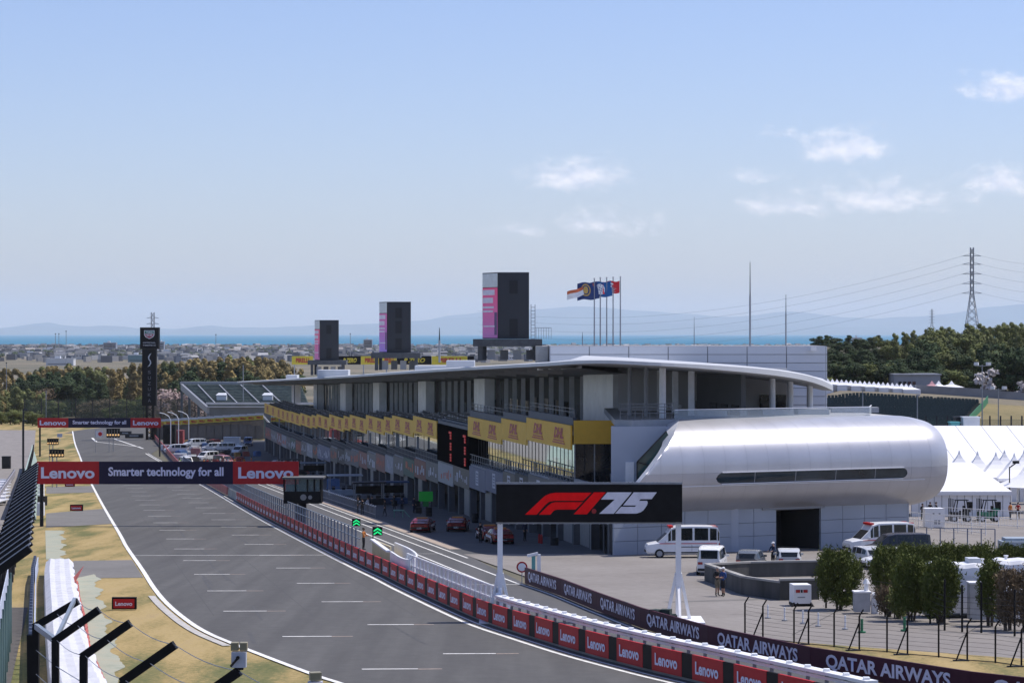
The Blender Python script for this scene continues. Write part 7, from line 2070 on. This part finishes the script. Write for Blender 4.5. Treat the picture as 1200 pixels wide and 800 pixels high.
for f in (0, .35, .7, 1): p_ = sa + (sb2 - sa) * f; q = B(); q.beam(Vector((p_.x, p_.y, prof(640))) - o_, p_ - o_ - Vector((0, 0, 1.5)), .6); q.build('column', mat('stand_wall', (.1, .1, .1)), t)
q = B(); q.box2((sb2.x - .5, 662, sb2.z - .2), (sb2.x + 32, 664.5, sb2.z + .5)); q.v = [tuple(Vector(v) - o_) for v in q.v]; q.build('back_wall', GRY, t)
for px in (260, 314): a_ = at(px, 466, 641); q = B(); q.box(a_ - o_, (2.4, 2, 1.2)); q.prism([a_ - o_ + Vector((-1.4, -1.2, .6)), a_ - o_ + Vector((1.4, -1.2, .6)), a_ - o_ + Vector((1.0, 1.2, 1.1)), a_ - o_ + Vector((-1, 1.2, 1.1))], (0, 0, .12)); q.build('vomitory', LGR, t)
# teal gabled hut and dark bush at the end of the garages
f0 = P(308, 514); t = thing('gable_hut', 'teal gable-ended hut with white roof edges at the far garages', 'hut', f0)
q = B(); q.prism([(-3.4, 0, 0), (3.4, 0, 0), (3.4, 0, 1.5), (0, 0, 5.2), (-3.4, 0, 1.5)], (0, 4, 0)); q.build('wall', mat('hut_slate_teal', (.13, .20, .22), .7), t)
for s in (-1, 1): q = B(); q.beam((s * 4.0, -.2, .9), (0, -.2, 5.5), .5, .35); q.build('bargeboard', W, t)

# ================================================================== TREES
LEAVES = {}
def leaf_mat(name, c0, c1, rnd=.25):
    m = mat(name, [(a_ + b_) / 2 for a_, b_ in zip(c0, c1)], .75, var=.45, scale=.35, rnd=rnd, spec=.2, detail=6)
    return m
LM = {'dark': leaf_mat('leaf_dark_green', (.020, .040, .014), (.050, .075, .028)), 'mid': leaf_mat('leaf_mid_green', (.07, .09, .022), (.145, .155, .05)),
      'olive': leaf_mat('leaf_olive', (.115, .13, .04), (.20, .21, .08)), 'tan': leaf_mat('leaf_tan', (.20, .15, .055), (.31, .24, .10)),
      'brown': leaf_mat('leaf_brown', (.10, .075, .045), (.18, .13, .08)), 'cherry': leaf_mat('blossom_grey_pink', (.30, .22, .20), (.42, .32, .30)),
      'hedge': leaf_mat('leaf_hedge', (.055, .078, .014), (.145, .165, .038), .12), 'white': leaf_mat('blossom_white', (.45, .42, .42), (.6, .56, .56))}
def crown(r_, w_, h, kind, n, leaf, shape='round'):
    """leaf clumps spread on lumpy lobes through the crown volume"""
    q = B(); lobes = []
    nl = {'round': 11, 'cone': 12, 'plume': 9, 'bare': 14}[shape]
    for k in range(nl):
        f = (k + .5) / nl; a = r_.uniform(0, 6.28)
        if shape == 'cone':
            z = h * (.10 + .86 * f); rr_ = w_ * .5 * (1 - f) ** .8 * .55; lr = w_ * .30 * (1.15 - f) + .05 * h
        elif shape == 'plume':
            z = h * (.15 + .8 * f); rr_ = w_ * .25 * (1 - .5 * f); lr = w_ * .30 * (1.1 - .6 * f)
        else:
            z = h * r_.uniform(.14, .86); rr_ = w_ * .36 * math.sqrt(r_.random()) * (1.15 - abs(z / h - .5)); lr = w_ * r_.uniform(.17, .28)
        lobes.append((Vector((math.cos(a) * rr_, math.sin(a) * rr_, z)), lr))
    for k in range(n):
        c, lr = r_.choice(lobes); d = Vector((r_.gauss(0, 1), r_.gauss(0, 1), r_.gauss(0, 1))).normalized()
        p = c + Vector((d.x, d.y, d.z * (.8 if shape != 'plume' else 1.3))) * lr * r_.uniform(.55, 1.08) 
        nrm = (d + Vector((r_.uniform(-.6, .6), r_.uniform(-.6, .6), r_.uniform(-.3, .8)))).normalized()
        e1 = nrm.cross(Vector((0, 0, 1))); e1 = e1.normalized() if e1.length > .01 else Vector((1, 0, 0)); e2 = nrm.cross(e1)
        s = leaf * r_.uniform(.5, 1.25); a = r_.uniform(0, 6.28); u = (e1 * math.cos(a) + e2 * math.sin(a)) * s; v = (-e1 * math.sin(a) + e2 * math.cos(a)) * s * .62
        q.v += [tuple(p - u), tuple(p - v), tuple(p + u), tuple(p + v)]; i = len(q.v); q.f.append((i - 4, i - 3, i - 2, i - 1)); q.m.append(0)
    return q, lobes
PROTO = {}
def proto(kind, shape, w_, h, n, leaf, seed):
    r_ = random.Random(seed); q, lobes = crown(r_, w_, h, kind, n, leaf, shape)
    cm = q.data('crown', LM[kind], fix=False)
    tb = B(); tb.cyl((0, 0, -1.5), (0, 0, h * .45), w_ * .035 + .06, 7, w_ * .02 + .03); tb.cyl((0, 0, h * .45), (0, 0, h * .8), w_ * .02 + .03, 6, .03)
    for c, lr in lobes[:6]: tb.cyl((0, 0, max(.3, c.z * .55)), tuple(c), w_ * .012 + .03, 5, .02)
    return cm, tb.data('trunk', TRUNK)
def tree(key, args, loc, rz, sc, label, group, name='tree', cat='tree'):
    if key not in PROTO: PROTO[key] = proto(*args)
    cm, tm = PROTO[key]
    t = thing(name, label, cat, loc, rz, group); t.scale = sc if isinstance(sc, tuple) else (sc,) * 3
    ob('trunk', tm, t); ob('crown', cm, t)
    return t
KINDS = {}
for i in range(3):
    KINDS['dark%d' % i] = ('dark', 'cone', 6.5, 15, 3000, .36, 10 + i)
    KINDS['mid%d' % i] = ('mid', 'round', 9, 11, 3200, .37, 20 + i)
    KINDS['evg%d' % i] = ('dark', 'round', 9, 11, 3200, .37, 25 + i)
    KINDS['tan%d' % i] = ('tan', 'plume', 5, 14, 2200, .38, 30 + i)
    KINDS['oli%d' % i] = ('olive', 'plume', 5.5, 11, 2200, .35, 40 + i)
KINDS['bro0'] = ('brown', 'round', 9, 9, 900, .35, 51); KINDS['bro1'] = ('brown', 'round', 8, 8, 800, .35, 52)
KINDS['che0'] = ('cherry', 'round', 10, 7, 1500, .32, 61); KINDS['che1'] = ('cherry', 'round', 9, 6.5, 1400, .32, 62)
LAB = {'dar': 'dark conifer', 'mid': 'mid green leafy tree', 'evg': 'dense dark evergreen tree', 'tan': 'tan feathery bamboo-like tree', 'oli': 'olive feathery tree', 'bro': 'brown bare-branched tree', 'che': 'grey-pink blossoming cherry tree'}
def place(kind, px, row_top, Y, where, zb=None, hs=None):
    x = at(px, 400, Y).x; zb = g(x, Y) if zb is None else zb
    tz_ = at(px, row_top, Y).z; h = max(3.5, tz_ - zb); h0 = KINDS[kind][3]
    s = h / (h0 * 1.0); w_ = min(max(s * 1.1, .5), 1.5)
    tree(kind, KINDS[kind], (x, Y, zb), random.uniform(0, 6.28), (w_ * random.uniform(.9, 1.15), w_ * random.uniform(.9, 1.15), s), LAB[kind[:3]] + ' ' + where, LAB[kind[:3]] + 's ' + where)
random.seed(21)
# wood behind the first corner (tops follow the photo)
topl = [(-60, 432), (0, 430), (30, 431), (60, 428), (90, 427), (110, 428), (150, 425), (190, 422), (230, 419), (270, 417), (300, 416), (335, 420), (345, 430), (400, 434)]
for k in range(64):      # tan and brown back row
    px = -40 + k * 6.2 + random.uniform(-2, 2)
    place(random.choice(['tan0', 'tan1', 'tan2', 'tan1', 'tan0', 'oli1']), px, lin(topl, px) + random.uniform(-1, 5), random.uniform(930, 1010), 'in the wood behind the first corner')
for k in range(40):
    px = 185 + k * 4.1 + random.uniform(-2, 2)
    place(random.choice(['tan0', 'tan2', 'tan1', 'dark1', 'tan0', 'evg0']), px, lin(topl, px) + random.uniform(5, 14), random.uniform(860, 920), 'in the wood behind the first corner')
for k in range(30):      # dark evergreen front row
    px = 205 + k * 4.6 + random.uniform(-2, 2)
    place(random.choice(['dark0', 'dark1', 'evg0', 'evg1', 'dark2']), px, 444 + random.uniform(-4, 6), random.uniform(800, 845), 'in the wood behind the first corner')
for k in range(26):
    px = 24 + k * 4.0 + random.uniform(-2, 2)
    place(random.choice(['dark0', 'dark1', 'dark2', 'evg2']), px, lin([(24, 440), (60, 435), (95, 434), (112, 442), (128, 452)], px) + random.uniform(-1, 7), random.uniform(820, 880), 'in the dark clump behind the first corner')
for k in range(14): px = -10 + k * 5 + random.uniform(-3, 3); place(random.choice(['oli0', 'oli1', 'bro0', 'tan0']), px, 456 + random.uniform(-4, 8), random.uniform(780, 815), 'on the slope behind the first corner')
for k in range(12): px = -14 + k * 5.2; place(random.choice(['mid0', 'mid1', 'mid2']), px, 478 + random.uniform(-2, 4) + (4 if px > 30 else 0), random.uniform(690, 730), 'behind the spectator fence')
for px, rt in ((58, 470), (66, 468), (150, 466), (160, 464), (172, 462), (140, 472), (128, 474)): place(random.choice(['mid0', 'mid2']), px, rt, 770, 'near the debris fence')
for px, rt in ((190, 462), (200, 458), (210, 459), (219, 461), (228, 466), (196, 464), (236, 470)): place(random.choice(['che0', 'che1']), px, rt, random.uniform(745, 765), 'beside the far grandstand')
for k in range(8): place(random.choice(['bro0', 'bro1']), 95 + k * 6, 468 + random.uniform(-2, 4), 790, 'on the bare slope behind the first corner')
# wooded hill on the right
topr = [(955, 402), (975, 397), (1000, 395), (1020, 395), (1040, 393), (1060, 390), (1085, 384), (1110, 380), (1135, 380), (1160, 379), (1185, 377.5), (1215, 377), (1260, 378)]
for k in range(44):
    px = 962 + k * 6.4 + random.uniform(-3, 3)
    kd = random.choice(['oli0', 'oli1', 'oli2', 'mid0', 'mid2']) if px > 1040 else random.choice(['evg0', 'evg1', 'mid1', 'dark1'])
    place(kd, px, lin(topr, px) + random.uniform(-1.5, 5), random.uniform(640, 720), 'along the hilltop on the right')
for k in range(44):
    px = 960 + k * 6.2 + random.uniform(-3, 3)
    kd = random.choice(['oli0', 'oli2', 'mid0', 'mid1', 'oli1', 'evg1', 'mid2']) if px > 1030 else random.choice(['evg0', 'evg1', 'evg2', 'dark0'])
    place(kd, px, lin(topr, px) + 12 + random.uniform(-3, 9), random.uniform(570, 620), 'on the wooded hillside')
for k in range(40):
    px = 958 + k * 6.3 + random.uniform(-3, 3)
    kd = random.choice(['evg0', 'evg1', 'evg2', 'dark1']) if px < 1100 or random.random() < .4 else random.choice(['oli1', 'mid1', 'mid0', 'evg2'])
    place(kd, px, lin(topr, px) + 27 + random.uniform(-4, 10), random.uniform(515, 550), 'on the lower wooded hillside')
for px, rt in ((1170, 408), (1186, 402), (1195, 404), (1206, 400), (1160, 416)): place(random.choice(['evg0', 'evg2', 'mid1']), px, rt, 500, 'above the retaining wall')
KINDS['whi0'] = ('white', 'round', 4, 4.5, 500, .3, 71); LAB['whi'] = 'white blossoming tree'
for k in range(56): place(random.choice(['evg0', 'evg1', 'evg2', 'mid1']), 956 + k * 5.3 + random.uniform(-2, 2), 424 + random.uniform(-5, 6) + (9 if k > 20 else 0), random.uniform(497, 512), 'at the foot of the wood behind the gazebos')
place('whi0', 1157, 431, 478, 'by the retaining wall'); place('whi0', 1199, 449, 470, 'by the retaining wall')
# clipped bushes in the right foreground
def bush(px, row_top, row_b, w_px, label, seed, kind='hedge', dens=1.0):
    f0 = P(px, row_b); k_ = f0.y / F; h = (row_b - row_top) * k_; w_ = w_px * k_
    r_ = random.Random(seed); q = B()
    n = int(17000 * dens * w_ * h / 9)
    ph = [r_.uniform(0, 6) for _ in range(6)]
    cl = []                          # twig clumps on an uneven rounded envelope, thin towards the foot
    for i in range(int(60 * w_ * h / 4) + 24):
        a = r_.uniform(0, 6.28); z = .16 + .84 * r_.random() ** .8
        env = (.55 + .45 * min(1, z * 1.7)) * math.sqrt(max(.05, 1 - max(0, (z - .55) / .50) ** 2.4)) * (.9 + .14 * math.sin(2 * a + ph[0]) + .1 * math.sin(5 * a + 4 * z + ph[1]))
        cl.append((Vector((math.cos(a) * env * w_ * .48 * r_.uniform(.72, 1.02), math.sin(a) * env * w_ * .44 * r_.uniform(.72, 1.02), h * z * r_.uniform(.93, 1.02))), r_.uniform(.16, .32)))
    for i in range(n):
        c, cr = r_.choice(cl)
        p = c + Vector((r_.gauss(0, .62) * cr, r_.gauss(0, .62) * cr, r_.gauss(0, .7) * cr))
        s = r_.uniform(.06, .13); d = Vector((r_.uniform(-1, 1), r_.uniform(-1, 1), r_.uniform(.0, 1.6))).normalized(); e = d.cross(Vector((r_.uniform(-1, 1), r_.uniform(-1, 1), .1))).normalized()
        q.v += [tuple(p - e * s * .35), tuple(p + d * s - e * s * .1), tuple(p + d * s * 1.9), tuple(p + e * s * .45)]; m = len(q.v); q.f.append((m - 4, m - 3, m - 2, m - 1)); q.m.append(0)
    t = thing('bush', label, 'bush', f0)
    q.build('foliage', LM[kind], t, fix=False)
    tb = B()
    for i in range(9): a = r_.uniform(0, 6.28); f_ = r_.uniform(.1, .36); tb.cyl((math.cos(a) * .15, math.sin(a) * .15, -.1), (math.cos(a) * w_ * f_, math.sin(a) * w_ * f_, h * r_.uniform(.55, .85)), .05, 5, .015)
    tb.build('stem', TRUNK, t)
bush(982, 648, 714, 50, 'clipped upright green bush standing alone beside the ramp wall', 1, dens=1.3)
bush(1042, 645, 706, 50, 'broad green bush with bronze top behind the pump cabinet', 2)
bush(1068, 657, 727, 40, 'dense green bush between the bronze one and the tank', 3, dens=1.2)
bush(1102, 660, 730, 40, 'rounded green bush in front of the largest white tank', 4, dens=1.2)
bush(1160, 662, 733, 26, 'ragged green bush right of the largest white tank', 5, 'hedge', .8)
bush(1181, 670, 738, 26, 'thin brown leafless shrub before the low white tank', 6, 'brown', .5)
bush(1203, 672, 740, 26, 'second brown leafless shrub at the hedge end', 7, 'brown', .5)
bush(1040, 690, 722, 20, 'small rusty shrub beside the pump cabinet', 8, 'brown', .7)
bush(1052, 694, 724, 18, 'small sparse olive shrub beside the rusty one', 9, 'olive', .6)
for k in range(10): bush(1062 + k * 16.5, 640 + (k % 3) * 1.5, 676, 21, 'low clipped hedge bush in the row behind the tanks', 20 + k, 'hedge', .9)
for o in [q for q in bpy.data.objects if q.name.startswith('bush') and q.get('label', '').startswith('low clipped')]: o['group'] = 'hedge row behind the tanks'

# ================================================================== TOWN, PYLONS
r_ = random.Random(101)
RFS = [mat('roof_%d' % i, c, .7, rnd=.2) for i, c in enumerate([(.10, .11, .13), (.16, .17, .19), (.22, .20, .19), (.09, .12, .17), (.30, .30, .31)])]
WLS = [mat('house_wall_%d' % i, c, .8, rnd=.15) for i, c in enumerate([(.55, .54, .52), (.42, .40, .37), (.60, .60, .62), (.36, .38, .42)])]
HM = []
for i in range(12):
    q = B(); w_, d, h, rf = r_.uniform(8, 15), r_.uniform(8, 12), r_.uniform(4.5, 7.5), r_.uniform(1.8, 3)
    q.box2((-w_ / 2, -d / 2, -1), (w_ / 2, d / 2, h)); q.prism([(-w_ / 2 - .6, -d / 2 - .6, h), (-w_ / 2 - .6, d / 2 + .6, h), (-w_ / 2 - .6, 0, h + rf)], (w_ + 1.2, 0, 0), 1)
    for k in range(3): q.box((-w_ / 3 + k * w_ / 3, -d / 2 - .03, h * .6), (1.6, .1, 1.3), 0, 2)
    HM.append(q.data('house', [WLS[i % 4], RFS[i % 5], GLASS]))
ncol = ['white', 'beige', 'bright white', 'blue-grey']
for k in range(285):
    Y = 2900 + 3300 * r_.random() ** .8; px = r_.uniform(-20, 1060); x = (px - 600) / F * Y
    i = r_.randrange(12); o = ob('house', HM[i], None, (x, Y, prof(Y)), r_.uniform(-.5, .5)); o.scale = (1, 1, r_.uniform(.8, 1.2))
    tag(o, ncol[i % 4] + ' walled pitched-roof house in the town by the sea', 'house', ncol[i % 4] + ' houses in the town')
q = B()
for k in range(5600):
    Y = 2850 + 3500 * r_.random() ** .8; px = r_.uniform(-150, 1350); x = (px - 600) / F * Y; s = r_.uniform(5, 13); h = r_.uniform(3, 7.5)
    q.box((x, Y, prof(Y) + h / 2), (s, s * .8, h), r_.random(), r_.randrange(5))
stuff(q.build('far_town', [WLS[0], WLS[1], RFS[0], RFS[3], RFS[4]]), 'far mass of small roofs spreading to the coast', 'town')
q = B()
for k in range(420):
    Y = r_.uniform(3300, 6300); px = r_.uniform(-150, 1350); x = (px - 600) / F * Y; n = r_.randint(2, 5)
    for j in range(n):
        c = Vector((x + r_.uniform(-25, 25), Y + r_.uniform(-15, 15), prof(Y))); rad = r_.uniform(2.5, 6)
        q.loft([[c + Vector((math.cos(a) * rad * s, math.sin(a) * rad * s, z)) for a in [m * math.pi / 3 + j for m in range(6)]] for s, z in ((.6, 0), (1, rad * .6), (.7, rad * 1.1), (.1, rad * 1.3))], cap=False)
stuff(q.build('far_trees', LM['dark'], fix=False), 'far scattered dark tree clumps between town roofs', 'trees')
def blockb(px0, px1, rt, Y, m, lab, nm='apartment_block', rows=4):
    a_ = at(px0, rt, Y); c_ = at(px1, rt, Y); zb = prof(Y); t = thing(nm, lab, 'building', Vector((a_.x, Y, zb)))
    w_ = c_.x - a_.x; h = a_.z - zb
    q = B(); q.box2((0, 0, -1), (w_, 14, h)); q.build('wall', m, t); q = B(); q.box2((w_ * .3, 3, h), (w_ * .5, 8, h + 3)); q.box2((-.4, -.4, h), (w_ + .4, 14.4, h + .5)); q.build('roof', LGR, t)
    for r_i in range(rows): q = B(); q.box2((w_ * .06, -.3, h * (.2 + .75 * r_i / rows)), (w_ * .94, -.05, h * (.2 + .75 * r_i / rows) + h * .08)); q.build('window_band', GLASS, t)
PB_ = mat('far_block_blue', (.22, .26, .32), .8); PB2 = mat('far_block_pale', (.48, .49, .52), .8)
blockb(121, 136, 401.5, 4300, PB_, 'blue-grey block with stair tower standing out of the town', rows=5)
blockb(426, 436, 398, 4600, PB_, 'narrow multi-storey block in the town between the video towers', rows=6)
blockb(142, 148, 405.5, 4500, PB2, 'small pale block beside the blue-grey town block')
blockb(487, 505, 407, 4400, PB2, 'pale low block right of the middle video tower')
blockb(150, 172, 416, 2900, mat('far_shed_teal', (.10, .22, .25), .7), 'teal-roofed industrial shed before the town', 'industrial_shed', 1)
blockb(54, 86, 420.5, 2600, mat('far_shed_white', (.62, .62, .62), .7), 'long white shed in the fields before the town', 'industrial_shed', 1)
blockb(186, 192, 400.5, 4000, PB_, 'narrow block beside the black timing tower in the town')
blockb(1000, 1010, 396, 3000, PB2, 'pale block seen over the trees beside the panelled block')
def pylon(px, rt, rb, Y, label, wb):
    tp = at(px, rt, Y); f0 = at(px, rb, Y); zb = min(g(f0.x, Y) if Y < 1700 else prof(Y), f0.z)
    f0 = Vector((tp.x, Y, zb)); H = tp.z - zb
    t = thing('pylon', label, 'pylon', f0); q = B(); th = H * .0045
    def wd(z): return wb * (1 - .86 * min(1, z / (H * .62))) if z < H * .62 else wb * .14
    zs = [H * k / 16 for k in range(17)]
    for za, zc in zip(zs, zs[1:]):
        a_, c_ = wd(za), wd(zc)
        for sx, sy in ((-1, -1), (1, -1), (1, 1), (-1, 1)):
            q.beam((sx * a_, sy * a_, za), (sx * c_, sy * c_, zc), th)
        for s in (-1, 1):
            q.beam((-a_, s * a_, za), (c_, s * c_, zc), th * .7); q.beam((a_, s * a_, za), (-c_, s * c_, zc), th * .7); q.beam((s * a_, -a_, za), (s * c_, c_, zc), th * .7)
    q.build('lattice', GRY, t)
    arms = []
    for f in (.62, .70, .78, .86, .93):
        q = B(); L = H * .075 * (1.1 - .3 * (f - .6)); q.beam((-L, 0, H * f), (L, 0, H * f), th); q.beam((-L, 0, H * f), (0, 0, H * (f + .02)), th * .7); q.beam((L, 0, H * f), (0, 0, H * (f + .02)), th * .7); q.build('cross_arm', GRY, t); arms.append((L, H * f))
    return t, f0, arms
pt, pf, arms = pylon(1139, 290, 383, 1100, 'tall lattice power pylon standing on the wooded hill', 4.8)
WIRE = mat('wire_grey', (.25, .26, .28), .6)
def wires(pf, arms, ends, label, sag=6):
    for (L, z) in arms:
        for s, e in ends:
            q = B(); a_ = pf + Vector((s * L, 0, z)); c_ = Vector(e) + Vector((0, 0, z)); n = 24; pr_ = None
            for k in range(n + 1):
                f = k / n; p_ = a_ + (c_ - a_) * f - Vector((0, 0, sag * 4 * f * (1 - f)))
                if pr_ is not None: q.cyl(pr_, p_, .045, 3, cap=False)
                pr_ = p_
            tag(q.build('power_line', WIRE, origin=a_), label, 'power line', 'power lines of the hill pylon')
e0 = at(560, 400, 1500); wires(pf, arms, ((-1, (e0.x, 1500, -24)),), 'thin power line running from the hill pylon over the sea view', 13)
e1 = at(1420, 300, 1000); wires(pf, arms, ((1, (e1.x, 1000, 2)),), 'thin power line running from the hill pylon beyond the wood', 8)
pylon(179, 366, 462, 1300, 'grey lattice pylon half hidden behind the black timing tower', 5.5)
pylon(1092, 362, 383, 900, 'short lattice antenna tower on the wooded hill', 1.6)
for (px, rt, rb, Y, lab) in ((65, 391, 410, 3200, 'twin-headed floodlight mast in the fields, left one'), (69, 391, 410, 3200, 'twin-headed floodlight mast in the fields, right one'), (77.5, 388, 428, 2400, 'slender lattice mast in the fields before the town'), (253, 392, 420, 3000, 'slender mast rising in the town by the sea'), (410.5, 391, 420, 3000, 'slender mast right of the smallest video tower'), (7.5, 425, 470, 850, 'camera mast in the wood behind the terrace'), (285, 427, 447, 640, 'slim mast behind the far grandstand'), (54, 457, 482, 760, 'lamp mast near the spectator fence')):
    tp = at(px, rt, Y); zb = prof(Y); t = thing('mast', lab, 'mast', Vector((tp.x, Y, zb))); h = tp.z - zb; w_ = .35 * Y / F
    q = B(); q.cyl((0, 0, -.5), (0, 0, h), max(w_, .12), 6); q.build('pole', GRY, t)
    q = B(); q.box((0, 0, h), (w_ * 4, w_ * 2, w_ * 3)); q.build('mast_head', DK, t)

# ================================================================== AIR
q = B(); q.box2((-39500, -1500, -29), (39500, 64000, 690))
hz = q.build('haze', MTN)
hz.data.materials.clear()
hm = bpy.data.materials.new('haze_air'); hm.use_nodes = True; ht = hm.node_tree; ht.nodes.clear()
ho = ht.nodes.new('ShaderNodeOutputMaterial'); hv = ht.nodes.new('ShaderNodeVolumePrincipled')
hv.inputs['Color'].default_value = (.92, .955, 1.0, 1); hv.inputs['Density'].default_value = 2.5e-5; hv.inputs['Anisotropy'].default_value = 0.0
ht.links.new(hv.outputs[0], ho.inputs['Volume'])
hz.data.materials.append(hm); stuff(hz)
hz.display_type = 'WIRE'
